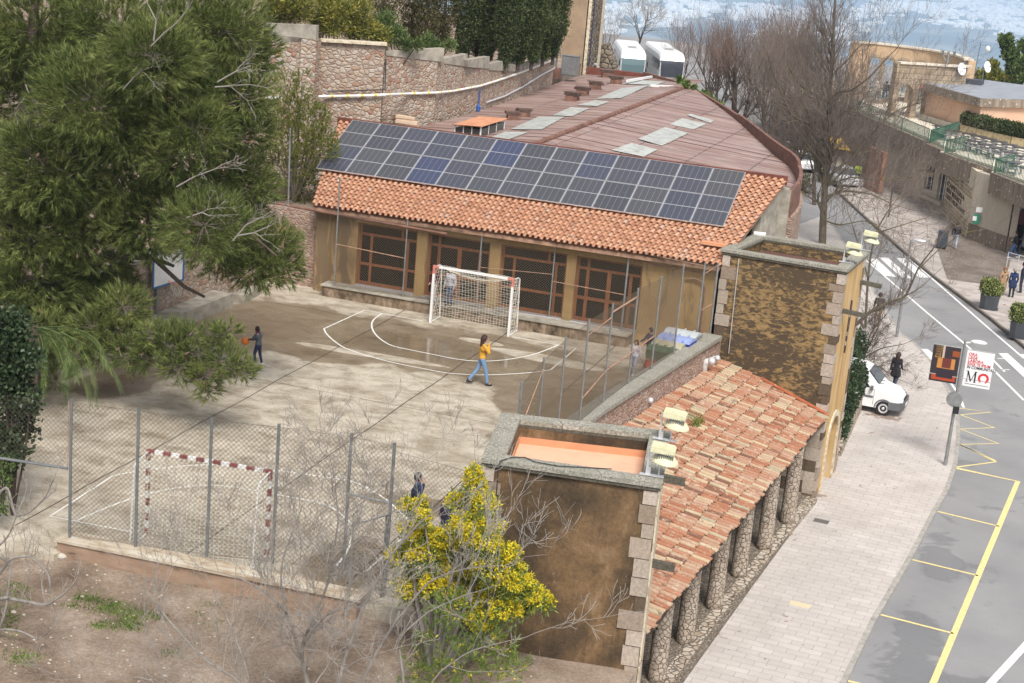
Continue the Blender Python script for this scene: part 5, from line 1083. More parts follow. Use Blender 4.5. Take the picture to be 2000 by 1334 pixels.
person(ft(806,1060,0), R(-78), 1.78, 'man in navy coat and black beanie with a hand at his mouth', NAVY, (.05,.05,.07), BLK, pose='mouth', hat=(.018,.02,.035), scarf=(.05,.08,.16), coat=.66)
person(ft(868,1090,0), R(-30), 1.62, 'woman with dark wavy hair in a navy coat behind the mimosa', (.025,.025,.055), DK, (.045,.035,.03), long_hair=.14, coat=.78)
person(ft(908,1062,0), R(60), 1.6, 'person in pale blue jacket half hidden by the mimosa', (.40,.48,.62), JEAN, BRN, shoe=(.06,.08,.18))
person(ft(876,597,.46), R(175), 1.42, 'child in grey printed hoodie standing behind the far goal', (.42,.42,.47), (.06,.10,.20), BRN, hood=1)
person(ft(846,592,.46), R(150), 1.45, 'child in dark and red jacket beside the first ochre pillar', (.10,.02,.035), (.40,.37,.34), BLK)
person(ft(1745,760,ZP), R(-15), 1.68, 'person in black coat with long hair walking past the white van', DK, (.04,.05,.08), BRN, pose='walk', long_hair=.16, coat=.70)
person(ft(1711,638,ZP), R(10), 1.76, 'person in black jacket and tan trousers behind the low bare branches', DK, (.22,.15,.10), BRN)
person(ft(1863,486,ZP), R(5), 1.74, 'person in black jacket and pale jeans beside the restaurant wall', DK, (.32,.38,.46), BLK, pose='walk', shoe=(.3,.3,.3), fine=False)
person(ft(1955,577,ZP), R(20), 1.64, 'person in camel coat with patterned hood by the planter', (.34,.22,.13), DK, (.22,.10,.05), coat=.45, hood=1, fine=False)
person(ft(1974,581,ZP), R(15), 1.68, 'person in dark blue padded coat in the middle of three', (.02,.035,.09), DK, (.30,.26,.22), coat=.70, hood=1, fine=False)
person(ft(1992,572,ZP), R(80), 1.78, 'tall man in navy jacket talking beside the padded coat', (.02,.025,.05), (.03,.035,.06), BLK, fine=False)
person(ft(1978,505,ZP), R(100), 1.76, 'man in black jacket and blue jeans striding at the entrance', DK, (.05,.10,.22), BLK, pose='walk', shoe=(.7,.7,.7), fine=False)
person(ft(1996,497,ZP), R(95), 1.72, 'person in grey coat behind the man at the entrance', (.20,.20,.22), (.08,.10,.16), BLK, coat=.62, pose='walk', fine=False)
TZ = .26
person(ft(1796,192,TZ), R(0), 1.72, 'person in red jacket leaning in the loggia arch', (.55,.06,.06), DK, (.2,.2,.22), pose='lean', fine=False)
person(ft(1727,199,TZ), R(10), 1.78, 'left one of two people in black on the far terrace', DK, (.05,.10,.20), BLK, fine=False)
person(ft(1739,199,TZ), R(-10), 1.72, 'right one of two people in black on the far terrace', (.03,.03,.04), (.06,.12,.24), BLK, fine=False)
person(ft(1709,196,TZ), R(0), 1.68, 'person in pale hat and light clothes on the far terrace', (.50,.47,.42), (.35,.45,.55), BRN, hat=(.7,.66,.58), fine=False)
person(ft(1452,231,ZP), R(20), 1.7, 'person in red jacket beyond the bare trees', (.45,.03,.05), DK, BRN, fine=False)
person(ft(1473,240,ZP), R(-20), 1.7, 'person in bright blue jacket beyond the bare trees', (.08,.14,.45), (.2,.2,.22), BRN, fine=False)
person(ft(1672,362,ZP), R(0), 1.75, 'person in yellow high visibility vest near the restaurant', (.45,.60,.05), DK, BLK, fine=False)
def bake_people():
    tmp = []
    for b, nm, mat, t, vx in PEOPLE:
        o = b.build(nm, mat, t, True, smooth=True); m = o.modifiers.new('r', 'REMESH'); m.mode = 'VOXEL'; m.voxel_size = vx; m.use_smooth_shade = True; m2 = o.modifiers.new('s', 'SMOOTH'); m2.iterations = 3 if nm != 'body' else 1; m2.factor = .5; tmp.append(o)
    dg = bpy.context.evaluated_depsgraph_get()
    for o in tmp:
        me = bpy.data.meshes.new_from_object(o.evaluated_get(dg)); o.modifiers.clear(); old = o.data; o.data = me; bpy.data.meshes.remove(old)
        me.polygons.foreach_set('use_smooth', [True]*len(me.polygons))
bake_people()
p = at(1838,486,ZP); t = thing('suitcase', 'large dark wheeled bin or case standing beside the person in pale jeans', 'case', p); b = MB(); b.box((0,0,.62),(.62,.45,.95)); b.box((0,0,1.12),(.66,.5,.06)); b.build('shell', flat('slate_plastic', (.045,.055,.07), .5), t, True)
for sx in (-.22,.22): b = MB(); b.lathe((sx,0,.08), [(.08,-.03),(.08,.03)], 10, 'X'); b.build('wheel', MT['rub'], t, True)
b = MB(); b.tube([V(-.2,.22,1.1), V(-.2,.28,1.2), V(.2,.28,1.2), V(.2,.22,1.1)], .015, 5); b.build('handle', MT['rub'], t, True)
t['label'] = 'tall dark wheeled case standing beside the person in pale jeans'

# ================================================================== VEHICLES
def van():
    p = at(1712,806,ZP); hd = p+V(1,-.06,0); t = thing('van', 'white van parked nose out beyond the hedge and the far tower', 'van', (p.x,p.y,ZP), 0)
    # local: forward +Y; front wheel axle at y=1.25, length 4.0
    WH = flat('van_white', (.80,.80,.80), .25, .5); DG = flat('van_bumper', (.12,.125,.13), .6); GL = NT('van_glass', .05, .6); GL.col((.03,.035,.04)); GL = GL.m
    def hw(z, y):
        w_ = .83 if z < .95 else .83-.15*((z-.95)/.90)**1.3
        if y > 1.55: w_ -= .16*((y-1.55)/.45)**2
        return w_
    # stations along y: (y, [(z profile)...]) cross-sections from sill to roof
    st = [(-2.0,.35,1.72),(-1.9,.30,1.80),(-1.2,.28,1.84),(-.3,.28,1.85),(.15,.28,1.82),(.40,.28,1.74),(.62,.28,1.52),(.86,.28,1.28),(1.08,.28,1.09),(1.25,.28,1.03),(1.6,.30,.95),(1.85,.32,.82),(1.97,.36,.66)]
    b = MB(); rings = []; NZ = 9
    for y, zb, zt in st:
        r_ = []
        for k in range(NZ): z = zb+(zt-.05-zb)*k/(NZ-1); r_.append(V(hw(z, y), y, z))
        r_.append(V(hw(zt-.05, y)-.07, y, zt-.008)); r_.append(V(.35, y, zt+.012))
        ring = r_+[V(-q.x, q.y, q.z) for q in r_[::-1]]; rings.append(ring)
    n = len(rings[0]); vs = [q for r_ in rings for q in r_]
    fs = [(i*n+k, i*n+(k+1)%n, (i+1)*n+(k+1)%n, (i+1)*n+k) for i in range(len(rings)-1) for k in range(n)]
    b.add(vs, [tuple(range(n))]+fs+[tuple((len(rings)-1)*n+k for k in range(n))[::-1]]); b.build('body', WH, t, True, smooth=False)
    def sp(s_, y, z, o=.006):
        # side point with the greenhouse taper
        return V(s_*(hw(z, y)+o), y, z)
    for s_ in (-1, 1):
        for nm, q in (('side_window', [(-.30,1.08),(.62,1.08),(.50,1.22),(.22,1.58),(-.30,1.64)]), ('side_window', [(-1.75,1.08),(-.42,1.08),(-.42,1.64),(-1.65,1.62)])):
            b = MB(); P_ = [sp(s_, y, z) for y, z in q]; b.add(P_+[x-V(s_*.02,0,0) for x in P_], [tuple(range(len(q))), tuple(range(2*len(q)-1, len(q)-1, -1))]); b.build(nm, GL, t, True)
        b = MB(); b.bar(sp(s_,-1.9,.72,.012), sp(s_,.78,.72,.012), .03, .07); b.build('rub_strip', DG, t, True)
        b = MB(); b.box(sp(s_,.70,1.10,.10),(.16,.10,.17)); b.build('mirror', DG, t, True)
        b = MB(); b.bar(sp(s_,-.05,.92,.012), sp(s_,.10,.92,.012), .02, .04); b.build('door_handle', DG, t, True)
        b = MB(); 
        for y in (-.36,.80): b.bar(sp(s_,y,.40,.003), sp(s_,y,1.06,.003), .012, .012)
        b.build('door_seam', MT['rub'], t, True)
        b = MB(); b.add([V(s_*.80,1.66,.80), V(s_*.60,1.93,.66), V(s_*.44,1.955,.70), V(s_*.55,1.80,.865), V(s_*.77,1.55,.92)], [(0,1,2,3,4)]); b.v = [(x*1.012, y*1.006+.012, z+.02) for x, y, z in b.v]; b.build('headlight', flat('lamp_glass', (.55,.57,.58), .1, .6), t, True)
    b = MB(); P_ = [V(-.66,.93,1.245), V(.66,.93,1.245), V(.60,.44,1.725), V(-.60,.44,1.725)]; b.add([q+V(0,.02,.022) for q in P_], [(0,1,2,3)]); b.build('windscreen', GL, t, True)
    b = MB(); b.box((0,1.90,.47),(1.50,.26,.34)); b.box((0,1.99,.42),(1.1,.12,.2)); 
    for s_ in (-1,1): b.box((s_*.78,1.66,.46),(.13,.5,.32), R(-s_*-12))
    b.build('bumper', DG, t, True); b = MB(); b.box((0,2.052,.46),(.52,.015,.11)); b.build('number_plate', MT['whitepaint'], t, True)
    b = MB(); b.box((0,1.985,.70),(.7,.05,.08)); b.build('grille', MT['rub'], t, True)
    b = MB(); b.tube([V(-.3,1.03,1.17), V(.35,.86,1.34)], .012, 4); b.tube([V(.1,1.03,1.17), V(.62,.90,1.30)], .012, 4); b.build('wiper', MT['rub'], t, True)
    for y in (1.25,-1.35):
        for s_ in (-1,1):
            b = MB(); b.lathe(V(s_*.76,y,.31), [(.19,-.10),(.30,-.095),(.31,-.05),(.31,.05),(.30,.095),(.19,.10)], 24, 'X'); w_ = b.build('wheel', MT['rub'], t, True)
            b = MB(); b.lathe(V(s_*.80,y,.31), [(.19,-.06),(.20,.066),(.17,.07),(.08,.045),(.05,.07)], 18, 'X'); b.build('rim', MT['alu'], w_, True)
            b = MB(); b.tube([V(s_*.835,y+.36*math.cos(a*math.pi/10),.31+.36*math.sin(a*math.pi/10)) for a in range(11)], .028, 5); b.build('wheel_arch', DG, t, True)
    d = (hd-p); ang = math.atan2(d.y, d.x)-math.pi/2; t.rotation_euler = (0,0,ang); f = V(-math.sin(ang), math.cos(ang), 0); rt_ = V(math.cos(ang), math.sin(ang), 0)
    a = at(1723,811,ZP); t.location = a-f*1.25-rt_*.78; t.location.z = ZP
van()
def bus(p, rz, label, dark):
    t = thing('coach', label, 'bus', p, rz, 'coaches parked beyond the hall'); WH = MT['whitepaint']; G_ = flat('coach_glass', (.10,.16,.17) if not dark else (.05,.055,.07), .08, .6)
    b = MB(); L = 12; prof = [(0,.35),(-.02,1.0),(.0,1.7),(.12,2.6),(.32,3.15),(.75,3.42),(1.6,3.5)]; vs = []; rings = []
    for y, z in []: pass
    sec = lambda y, zt, w_: [V(-w_,y,.35), V(-w_,y,zt-.3), V(-w_+.12,y,zt-.06), V(-w_+.35,y,zt), V(w_-.35,y,zt), V(w_-.12,y,zt-.06), V(w_,y,zt-.3), V(w_,y,.35)]
    for y, zt, w_ in ((-.0,1.2,1.12),(.02,2.2,1.16),(.14,2.8,1.2),(.35,3.22,1.24),(.8,3.46,1.25),(2,3.52,1.25),(L,3.5,1.25)): rings.append(sec(y, zt, w_))
    n = 8; vs = [q for r_ in rings for q in r_]; b.add(vs, [tuple(range(n))]+[(i*n+k, i*n+(k+1)%n, (i+1)*n+(k+1)%n, (i+1)*n+k) for i in range(len(rings)-1) for k in range(n)]+[tuple((len(rings)-1)*n+k for k in range(n))[::-1]]); b.build('body', WH, t, True)
    b = MB(); rows = [(-.04,1.15,1.06),(-.035,1.5,1.10),(-.02,2.15,1.12),(.03,2.45,1.12),(.10,2.72,1.12),(.22,2.95,1.02)]; vs = [V(s_*w_, y-.03, z+.02) for y, z, w_ in rows for s_ in (-1,1)]; b.add(vs, [(2*k,2*k+1,2*k+3,2*k+2) for k in range(len(rows)-1)]); b.build('windscreen', G_, t, True)
    if dark: b = MB(); b.add([V(-1.1,.10,2.66), V(1.1,.10,2.66), V(1.15,.36,3.22), V(-1.15,.36,3.22)], [(0,1,2,3)]); b.v = [(x, y-.03, z+.02) for x, y, z in b.v]; b.build('roof_visor', G_, t, True)
    for s_ in (-1,1):
        b = MB(); b.box((s_*1.256,6,2.2),(.01,11,.95)); b.build('side_window', G_, t, True)
        b = MB(); b.tube([V(s_*1.1,.1,2.7), V(s_*1.35,-.25,2.6)], .03, 5); b.box((s_*1.36,-.25,2.3),(.12,.15,.5)); b.build('mirror', MT['rub'], t, True)
        for y in (2.4,9.2): b = MB(); b.lathe(V(s_*1.12,y,.48), [(.48,-.14),(.48,.14)], 18, 'X'); b.build('wheel', MT['rub'], t, True)
    b = MB(); b.box((0,3.2,3.56),(.8,.8,.08)); b.box((0,4.6,3.55),(1.0,.12,.04)); b.build('roof_hatch', flat('hatch_grey', (.3,.3,.3), .6), t, True)
for (px, py), dpx, l, dk in (((1232,150),-13,'plain white coach parked nose towards the hall, left of the pair',False),((1308,154),-12,'white coach with dark visor behind the twigs, right of the pair',True)):
    p = at(px, py+20, -2.6); q = p; d = V(math.sin(YAW+math.atan((px-1000)/3200)-.03*1), math.cos(YAW+math.atan((px-1000)/3200)-.03), 0); bus((p.x,p.y,-2.6), math.atan2(d.y, d.x)-math.pi/2+(.14 if dk else .06), l, dk)

# ================================================================== STREET FURNITURE
def text(s, size, M, mat, parent, name='lettering', ext=.004, bold=0):
    cu = bpy.data.curves.new(name, 'FONT'); cu.body = s; cu.size = size; cu.extrude = ext; cu.offset = bold; cu.align_x = 'LEFT'
    o = bpy.data.objects.new(name, cu); COL.objects.link(o); dg = bpy.context.evaluated_depsgraph_get(); me = bpy.data.meshes.new_from_object(o.evaluated_get(dg)); bpy.data.objects.remove(o)
    me.transform(M if parent is None else Matrix.Translation(-Vector(ORG[parent.name]))@M); me.materials.clear(); me.materials.append(mat)
    r = bpy.data.objects.new(name, me); COL.objects.link(r); r.parent = parent; ORG[r.name] = ORG[parent.name]; return r
RX90 = Matrix.Rotation(R(90), 4, 'X')
b0 = at(1846,908,ZP); ly = b0.y; tp = aty(1881,664,ly); t = thing('street_lamp', 'grey street lamp carrying two banners and a round sign', 'street lamp', b0)
b = MB(); b.tube([b0, V(b0.x,ly,ZP+.9), V(b0.x,ly,tp.z)], [.075,.065,.045], 12); b.build('pole', MT['galv'], t)
b = MB(); b.tube([V(b0.x,ly,tp.z-.1), V(b0.x+.30,ly,tp.z-.02)], .03, 8); b.ball(V(b0.x+.48,ly,tp.z), (.30,.15,.085), 14, 8); b.build('lamp_head', MT['whitepaint'], t)
b = MB(); 
for z in (-.32,-1.45):
    b.tube([V(b0.x-1.15,ly,tp.z+z-.0), V(b0.x+1.15,ly,tp.z+z-.0)], .016, 6)
b.build('banner_arm', MT['galv'], t)
bl = [aty(1823,674,ly), aty(1873,682,ly), aty(1866,737,ly), aty(1820,732,ly)]; br = [aty(1884,680,ly), aty(1931,688,ly), aty(1922,747,ly), aty(1877,738,ly)]
zt = tp.z-.33; zb_ = tp.z-1.72; xl0, xl1 = b0.x-1.10, b0.x-.10; xr0, xr1 = b0.x+.13, b0.x+1.12
pic = flat('banner_dark', (.035,.025,.03), .6)
b = MB(); b.box(((xl0+xl1)/2, ly, (zt+zb_)/2), (xl1-xl0, .012, zt-zb_)); bo = b.build('banner_picture', pic, t)
def patch(nm, u0, v0, u1, v1, c, par, x0, x1, k=1):
    b = MB(); xa = x0+(x1-x0)*u0; xb = x0+(x1-x0)*u1; za = zt+(zb_-zt)*v0; zc = zt+(zb_-zt)*v1; b.box(((xa+xb)/2, ly-.008-.003*k, (za+zc)/2), (xb-xa, .004, abs(zc-za))); b.build(nm, flat('print', c, .6), par)
patch('gold_screen', .10,.02,.33,.34,(.42,.24,.06), bo, xl0, xl1); patch('red_cloth', .08,.80,.95,.95,(.40,.06,.02), bo, xl0, xl1); patch('pale_strip', .36,.0,.44,.34,(.5,.4,.35), bo, xl0, xl1); patch('desk_top', .22,.33,.86,.62,(.50,.22,.06), bo, xl0, xl1); patch('desk_front', .24,.62,.84,.88,(.03,.02,.03), bo, xl0, xl1, 2); patch('book', .40,.33,.72,.60,(.14,.03,.025), bo, xl0, xl1, 2); patch('seat', .72,.10,.98,.26,(.28,.07,.02), bo, xl0, xl1)
b = MB()
for k in range(7): 
    for s_ in (0,1):
        xa = xl0+(.10+.033*k)*(xl1-xl0); xb = xl0+(.10+.033*((k+2) if s_ else (k-2)))*(xl1-xl0); xb = min(max(xb, xl0+.1*(xl1-xl0)), xl0+.33*(xl1-xl0)); b.bar(V(xa,ly-.013,zt-.03), V(xb,ly-.013,zt-.45), .014, .003, (0,1,0))
b.build('lattice', pic, bo)
b = MB(); b.box(((xr0+xr1)/2, ly, (zt+zb_)/2), (xr1-xr0, .012, zt-zb_)); bo = b.build('banner_text', flat('banner_white', (.74,.74,.75), .6), t)
redt = flat('banner_red', (.60,.035,.04), .6); blk = flat('banner_black', (.02,.02,.025), .6)
for k, (s_, m_) in enumerate((('ORA',redt),('LEGE',redt),('LABORA',redt),('REGE TE IPSUM',redt),('IN COMMUNITATE',blk))):
    text(s_, .148, Matrix.Translation((xr0+.07, ly-.012, zt-.20-.125*k))@RX90@Matrix.Diagonal((.84 if k > 2 else 1,1,1,1)), m_, bo, bold=.002)
Z0 = zt-1.20; b = MB(); x = xr0+.10
b.bar(V(x+.04,ly-.012,Z0), V(x+.04,ly-.012,Z0+.40), .022, .004, (0,1,0)); b.bar(V(x+.32,ly-.012,Z0), V(x+.32,ly-.012,Z0+.40), .055, .004, (0,1,0)); b.bar(V(x+.05,ly-.013,Z0+.38), V(x+.175,ly-.013,Z0+.02), .05, .004, (0,1,0)); b.bar(V(x+.175,ly-.014,Z0+.02), V(x+.31,ly-.014,Z0+.39), .022, .004, (0,1,0))
for xx, zz in ((.04,0),(.32,0),(.03,.40),(.33,.40)): b.bar(V(x+xx-.05,ly-.015,Z0+zz), V(x+xx+.05,ly-.015,Z0+zz), .016, .004, (0,1,0))
b.build('letter_emblem', blk, bo)
b = MB(); cx, cz = x+.62, Z0+.19
for k in range(15):
    a0 = R(-60+20*k); a1 = R(-60+20*(k+1)); f = lambda a, r: V(cx+r*math.cos(a), ly-.012, cz+r*math.sin(a)); b.add([f(a0,.20), f(a1,.20), f(a1,.115), f(a0,.115)], [(0,1,2,3)])
b.build('ring_emblem', redt, bo)
b = MB(); b.bar(V(x-.02,ly-.012,Z0-.09), V(x+.84,ly-.012,Z0-.09), .014, .003, (0,1,0)); b.build('rule', blk, bo)
sc = aty(1864,780,ly-.08); b = MB(); b.lathe(sc, [(.30,-.008),(.30,.008)], 26, 'Y'); b.build('round_sign', MT['galv'], t)
b = MB(); b.box(aty(1867,801,ly-.1), (.22,.16,.26)); b.build('speaker_box', MT['rub'], t)
b1 = at(1751,658,ZP); tp = aty(1778,468,b1.y); t = thing('street_lamp', 'plain grey street lamp at the pavement corner behind the far tower', 'street lamp', b1)
b = MB(); b.tube([b1, V(b1.x,b1.y,ZP+1), V(b1.x,b1.y,tp.z)], [.08,.065,.045], 12); b.build('pole', MT['galv'], t); b = MB(); b.tube([V(b1.x,b1.y,tp.z-.08), V(b1.x+.2,b1.y,tp.z)], .03, 7); b.ball(V(b1.x+.40,b1.y,tp.z+.02), (.32,.15,.08), 14, 8); b.build('lamp_head', MT['alu'], t)
def sphere_pts(n):
    u = RNG.normal(size=(n,3)); return u/np.linalg.norm(u, axis=1, keepdims=True)
def leaves(c, r, n, L, w_, shell=.75, up=.0, seg=1):
    """n small leaf rhombi in an ellipsoid shell; returns (4n,3)"""
    c = np.array(c); r = np.array(r if hasattr(r, '__len__') else (r,)*3, dtype=float); d = sphere_pts(n); k = (shell+(1-shell)*RNG.random((n,1)))*(1+.10*RNG.normal(size=(n,1))); p = c+d*r*k
    ax = d*.6+RNG.normal(size=(n,3))*.6+np.array([0,0,up]); ax /= np.linalg.norm(ax, axis=1, keepdims=True); s_ = np.cross(ax, RNG.normal(size=(n,3))); s_ /= np.linalg.norm(s_, axis=1, keepdims=True)
    l = L*(.6+.8*RNG.random((n,1))); ww = w_*(.7+.6*RNG.random((n,1)))
    return np.stack([p, p+ax*l*.5+s_*ww, p+ax*l, p+ax*l*.5-s_*ww], 1).reshape(-1, 3)
def planter(px, py, l, s_=1.0):
    p = at(px, py, ZP+.03); t = thing('planter_shrub', l, 'planter', p, 0, 'dark planters with boxwood on the plaza'); m = flat('planter_slate', (.06,.065,.075), .55)
    b = MB(); q = [(-.50,-.30),(-.22,-.46),(.32,-.46),(.52,-.25),(.52,.35),(.2,.5),(-.4,.45)]; n = len(q); b.prism([(x*s_,y*s_) for x, y in q], 0, .02)
    vs = [(x*.88*s_,y*.88*s_,.02) for x, y in q]+[(x*s_,y*s_,.78*s_) for x, y in q]+[(x*.88*s_,y*.88*s_,.78*s_) for x, y in q]; b.add(vs, [(i,(i+1)%n,(i+1)%n+n,i+n) for i in range(n)]+[(i+n,(i+1)%n+n,(i+1)%n+2*n,i+2*n) for i in range(n)]+[tuple(range(2*n,3*n))]); b.build('pot', m, t, True)
    V_ = [leaves(np.array(p)+np.array(c)*s_, np.array(r)*s_, n_, .09, .035, .8) for c, r, n_ in (((0,0,1.12),(.58,.52,.50),3000),((-.25,0,1.35),(.32,.3,.28),900),((.28,.05,1.0),(.34,.34,.3),900),((0,0,1.1),(.45,.4,.4),900))]
    o = mesh_np('shrub', np.concatenate(V_), 4, MT['box'], t)
planter(1930,602,'boxwood in a dark planter nearer the three standing people'); planter(1990,658,'boxwood in a dark planter at the kerb by the right frame edge', 1.05)
t = thing('handrail', 'low steel handrail at the restaurant entrance', 'handrail', at(1965,520,ZP)); b = MB()
for z in (.95,.55): b.tube([at(1965,523,ZP)+V(0,0,z), at(2010,535,ZP)+V(0,0,z), at(2040,543,ZP)+V(0,0,z)], .025, 7)
for x, y in ((1965,523),(1986,529),(2012,536)): p = at(x, y, ZP); b.tube([p, p+V(0,0,.95)], .025, 7)
b.build('rail', MT['alu'], t)

# ================================================================== RESTAURANT AND TERRACE
RS = thing('restaurant_building', 'restaurant with pitted concrete fascia and travertine walls under the terrace', 'building', at(1887,465,ZP))
FL = [at(1700,352,ZP), at(1762,380,ZP), at(1840,415,ZP), at(1887,465,ZP), at(1965,494,ZP), at(2090,548,ZP)]
th = .5
b = MB(); L01 = (FL[2]-FL[1]).length
def uo(px, a, c): p = onseg(px[0], px[1], a, c); return ((V(p.x,p.y,0)-V(a.x,a.y,0)).length, p.z)
u0, za = uo((1801,385), FL[1], FL[2]); u1, _ = uo((1818,383), FL[1], FL[2]); u2, _ = uo((1827,395), FL[1], FL[2]); u3, _ = uo((1846,405), FL[1], FL[2]); u3 = min(u3, L01-.1)
wall(b, FL[0], FL[1], ZP-.1, .1, th); b.build('travertine_wall', MT['trav'], RS); b = MB(); wall(b, FL[1], FL[2], ZP-.1, .1, th, [(u0,u1,-3.2,-1.0,0),(u2,u3,-3.6,-1.0,0)]); b.build('travertine_wall', MT['trav'], RS); b = MB(); wall(b, FL[3], FL[4], -3.3, .1, th); b.build('travertine_wall', MT['trav'], RS)
b = MB(); wall(b, FL[2], FL[3], ZP-.1, .1, th); b.build('lettered_wall', plain('cream_relief_stone', (.64,.56,.42), .8, .2, 4), RS)
b = MB(); wall(b, FL[3]+V(0,-.06,0), FL[4]+V(0,-.06,0), ZP-.1, -3.3, th); b.build('aggregate_plinth', MT['aggc'], RS)
b = MB(); d = (FL[2]-FL[1]).normalized()
for ua, ub, zb in ((u0,u1,-3.2),(u2,u3,-3.6)):
    a = FL[1]+d*(ua+.02); c = FL[1]+d*(ub-.02); n = V(-d.y,d.x,0)*.25; b.extr([V(a.x+n.x,a.y+n.y,zb), V(c.x+n.x,c.y+n.y,zb), V(c.x+n.x,c.y+n.y,-.7), V(a.x+n.x,a.y+n.y,-.7)], V(0,.02,0))
b.build('window', flat('dark_window', (.04,.05,.055), .08, .6), RS)
b = MB()
for ua, ub, zb in ((u0,u1,-3.2),(u2,u3,-3.6)):
    for u in (ua+.04, (ua+ub)/2, ub-.04): p = FL[1]+d*u+V(-d.y,d.x,0)*.2; b.bar(V(p.x,p.y,zb), V(p.x,p.y,-.7), .05)
b.build('window_mullion', MT['alu'], RS)
b = MB(); a = FL[1]+d*(u0-.2)+V(d.y,-d.x,0)*.12; c = FL[1]+d*(u3+.15)+V(d.y,-d.x,0)*.12; b.bar(V(a.x,a.y,-3.7), V(c.x,c.y,-3.75), .3, .25); b.build('window_ledge', MT['trav'], RS)
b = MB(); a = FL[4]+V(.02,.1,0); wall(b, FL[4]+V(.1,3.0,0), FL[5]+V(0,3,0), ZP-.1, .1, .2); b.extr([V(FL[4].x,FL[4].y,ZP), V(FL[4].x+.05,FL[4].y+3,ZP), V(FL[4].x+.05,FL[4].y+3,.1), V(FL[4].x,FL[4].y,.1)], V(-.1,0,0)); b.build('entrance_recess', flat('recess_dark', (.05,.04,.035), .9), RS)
b = MB(); p = onseg(1995,425,FL[4]+V(0,2.9,0),FL[5]+V(0,2.9,0)); b.box(p+V(.2,-.05,0),(1.3,.06,.9)); b.build('dark_red_panel', flat('maroon_panel', (.14,.015,.03), .4), RS)
# lettering and relief on the cream wall
d = (FL[3]-FL[2]).normalized(); LW = (FL[3]-FL[2]).length; nn = V(d.y, -d.x, 0)
def onw(u, z, o=.02): p = FL[2]+d*u+nn*o; return V(p.x, p.y, z)
ang = math.atan2(d.y, d.x)
lm = flat('bronze_lettering', (.07,.05,.035), .6)
for s_, z in (('CAFETERIA', -2.28), ('SELF SERVICE', -2.70), ('RESTAURANT', -3.12)):
    o = text(s_, .43, Matrix.Translation(onw(.35, z))@Matrix.Rotation(ang,4,'Z')@RX90@Matrix.Diagonal((((LW-1.0)/(len(s_)*.30)) if 1 else 1,1,1,1)), lm, RS, ext=.02, bold=.004)
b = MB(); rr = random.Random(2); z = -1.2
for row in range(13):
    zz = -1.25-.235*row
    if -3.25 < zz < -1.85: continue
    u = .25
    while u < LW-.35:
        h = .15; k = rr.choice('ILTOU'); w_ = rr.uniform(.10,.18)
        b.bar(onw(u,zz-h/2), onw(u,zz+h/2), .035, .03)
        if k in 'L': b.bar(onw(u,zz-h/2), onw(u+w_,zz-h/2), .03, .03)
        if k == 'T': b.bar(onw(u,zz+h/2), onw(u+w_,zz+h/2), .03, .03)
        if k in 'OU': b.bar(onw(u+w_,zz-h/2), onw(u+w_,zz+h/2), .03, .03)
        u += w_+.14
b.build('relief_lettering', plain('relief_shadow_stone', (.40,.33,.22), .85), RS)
# emergency phone and sign
d4 = (FL[4]-FL[3]).normalized(); p = onseg(1913,428,FL[3],FL[4])+V(d4.y,-d4.x,0)*.25
t = thing('defibrillator_box', 'small green and white wall box with a sign on the restaurant', 'wall box', p); b = MB(); b.box(p,(.42,.25,.6)); b.build('case', flat('medical_green', (.03,.22,.14), .5), t); b = MB(); b.box(p+V(-.1,-.13,.05),(.25,.06,.3)); b.build('door', MT['whitepaint'], t); b = MB(); b.box(p+V(.12,.05,.62),(.45,.03,.34)); b.build('sign', MT['whitepaint'], t)
p = onseg(1812,337,FL[1],FL[2])+V(0,-.7,0); t = thing('hanging_sign', 'small cream sign with dark red frame above the tall windows', 'sign', p); b = MB(); b.box(p,(.9,.1,.35)); b.build('board', flat('cream_board', (.6,.53,.36), .6), t); b = MB(); b.bar(p+V(-.5,0,.22), p+V(.5,0,.22), .12, .12); b.bar(p+V(-.48,0,-.2), p+V(-.48,0,.2), .05); b.bar(p+V(.48,0,-.2), p+V(.48,0,.2), .05); b.build('frame', flat('maroon_frame', (.16,.02,.03), .5), t)
# fascia (deep concrete edge of the terrace) with step-outs
FT = [(1600,190),(1660,214),(1745,250),(1809,277),(1806,279),(1838,293),(1835,297),(1938,332),(1935,337),(2040,378)]
F3 = [at(x, y, .35) for x, y in FT]
b = MB()
for i in (0,1,2,4,6,8):
    a, c = F3[i], F3[i+1]; wall(b, a, c, -1.0, .35, 1.1)
b.build('fascia', MT['aggc'], RS)
b = MB(); back = [V(60,a.y+50,0) for a in (F3[-1],)]; po = [(p.x, p.y+.15) for p in F3]; b.prism(po+[(40,po[-1][1]),(40,123),(0,123),(-6,112)], .05, .26); b.build('terrace_floor', MT['terrace'], RS)
b = MB(); b.prism([(p.x+.2, p.y+1.0) for p in F3]+[(40,F3[-1].y+1),(40,122),(0,122),(-5,112)], -.6, 0); b.build('soffit', MT['aggc'], RS)
b = MB(); wall(b, (F3[0].x-4,F3[0].y+1.5), (F3[3].x,F3[3].y+4), ZP, 0, .4); b.build('undercroft_wall', plain('brown_undercroft', (.17,.13,.105), .9), RS)
def railing(pxs, l, closed=0, z=.35, h=.95, hx=None):
    P_ = [at(x, y, z) for x, y in pxs]; t = thing('railing', l, 'railing', P_[0], 0, 'green terrace railings'); gm = MT['rg']
    b = MB(); bb = MB()
    for p, q in zip(P_, P_[1:]):
        L = (q-p).length; b.bar(p+V(0,0,h), q+V(0,0,h), .05, .04); b.bar(p+V(0,0,.1), q+V(0,0,.1), .04, .03); n = max(2, int(L/.16))
        for k in range(n+1): u = p.lerp(q, k/n); bb.bar(u+V(0,0,.1), u+V(0,0,h), .035, .02)
    for p in P_: b.bar(p, p+V(0,0,h+.02), .06)
    b.build('frame', gm, t); bb.build('bars', gm, t)
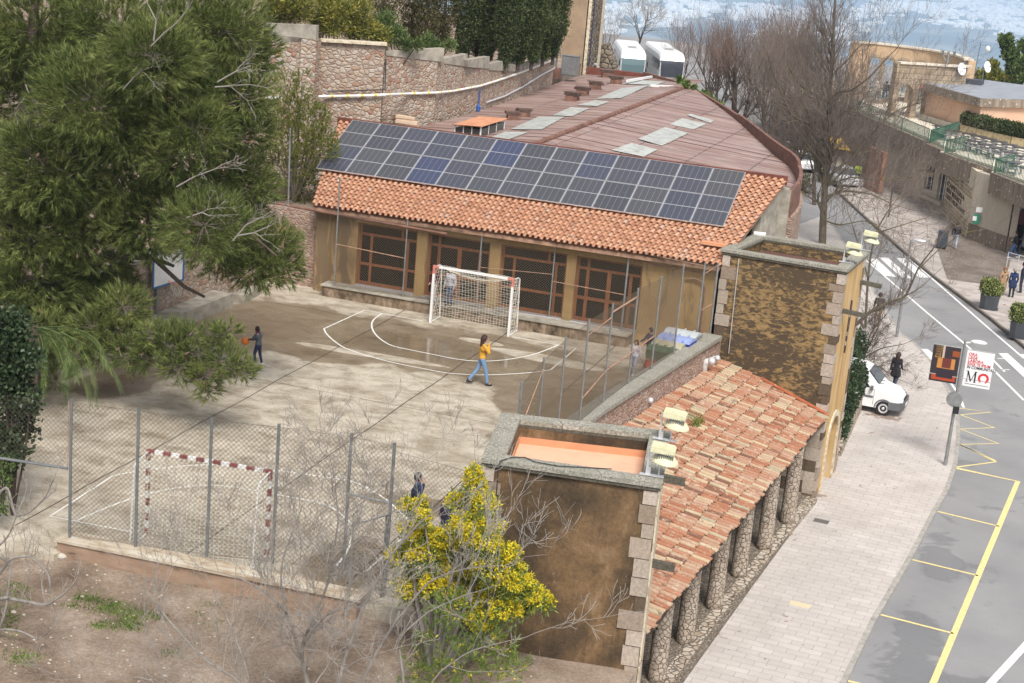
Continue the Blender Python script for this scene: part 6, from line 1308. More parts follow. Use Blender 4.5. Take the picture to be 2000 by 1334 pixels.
MT['rg'] = plain('faded_green_paint', (.045,.13,.085), .6, .3, 6)
railing([(1640,206),(1700,231),(1760,255),(1812,278)], 'long green railing along the left half of the terrace edge'); railing([(1815,280),(1842,292)], 'short green railing on the first step-out of the terrace'); railing([(1845,300),(1890,315),(1937,331)], 'green railing before the parasol tables on the second step-out'); railing([(1941,339),(2040,374)], 'green railing at the right frame edge of the terrace')
railing([(1815,280),(1852,268),(1869,262)], 'green railing running back from the first step-out', z=.30); railing([(1845,300),(1888,292)], 'green railing running back from the second step-out', z=.30); railing([(1941,339),(1978,330)], 'green railing running back at the right edge', z=.30)
railing([(1686,190),(1722,195)], 'green railing panel before the pale-hatted person', z=.26); railing([(1724,191),(1750,191),(1752,187)], 'green railing panel before the two people in black', z=.26); railing([(1752,188),(1803,190)], 'thin railing before the person in red', z=.26)
b = MB(); p = at(1720,203,.26); 
for x0, y0, x1, y1 in ((1688,196,1725,200),(1724,197,1750,196),(1752,194,1803,195)): b.bar(at(x0,y0,.4), at(x1,y1,.4), .35, .35)
b.build('low_wall', MT['aggc'], label='low brown wall carrying the far terrace railings', cat='wall')
# pink building on the terrace
def zat(base, px, py): n = V(math.sin(YAW), math.cos(YAW), 0); return pl(px, py, base, n).z
c0 = at(1803,233,.26); c1 = at(1907,266,.26); c2 = at(2080,268,.26); zr = zat(c0,1810,178); dC = (c1-c0)
t = thing('terrace_kiosk', 'salmon flat-roofed building with pitted concrete roof edge on the terrace', 'building', c0)
b = MB(); dp = V(4,16,0); b.prism([(c0.x,c0.y),(c1.x,c1.y),(c2.x,c2.y),(c2.x,c2.y+8),(c0.x+dp.x*.3,c0.y+dp.y*.6)], .1, zr); tt = NT('salmon_render', .85); p_ = tt.pos(); c_ = tt.ramp(tt.noise(p_, .5, 5, .6), [(.35,(.58,.36,.25)),(.65,(.64,.44,.31))]); c_ = tt.mix(tt.ramp(tt.noise(tt.mp(p_, sc=(1,1,.6)), .8, 6, .6, .6), [(.62,0),(.64,.7)]), c_, (.50,.33,.26)); tt.col(c_); b.build('walls', tt.m, t)
e = [c0+V(-.35,-.35,0), c1+V(-.1,-.45,0), c2+V(.2,-.45,0), c2+V(.2,8,0), V(c0.x+dp.x*.3-.2,c0.y+dp.y*.6,0)]
b = MB(); b.prism([(p.x,p.y) for p in e], zr, zr+.62); b.build('roof_edge', MT['aggc'], t); b = MB(); b.prism([(p.x+.15*(1 if i in (0,4) else 0),p.y+.15*(1 if i < 3 else -1)) for i, p in enumerate(e)], zr+.622, zr+.64); b.build('roof', plain('grey_membrane', (.28,.30,.34), .5, .15, 1), t)
p = at(1895,163,zr+.64); b = MB(); b.box(p+V(0,0,.18),(1.9,1.6,.4), -.1); b.build('roof_box', flat('dark_plinth', (.06,.065,.08), .6), label='dark plinth on the terrace building roof carrying aerials', cat='roof plinth')
def dish(px, py, r, rz, l):
    p = at(px, py, zr+.7); t = thing('satellite_dish', l, 'satellite dish', p, rz, 'satellite dishes on the terrace building'); b = MB(); c = V(0,-.15,1.15); M = Matrix.Rotation(R(75),3,'X'); prof = [(r*k/6, .22*r*(k/6)**2*1.6) for k in range(1,7)]; prof = [(.02,0)]+prof; b.lathe(c, prof+[(r*.98, prof[-1][1]+.01)], 22, M=M); b.build('dish', MT['whitepaint'], t, True, smooth=False)
    b = MB(); b.tube([V(0,0,0), V(0,0,1.15), c], .04, 7); b.tube([c, c+M@V(0,0,r*.9)], .015, 5); b.ball(c+M@V(0,0,r*.9), .07, 8, 6); b.build('mount', MT['galv'], t, True)
dish(1868,163,.50,R(55),'satellite dish on the left edge of the terrace roof'); dish(1889,158,.55,R(-20),'satellite dish right of the lamp on the terrace roof'); dish(1918,158,.48,R(60),'satellite dish farthest right beside the mast')
p = at(1900,160,zr+.7); t = thing('aerial_mast', 'thin mast with camera dome on the terrace building roof', 'mast', p); b = MB(); b.tube([p, p+V(.15,0,3.2)], .04, 6); b.tube([p+V(.14,0,3.0), p+V(.75,0,3.05)], .03, 6); b.build('mast', MT['greypost'], t); b = MB(); b.ball(p+V(.75,0,2.75), (.2,.2,.26), 10, 8); b.build('camera_dome', MT['whitepaint'], t)
b2 = at(1833,233,.26); tp = aty(1850,100,b2.y); t = thing('light_pole', 'tall grey pole with two small floodlights beside the salmon building', 'light pole', b2)
b = MB(); b.tube([b2, V(b2.x,b2.y,tp.z)], [.13,.10], 10); b.tube([V(b2.x-.45,b2.y,tp.z-.3), V(b2.x,b2.y,tp.z-.9), V(b2.x+.45,b2.y,tp.z-.3)], .035, 6); b.tube([V(b2.x-.45,b2.y,tp.z-.3), V(b2.x+.45,b2.y,tp.z-.25)], .03, 6); b.tube([V(b2.x+.5,b2.y,tp.z-.3), V(b2.x+.5,b2.y,tp.z+.6)], .02, 5); b.build('pole', MT['galv'], t)
for s_ in (-.45,.45): b = MB(); b.box((b2.x+s_,b2.y-.1,tp.z-.1),(.2,.25,.28)); b.build('lamp', MT['greypost'], t)
b = MB(); b.box((b2.x+.2,b2.y-.15,tp.z-4.0),(.3,.2,.25)); b.build('junction_box', MT['greypost'], t)
# planter hedge
t = thing('hedge', 'clipped dark hedge in long pale stone troughs on the terrace', 'hedge', at(1881,258,.26)); hl = [at(1881,260,.26), at(1912,268,.26), at(1945,276,.26), at(1979,284,.26), at(2040,296,.26)]
for i in range(4): b = MB(); a, c = hl[i], hl[i+1]; dd = (c-a).normalized()*.02; b.bar(a+V(0,.4,.3)+dd, c+V(0,.4,.3)-dd, .8, .62); b.build('trough', plain('trough_stone', (.42,.34,.2), .85, .3, 3), t)
LV = []
for i in range(4):
    for k in range(6): c = hl[i].lerp(hl[i+1], (k+.5)/6)+V(0,.4,1.05+random.uniform(-.08,.1)); LV.append(leaves(c, (.5,.48,.50), 1100, .13, .05, .72))
mesh_np('foliage', np.concatenate(LV), 4, MT['cypress'], t)
# tables on the terrace
tb = [(1888,281),(1908,286),(1928,291),(1948,297),(1968,303),(1990,309),(1900,296),(1922,303),(1946,311),(1972,319),(1995,327),(1975,340),(1860,275),(1835,266)]
pr = None
for k, (x, y) in enumerate(tb):
    p = at(x, y, .26); l = 'terrace table %s of the row %s' % (ORD[k % 6], 'nearest the hedge' if k < 6 else ('behind the green railing' if k < 11 else 'standing apart'))
    l = 'dark bench table, %s from the left in the row %s' % (ORD[k if k < 6 else (k-6 if k < 11 else k-11)], 'nearest the hedge' if k < 6 else ('behind the green railing' if k < 11 else 'apart at the terrace ends'))
    if pr is None:
        t = thing('terrace_table', l, 'table', p, R(-14), 'tables on the terrace'); b = MB(); b.box((0,0,.74),(1.0,.8,.05)); b.build('table_top', flat('table_black', (.05,.045,.045), .4), t, True)
        for sx in (-1,1): b = MB(); b.box((sx*.35,0,.36),(.08,.5,.72)); b.build('leg', MT['alu'], t, True)
        for sy in (-1,1): b = MB(); b.box((0,sy*.62,.44),(1.0,.3,.05)); b.box((-.4,sy*.62,.2),(.05,.25,.42)); b.box((.4,sy*.62,.2),(.05,.25,.42)); b.build('bench', MT['galv'], t, True)
        pr = t
    else: copy_thing(pr, p, R(-14), l)
b = MB(); 
for k in range(2): b.bar(at(1800,228,.5)+V(0,k*1.2,0), at(1873,250,.5)+V(0,k*1.2,0), .5, .35)
b.build('concrete_bench', MT['concrete'], label='low grey concrete bench at the foot of the salmon building', cat='bench')
# loggia: a U of arched wall
LG = thing('arched_loggia', 'curved ruin-like loggia of arches, ochre inside and stone outside', 'loggia', at(1690,190,.26)); zL = 4.9
om = plain('ochre_loggia', (.55,.39,.25), .85, .12, 1); tt = NT('loggia_ashlar', .9); br = tt.n('ShaderNodeTexBrick'); cb = tt.n('ShaderNodeCombineXYZ'); sp_ = tt.sep(tt.pos()); tt.L(sp_[0], cb.inputs[0]); tt.L(sp_[2], cb.inputs[1]); tt.L(cb.outputs[0], br.inputs['Vector']); br.inputs['Scale'].default_value = 1; br.inputs['Brick Width'].default_value = 1.1; br.inputs['Row Height'].default_value = .42; br.inputs['Mortar Size'].default_value = .02; br.inputs['Color1'].default_value = (.30,.23,.16,1); br.inputs['Color2'].default_value = (.40,.32,.23,1); br.inputs['Mortar'].default_value = (.13,.10,.07,1); tt.col(br.outputs[0]); am = tt.m
bk = [at(x, y, zL) for x, y in ((1671,84),(1700,85),(1727,88),(1753,91),(1785,95),(1820,100),(1853,106),(1880,113),(1892,119))]
fr_ = [at(x, y, zL) for x, y in ((1892,121),(1880,121.5),(1862,120.5),(1842,119.5),(1822,118),(1798,116.5),(1755,114))]
b = MB()
for i, (a, c) in enumerate(zip(bk, bk[1:])):
    L = (Vector(c)-Vector(a)).length; m = L/2; hw_ = min(1.3, L*.38); op = [] if i == 0 else [(m-hw_, m+hw_, -2, 3.75, True)]; wall(b, a, c, -2, zL, .6, op)
b.build('inner_wall', om, LG)
b = MB()
for i, (a, c) in enumerate(zip(fr_, fr_[1:])):
    L = (Vector(c)-Vector(a)).length; m = L*.45; hw_ = min(.85, L*.33); wall(b, c, a, -2, zL-.4, .6, [(L-m-hw_, L-m+hw_, -2, 2.9, True)] if i < 6 and L > 1 else [])
b.build('outer_wall', am, LG)
b = MB()
for E_, dz_ in ((bk,0),(fr_,-.4)):
    for a, c in zip(E_, E_[1:]): b.bar(Vector(a)+V(0,.3,.06+dz_), Vector(c)+V(0,.3,.06+dz_), .8, .14)
b.build('coping', flat('pale_coping', (.62,.55,.45), .8), LG)
b = MB(); rr = .15
for i in range(1, len(bk)-1):
    a, c = V(bk[i].x,bk[i].y,0), V(bk[i+1].x,bk[i+1].y,0); L = (c-a).length; d_ = (c-a)/L; n_ = V(d_.y,-d_.x,0)*.05; m = L/2; hw_ = min(1.3, L*.38); N = 10
    pts = [(m-hw_*math.cos(math.pi*k/N), 3.75-hw_+hw_*math.sin(math.pi*k/N), -math.cos(math.pi*k/N), math.sin(math.pi*k/N)) for k in range(N+1)]; pts = [(m-hw_, -1, -1, 0)]+pts+[(m+hw_, -1, 1, 0)]
    for (x0,z0,e0,f0),(x1,z1,e1,f1) in zip(pts, pts[1:]): q = lambda u, z: V((a+d_*u+n_).x,(a+d_*u+n_).y,z); b.extr([q(x0,z0), q(x1,z1), q(x1+e1*.3,z1+f1*.3), q(x0+e0*.3,z0+f0*.3)], V(0,.03,0))
b.build('arch_surround', am, LG)
# clutter beyond the trees
b = MB(); b.prism([tuple(at(x,y,-1.2))[:2] for x, y in ((1672,243),(1737,258),(1733,272),(1672,258))], -1.25, -1.1); b.build('awning_roof', plain('grey_canopy', (.42,.45,.50), .5), label='small grey canopy roof under the terrace edge', cat='canopy')
t = thing('brick_screen', 'brown brick screen wall with arched top behind the bare trees', 'wall', at(1690,362,ZP)); b = MB(); wall(b, at(1686,366,ZP), at(1715,380,ZP), ZP, -1.2, .3); b.build('panel', plain('brick_red', (.30,.14,.09), .85, .2, 4), t)
t = thing('yellow_stall', 'yellow market stall awning glimpsed through the bare trees', 'stall', at(1640,330,ZP)); p = at(1645,330,ZP); b = MB(); b.extr([p+V(-1.4,0,2.4), p+V(1.4,0,2.4), p+V(1.4,-1.2,1.7), p+V(-1.4,-1.2,1.7)], V(0,0,.05)); b.build('awning', flat('ochre_canvas', (.60,.38,.04), .8), t); b = MB(); b.box(p+V(0,0,.5),(2.6,.8,1)); b.build('counter', MT['trav'], t)
for k, (x, y, s_) in enumerate(((1520,290,1),(1545,330,1),(1480,250,1),(1580,380,1),(1500,320,1),(1650,400,1))):
    pass
b = MB()
p = at(1735,425,ZP); b.tube([p, p+V(0,0,2.2)], .05, 8); b.box(p+V(0,-.05,1.6),(.1,.05,.3)); b.box(p+V(0,-.05,1.0),(.1,.05,.2)); b.build('bollard_post', plain('black_yellow_post', (.05,.05,.045), .5), label='dark signal post by the yellow kerb markings', cat='post')
def car(p, rz, colr, l):
    t = thing('parked_car', l, 'car', p, rz, 'cars parked beyond the bare trees'); m = flat('car_paint', colr, .25, .5); g = MT['cargl']
    sec = lambda y, zb, zt, w_, wt: [V(-w_,y,zb), V(-w_,y,min(zt,.8)), V(-wt,y,zt), V(wt,y,zt), V(w_,y,min(zt,.8)), V(w_,y,zb)]
    b = MB(); R_ = [sec(y,zb,zt,w_,wt) for y,zb,zt,w_,wt in ((-2.1,.4,.75,.75,.7),(-2.0,.3,.95,.85,.8),(-1.5,.28,1.0,.87,.78),(1.1,.28,.95,.87,.8),(1.9,.3,.8,.82,.75),(2.1,.4,.6,.7,.65))]; n = 6; vs = [q for r_ in R_ for q in r_]; b.add(vs, [tuple(range(n))]+[(i*n+k,i*n+(k+1)%n,(i+1)*n+(k+1)%n,(i+1)*n+k) for i in range(5) for k in range(n)]+[tuple(5*n+k for k in range(n))[::-1]]); b.build('body', m, t, True)
    b = MB(); b.add([V(-.78,-1.5,.98), V(.78,-1.5,.98), V(.78,1.0,.93), V(-.78,1.0,.93), V(-.6,-1.0,1.42), V(.6,-1.0,1.42), V(.6,.3,1.42), V(-.6,.3,1.42)], [(0,1,5,4),(1,2,6,5),(2,3,7,6),(3,0,4,7)]); b.build('windows', g, t, True); b = MB(); b.box((0,-.35,1.43),(1.22,1.32,.04)); b.build('roof', m, t, True)
    for y in (1.3,-1.3):
        for s_ in (-1,1): b = MB(); b.lathe((s_*.78,y,.32), [(.32,-.1),(.32,.1)], 14, 'X'); b.build('wheel', MT['rub'], t, True)
MT['cargl'] = flat('car_glass', (.05,.06,.07), .08, .6)
for (x, y, rz, c, l) in ((1520,262,R(15),(.65,.66,.68),'silver car glimpsed behind the bare trunks'),(1475,222,R(10),(.75,.75,.75),'white car glimpsed through the twigs beyond the hall'),(1560,330,R(20),(.70,.71,.73),'pale grey car nearest the big mossy tree'),(1545,292,R(18),(.12,.13,.15),'dark car glimpsed behind the bare trunks'),(1640,360,R(25),(.55,.56,.6),'pale car glimpsed under the terrace edge')): car(at(x, y, ZR), rz, c, l)
# hedge and low wall by the van
t = thing('hedge', 'dark ivy hedge on a low rubble wall between tower and van', 'hedge', at(1660,850,ZP)); a = at(1643,893,ZP); c = at(1684,800,ZP); b = MB(); wall(b, (a.x-.02,a.y), (c.x-.02,c.y), ZP-.05, ZP+.75, .5); b.build('low_wall', MT['plinth'], t)
LV = []
for k in range(9): q = a.lerp(c, (k+.3)/9)+V(-.35,.1,0); LV += [leaves((q.x,q.y,ZP+.95+.5*(k > 1)), (.42,.45,.55+.25*(k>1)), 1300, .10, .04, .7)]
for k in range(4): q = c+V(-.95,1.4+k*.8,0); LV += [leaves((q.x,q.y,ZP+1.3+.12*k), (.45,.6,.8), 1300, .10, .04, .7)]
mesh_np('foliage', np.concatenate(LV), 4, MT['ivy'], t)

# ================================================================== TREES
def tube_arr(out, pts, rad, n):
    """append tube triangles/quads as vertex quads (numpy)"""
    P_ = np.array([tuple(p) for p in pts]); rad = np.array(rad); d = np.gradient(P_, axis=0); d /= np.linalg.norm(d, axis=1, keepdims=True)+1e-9
    ref = np.array([0,0,1.0]) if abs(d[0][2]) < .9 else np.array([1.0,0,0]); x = np.cross(d, ref); x /= np.linalg.norm(x, axis=1, keepdims=True)+1e-9; y = np.cross(d, x)
    a = np.arange(n)*2*np.pi/n; ring = P_[:,None,:]+(x[:,None,:]*np.cos(a)[None,:,None]+y[:,None,:]*np.sin(a)[None,:,None])*rad[:,None,None]
    r2 = np.roll(ring, -1, axis=1); q = np.stack([ring[:-1], r2[:-1], r2[1:], ring[1:]], 2); out.append(q.reshape(-1, 3))
def grow(o1, o2, p, d, L, r, lvl, rr, up=.12, wig=.22, kids=(5,5,4,3), ang=(.5,1.0), shrink=.62, rmin=.004, env=None, thr=.03):
    n = 5; pts = [p]; dirs = [d]; dd = d
    for i in range(n):
        dd = (dd+V(rr.uniform(-wig,wig), rr.uniform(-wig,wig), rr.uniform(-wig,wig)+up)).normalized(); pts.append(pts[-1]+dd*(L/n)); dirs.append(dd)
    tap = [max(rmin, r*(1-.55*i/n)) for i in range(n+1)]
    if r > thr: tube_arr(o1, pts, tap, 7 if r > .08 else 5)
    else: tube_arr(o2, pts, tap, 3)
    if lvl >= len(kids): return
    for k in range(kids[lvl]):
        t_ = rr.uniform(.25, 1) if k else 1.0; i = min(n-1, int(t_*n)); q = pts[i].lerp(pts[i+1], t_*n-i) if t_ < 1 else pts[-1]
        a = rr.uniform(*ang)*(1 if k else .35); ax = dirs[i].orthogonal().normalized(); ax.rotate(Matrix.Rotation(rr.uniform(0,6.283), 3, dirs[i])); nd = (dirs[i]*math.cos(a)+ax*math.sin(a)).normalized()
        grow(o1, o2, q, nd, L*shrink*rr.uniform(.75,1.2), max(rmin, tap[i]*rr.uniform(.5,.7)), lvl+1, rr, up, wig, kids, ang, shrink, rmin, env, thr)
def bare_tree(name, label, base, h, r, seed, barkm, twigm, limbs=None, group=None, lean=(0,0), kids=(6,6,5,4), trunk_frac=.3, up=.12, twigr=.006, wig=.2, shrink=.62, ang=(.4,.95), kl=(4,4,3), tl=.45):
    rr = random.Random(seed); t = thing(name, label, 'tree', base, 0, group); o1, o2 = [], []; b = Vector(base)
    if limbs is None:
        top = b+V(lean[0], lean[1], h*trunk_frac); pts = [b, b.lerp(top,.5)+V(rr.uniform(-.1,.1),0,0), top]; tube_arr(o1, pts, [r*1.15, r*.95, r*.85], 9)
        n = kids[0]
        for k in range(n):
            a = 6.283*k/n+rr.uniform(-.4,.4); s_ = rr.uniform(.25,.75); grow(o1, o2, top-V(0,0,rr.uniform(0,h*trunk_frac*.3)), V(math.cos(a)*s_, math.sin(a)*s_, 1).normalized(), h*(1-trunk_frac)*.55, r*.55, 1, rr, up, wig, kids, ang, shrink, twigr)
    else:
        prev = []
        for pl_, r0, r1 in limbs:
            if prev:
                q = min(prev, key=lambda v: (v-pl_[0]).length)
                if (q-pl_[0]).length > .02: pl_ = [q]+list(pl_)
            N = len(pl_); fine = []; 
            for i in range(N-1):
                for k in range(4): fine.append(pl_[i].lerp(pl_[i+1], k/4))
            fine.append(pl_[-1]); sm = [fine[0]]+[(fine[i-1]+fine[i]*2+fine[i+1])/4 for i in range(1, len(fine)-1)]+[fine[-1]]; rads = [r0+(r1-r0)*i/(len(sm)-1) for i in range(len(sm))]; tube_arr(o1, sm, rads, 8); prev += sm
            tot = sum((sm[i+1]-sm[i]).length for i in range(len(sm)-1)); nk = max(3, int(tot*kl[0]*.8))
            for k in range(nk):
                u = rr.uniform(.15,1); i = min(len(sm)-2, int(u*(len(sm)-1))); dd = (sm[i+1]-sm[i]).normalized(); ax = dd.orthogonal(); ax.rotate(Matrix.Rotation(rr.uniform(0,6.283), 3, dd)); nd = (dd*.6+ax.normalized()*.8+V(0,0,.25)).normalized(); grow(o1, o2, sm[i], nd, tl*h*rr.uniform(.12,.3), rads[i]*.42, 0, rr, up, wig, kl, ang, .6, twigr)
            grow(o1, o2, sm[-1], (sm[-1]-sm[-2]).normalized(), tl*h*.25, r1, 0, rr, up, wig, kl, ang, .6, twigr)
    mesh_np('trunk', np.concatenate(o1), 4, barkm, t, True)
    if o2: mesh_np('crown', np.concatenate(o2), 4, twigm, t)
    return t
GT = 'bare trees between the hall and the road'
def PL(pxs, y, dy=0): return [aty(px, py, y+dy*i) for i, (px, py) in enumerate(pxs)]
bA = at(1606,478,ZP); ya = bA.y
LA = [(PL([(1606,478),(1608,420),(1612,350),(1617,280),(1620,210),(1624,130),(1628,60),(1632,-10)], ya), .24, .05), (PL([(1611,370),(1592,305),(1568,285),(1548,287)], ya, .6), .11, .05), (PL([(1615,310),(1607,262),(1575,240),(1545,225),(1525,180)], ya, -.6), .12, .05), (PL([(1618,200),(1590,185),(1560,165),(1540,130),(1528,80)], ya, .5), .10, .03), (PL([(1619,195),(1640,178),(1662,178),(1700,150),(1735,110)], ya, -.5), .09, .03), (PL([(1612,350),(1650,318),(1665,300),(1700,262),(1750,215),(1800,200)], ya, .4), .11, .03), (PL([(1615,300),(1633,275),(1622,245),(1650,215),(1690,222)], ya, -.4), .09, .03), (PL([(1610,385),(1650,372),(1700,378),(1745,400)], ya, .3), .09, .025), (PL([(1609,400),(1570,380),(1540,350),(1520,300)], ya, .5), .08, .02), (PL([(1612,365),(1660,345),(1720,352),(1790,345)], ya, -.7), .07, .02), (PL([(1608,430),(1640,440),(1690,430),(1730,445)], ya, -.5), .06, .02)]
bare_tree('bare_tree', 'large mossy bare tree with spreading limbs behind the far tower', bA, 13, .24, 21, MT['barkm'], MT['twig'], LA, GT, kl=(4,4,4), tl=.85, twigr=.0055)
TR = [((1655,330),10.5,.13,'thin bare tree before the terrace edge',8,(5,6,4,4)),((1590,400),10,.13,'small bare tree crowding the foot of the mossy tree',12,(5,6,5,4)),((1400,270),11,.16,'dark bare tree between the coach and the many-stemmed one',15,(6,7,5,4)),((1530,270),12,.16,'dark bare tree standing behind the tall one by the hall corner',17,(6,7,5,4)),((1428,310),11.5,.2,'bare tree with many upright stems beside the hall parapet notch',3,(6,7,6,5)),((1495,330),11,.17,'reddish bare tree right of the many-stemmed one by the hall',4,(6,7,6,4)),((1545,300),13,.17,'tall bare tree between the hall corner and the mossy tree',5,(6,7,5,4)),((1375,240),9.5,.14,'bare tree beside the dark-visored coach',6,(6,6,5,4)),((1565,372),10,.16,'bare tree close behind the curved parapet end',7,(6,7,5,4)),((1325,200),9,.12,'thin bare tree behind the dark-visored coach',9,(5,6,5,3)),((1470,250),10.5,.15,'bare tree behind the many-stemmed one',10,(6,6,6,4)),((1520,235),11,.14,'distant bare tree against the blue valley',13,(6,6,5,4))]
for (px, py), h, r, l, sd_, kd in TR:
    bare_tree('bare_tree', l, at(px, py, ZR), h, r, sd_, MT['barkd'], MT['twigred'] if sd_ % 2 else MT['twig'], None, GT, kids=(kd[0]+1, kd[1], kd[2], kd[3]), up=.16, twigr=.0068, trunk_frac=.22, lean=(random.uniform(-.5,.5), 0), shrink=.60)
bare_tree('bare_tree', 'thin pale bare tree standing behind the white coach', at(1246,118,-2.6), 8, .12, 31, MT['barkd'], MT['twigpale'], None, GT, kids=(5,6,5,4), up=.06, twigr=.012, trunk_frac=.3)
bare_tree('bare_tree', 'slender pale saplings beside the dark rubble wing wall', at(1182,128,-2.6), 6, .08, 32, MT['barkd'], MT['twigpale'], None, GT, kids=(5,5,4,3), up=.2, twigr=.012, trunk_frac=.2)
bJ = at(1668,700,ZP); yj = bJ.y
LJ = [(PL([(1668,700),(1660,645),(1700,608),(1735,592),(1768,580),(1780,555),(1795,520),(1835,470)], yj, .0), .10, .025), (PL([(1690,645),(1694,560),(1700,500),(1712,450),(1735,410),(1760,380)], yj, .2), .075, .02), (PL([(1695,540),(1680,490),(1665,440),(1655,410)], yj, .1), .05, .015), (PL([(1735,592),(1770,578),(1800,560)], yj), .04, .02), (PL([(1712,455),(1760,440),(1810,425)], yj, .1), .04, .015), (PL([(1790,530),(1830,490),(1880,455),(1910,450)], yj, .1), .03, .01)]
bare_tree('bare_tree', 'bare tree with one long mossy limb arching over the crossing', bJ, 7, .1, 41, MT['barkm'], MT['twig'], LJ, None, kl=(2,3,4), tl=.8, twigr=.005)
bK = at(1672,735,ZP); yk = bK.y
LK = [(PL([(1672,735),(1690,690),(1715,640)], yk), .05, .02), (PL([(1680,720),(1710,712),(1745,735)], yk), .04, .015), (PL([(1685,700),(1720,680),(1765,672)], yk), .04, .015), (PL([(1690,690),(1700,650),(1730,615)], yk, .1), .03, .01)]
bare_tree('bare_shrub', 'bare many-twigged shrub beside the pedestrian near the van', bK, 4.5, .05, 42, MT['barkd'], MT['twig'], LK, None, kl=(5,5,4), tl=.8, twigr=.005, up=.03)
# foreground pale-barked trees
def fgt(name, label, y, L, seed, h=5, kl=(4,4,4), up=.08, wig=.26, tl=.9, r=.0042, base=None, m='barkg', tw='twigpale'):
    kf = 1.0 if 'fig' in name else .62; LL = [(PL(p, y+o, dy), r0*kf, r1*(kf+.08)) for p, r0, r1, o, dy in L]; bare_tree(name, label, base or LL[0][0][0], h, .1, seed, MT[m], MT[tw], LL, None, kl=kl, up=up, wig=wig, tl=tl, twigr=r)
FGY = -6.0
fgt('bare_tree', 'pale-barked bare tree in the dirt yard right of the striped goal', FGY, [([(612,1430),(601,1333),(586,1276),(560,1194),(510,1150),(470,1130)], .075, .02, 0, .1), ([(590,1290),(590,1258),(612,1209),(639,1145),(650,1090),(662,1010),(655,960)], .06, .014, 0, -.1), ([(560,1200),(548,1140),(552,1090),(575,1030),(590,990)], .04, .012, 0, .1), ([(586,1276),(610,1230),(640,1200),(690,1180)], .03, .01, 0, -.2)], 51)
fgt('bare_tree', 'pale-barked bare tree leaning right in front of the mimosa', FGY-.4, [([(655,1430),(661,1333),(680,1265),(710,1183),(762,1085),(819,1021),(850,1000)], .075, .014, 0, .05), ([(700,1400),(710,1321),(762,1228),(837,1134),(900,1112),(960,1105)], .055, .012, 0, .05), ([(680,1265),(670,1200),(690,1120),(700,1050)], .035, .01, 0, -.1), ([(780,1400),(789,1333),(777,1246),(837,1194),(900,1165),(950,1150)], .05, .012, 0, .05), ([(810,1380),(860,1310),(920,1270),(1000,1250)], .035, .01, .2, 0), ([(762,1085),(740,1040),(735,990)], .02, .008, 0, 0)], 52, kl=(2,4,4))
fgt('bare_tree', 'low pale bare branches reaching left across the dirt', FGY-.8, [([(530,1440),(470,1330),(400,1290),(345,1230),(320,1200),(285,1155),(283,1125)], .045, .012, 0, .0), ([(500,1390),(480,1300),(450,1220),(415,1150),(400,1120)], .035, .010, 0, .0), ([(420,1440),(300,1330),(270,1322),(240,1325)], .03, .01, 0, 0), ([(470,1330),(475,1270),(500,1220)], .025, .009, 0, 0)], 53, kl=(3,3,3))
fgt('fig_tree', 'bare fig with upturned grey branches entering from the left edge', FGY+.5, [([(-60,1230),(0,1165),(50,1175),(90,1183),(125,1160),(140,1145)], .05, .015, 0, 0), ([(-60,1180),(0,1120),(20,1090),(60,1085),(95,1120),(100,1160)], .045, .014, 0, 0), ([(-40,1260),(0,1228),(40,1232),(75,1250),(100,1228)], .035, .012, 0, 0), ([(-50,1040),(0,960),(15,950),(30,1010),(60,1000),(90,970),(105,935)], .035, .012, 0, 0), ([(-40,1100),(10,1055),(20,1040),(35,1000)], .03, .012, 0, 0), ([(-40,1330),(10,1200),(20,1120),(25,1090)], .04, .014, 0, 0), ([(40,1175),(60,1120),(50,1090)], .02, .01, 0, 0), ([(90,1183),(80,1140),(95,1095)], .02, .01, 0, 0), ([(50,1360),(62,1320),(70,1300)], .02, .01, 0, 0), ([(80,1360),(75,1320),(100,1297)], .02, .01, 0, 0)], 54, h=2.6, kl=(2,2), up=.25, wig=.3, tl=.7, r=.006)

# ---- pine
def needles(centers, dirs, n, L, w_, spread=.75):
    m = len(centers); c = np.repeat(centers, n, 0); d = np.repeat(dirs, n, 0); u = RNG.random((m*n,1))
    ax = d+RNG.normal(size=d.shape)*spread*.6; ax /= np.linalg.norm(ax, axis=1, keepdims=True); base = c+d*u*.22
    l = L*(.7+.6*RNG.random((m*n,1))); tip = base+ax*l; s_ = np.cross(ax, RNG.normal(size=ax.shape)); s_ /= np.linalg.norm(s_, axis=1, keepdims=True); s_ *= w_
    return np.stack([base-s_, base+s_, tip], 1).reshape(-1, 3)
def blob_tufts(blobs, dens, upb=.35, droop=0, flatz=.8, inner=.55):
    C, D, TW = [], [], []
    for (c, r) in blobs:
        c = np.array(c); n = int(dens*r*r*4); d = sphere_pts(n); k = (inner+(1-inner)*RNG.random((n,1))**.6); sc = np.array([r, r, r*flatz]); p = c+d*sc*k*(1+.13*np.sin(d[:,[0]]*5+c[0])*np.cos(d[:,[2]]*6+c[2])); dd = d+np.array([0,0,upb-droop])+RNG.normal(size=d.shape)*.3; dd /= np.linalg.norm(dd, axis=1, keepdims=True); C.append(p); D.append(dd)
    return np.concatenate(C), np.concatenate(D)
def blobs_px(lst, y, zj=1.2, seed=0, sc=1.0):
    rr = random.Random(seed); o = []
    for e in lst:
        px, py, rp = e[:3]; yy = y+(e[3] if len(e) > 3 else rr.uniform(-zj, zj)); p = aty(px, py, yy); Dm = (p-CAM).dot(FW); o.append((tuple(p), rp*Dm/F_PX*sc))
    return o
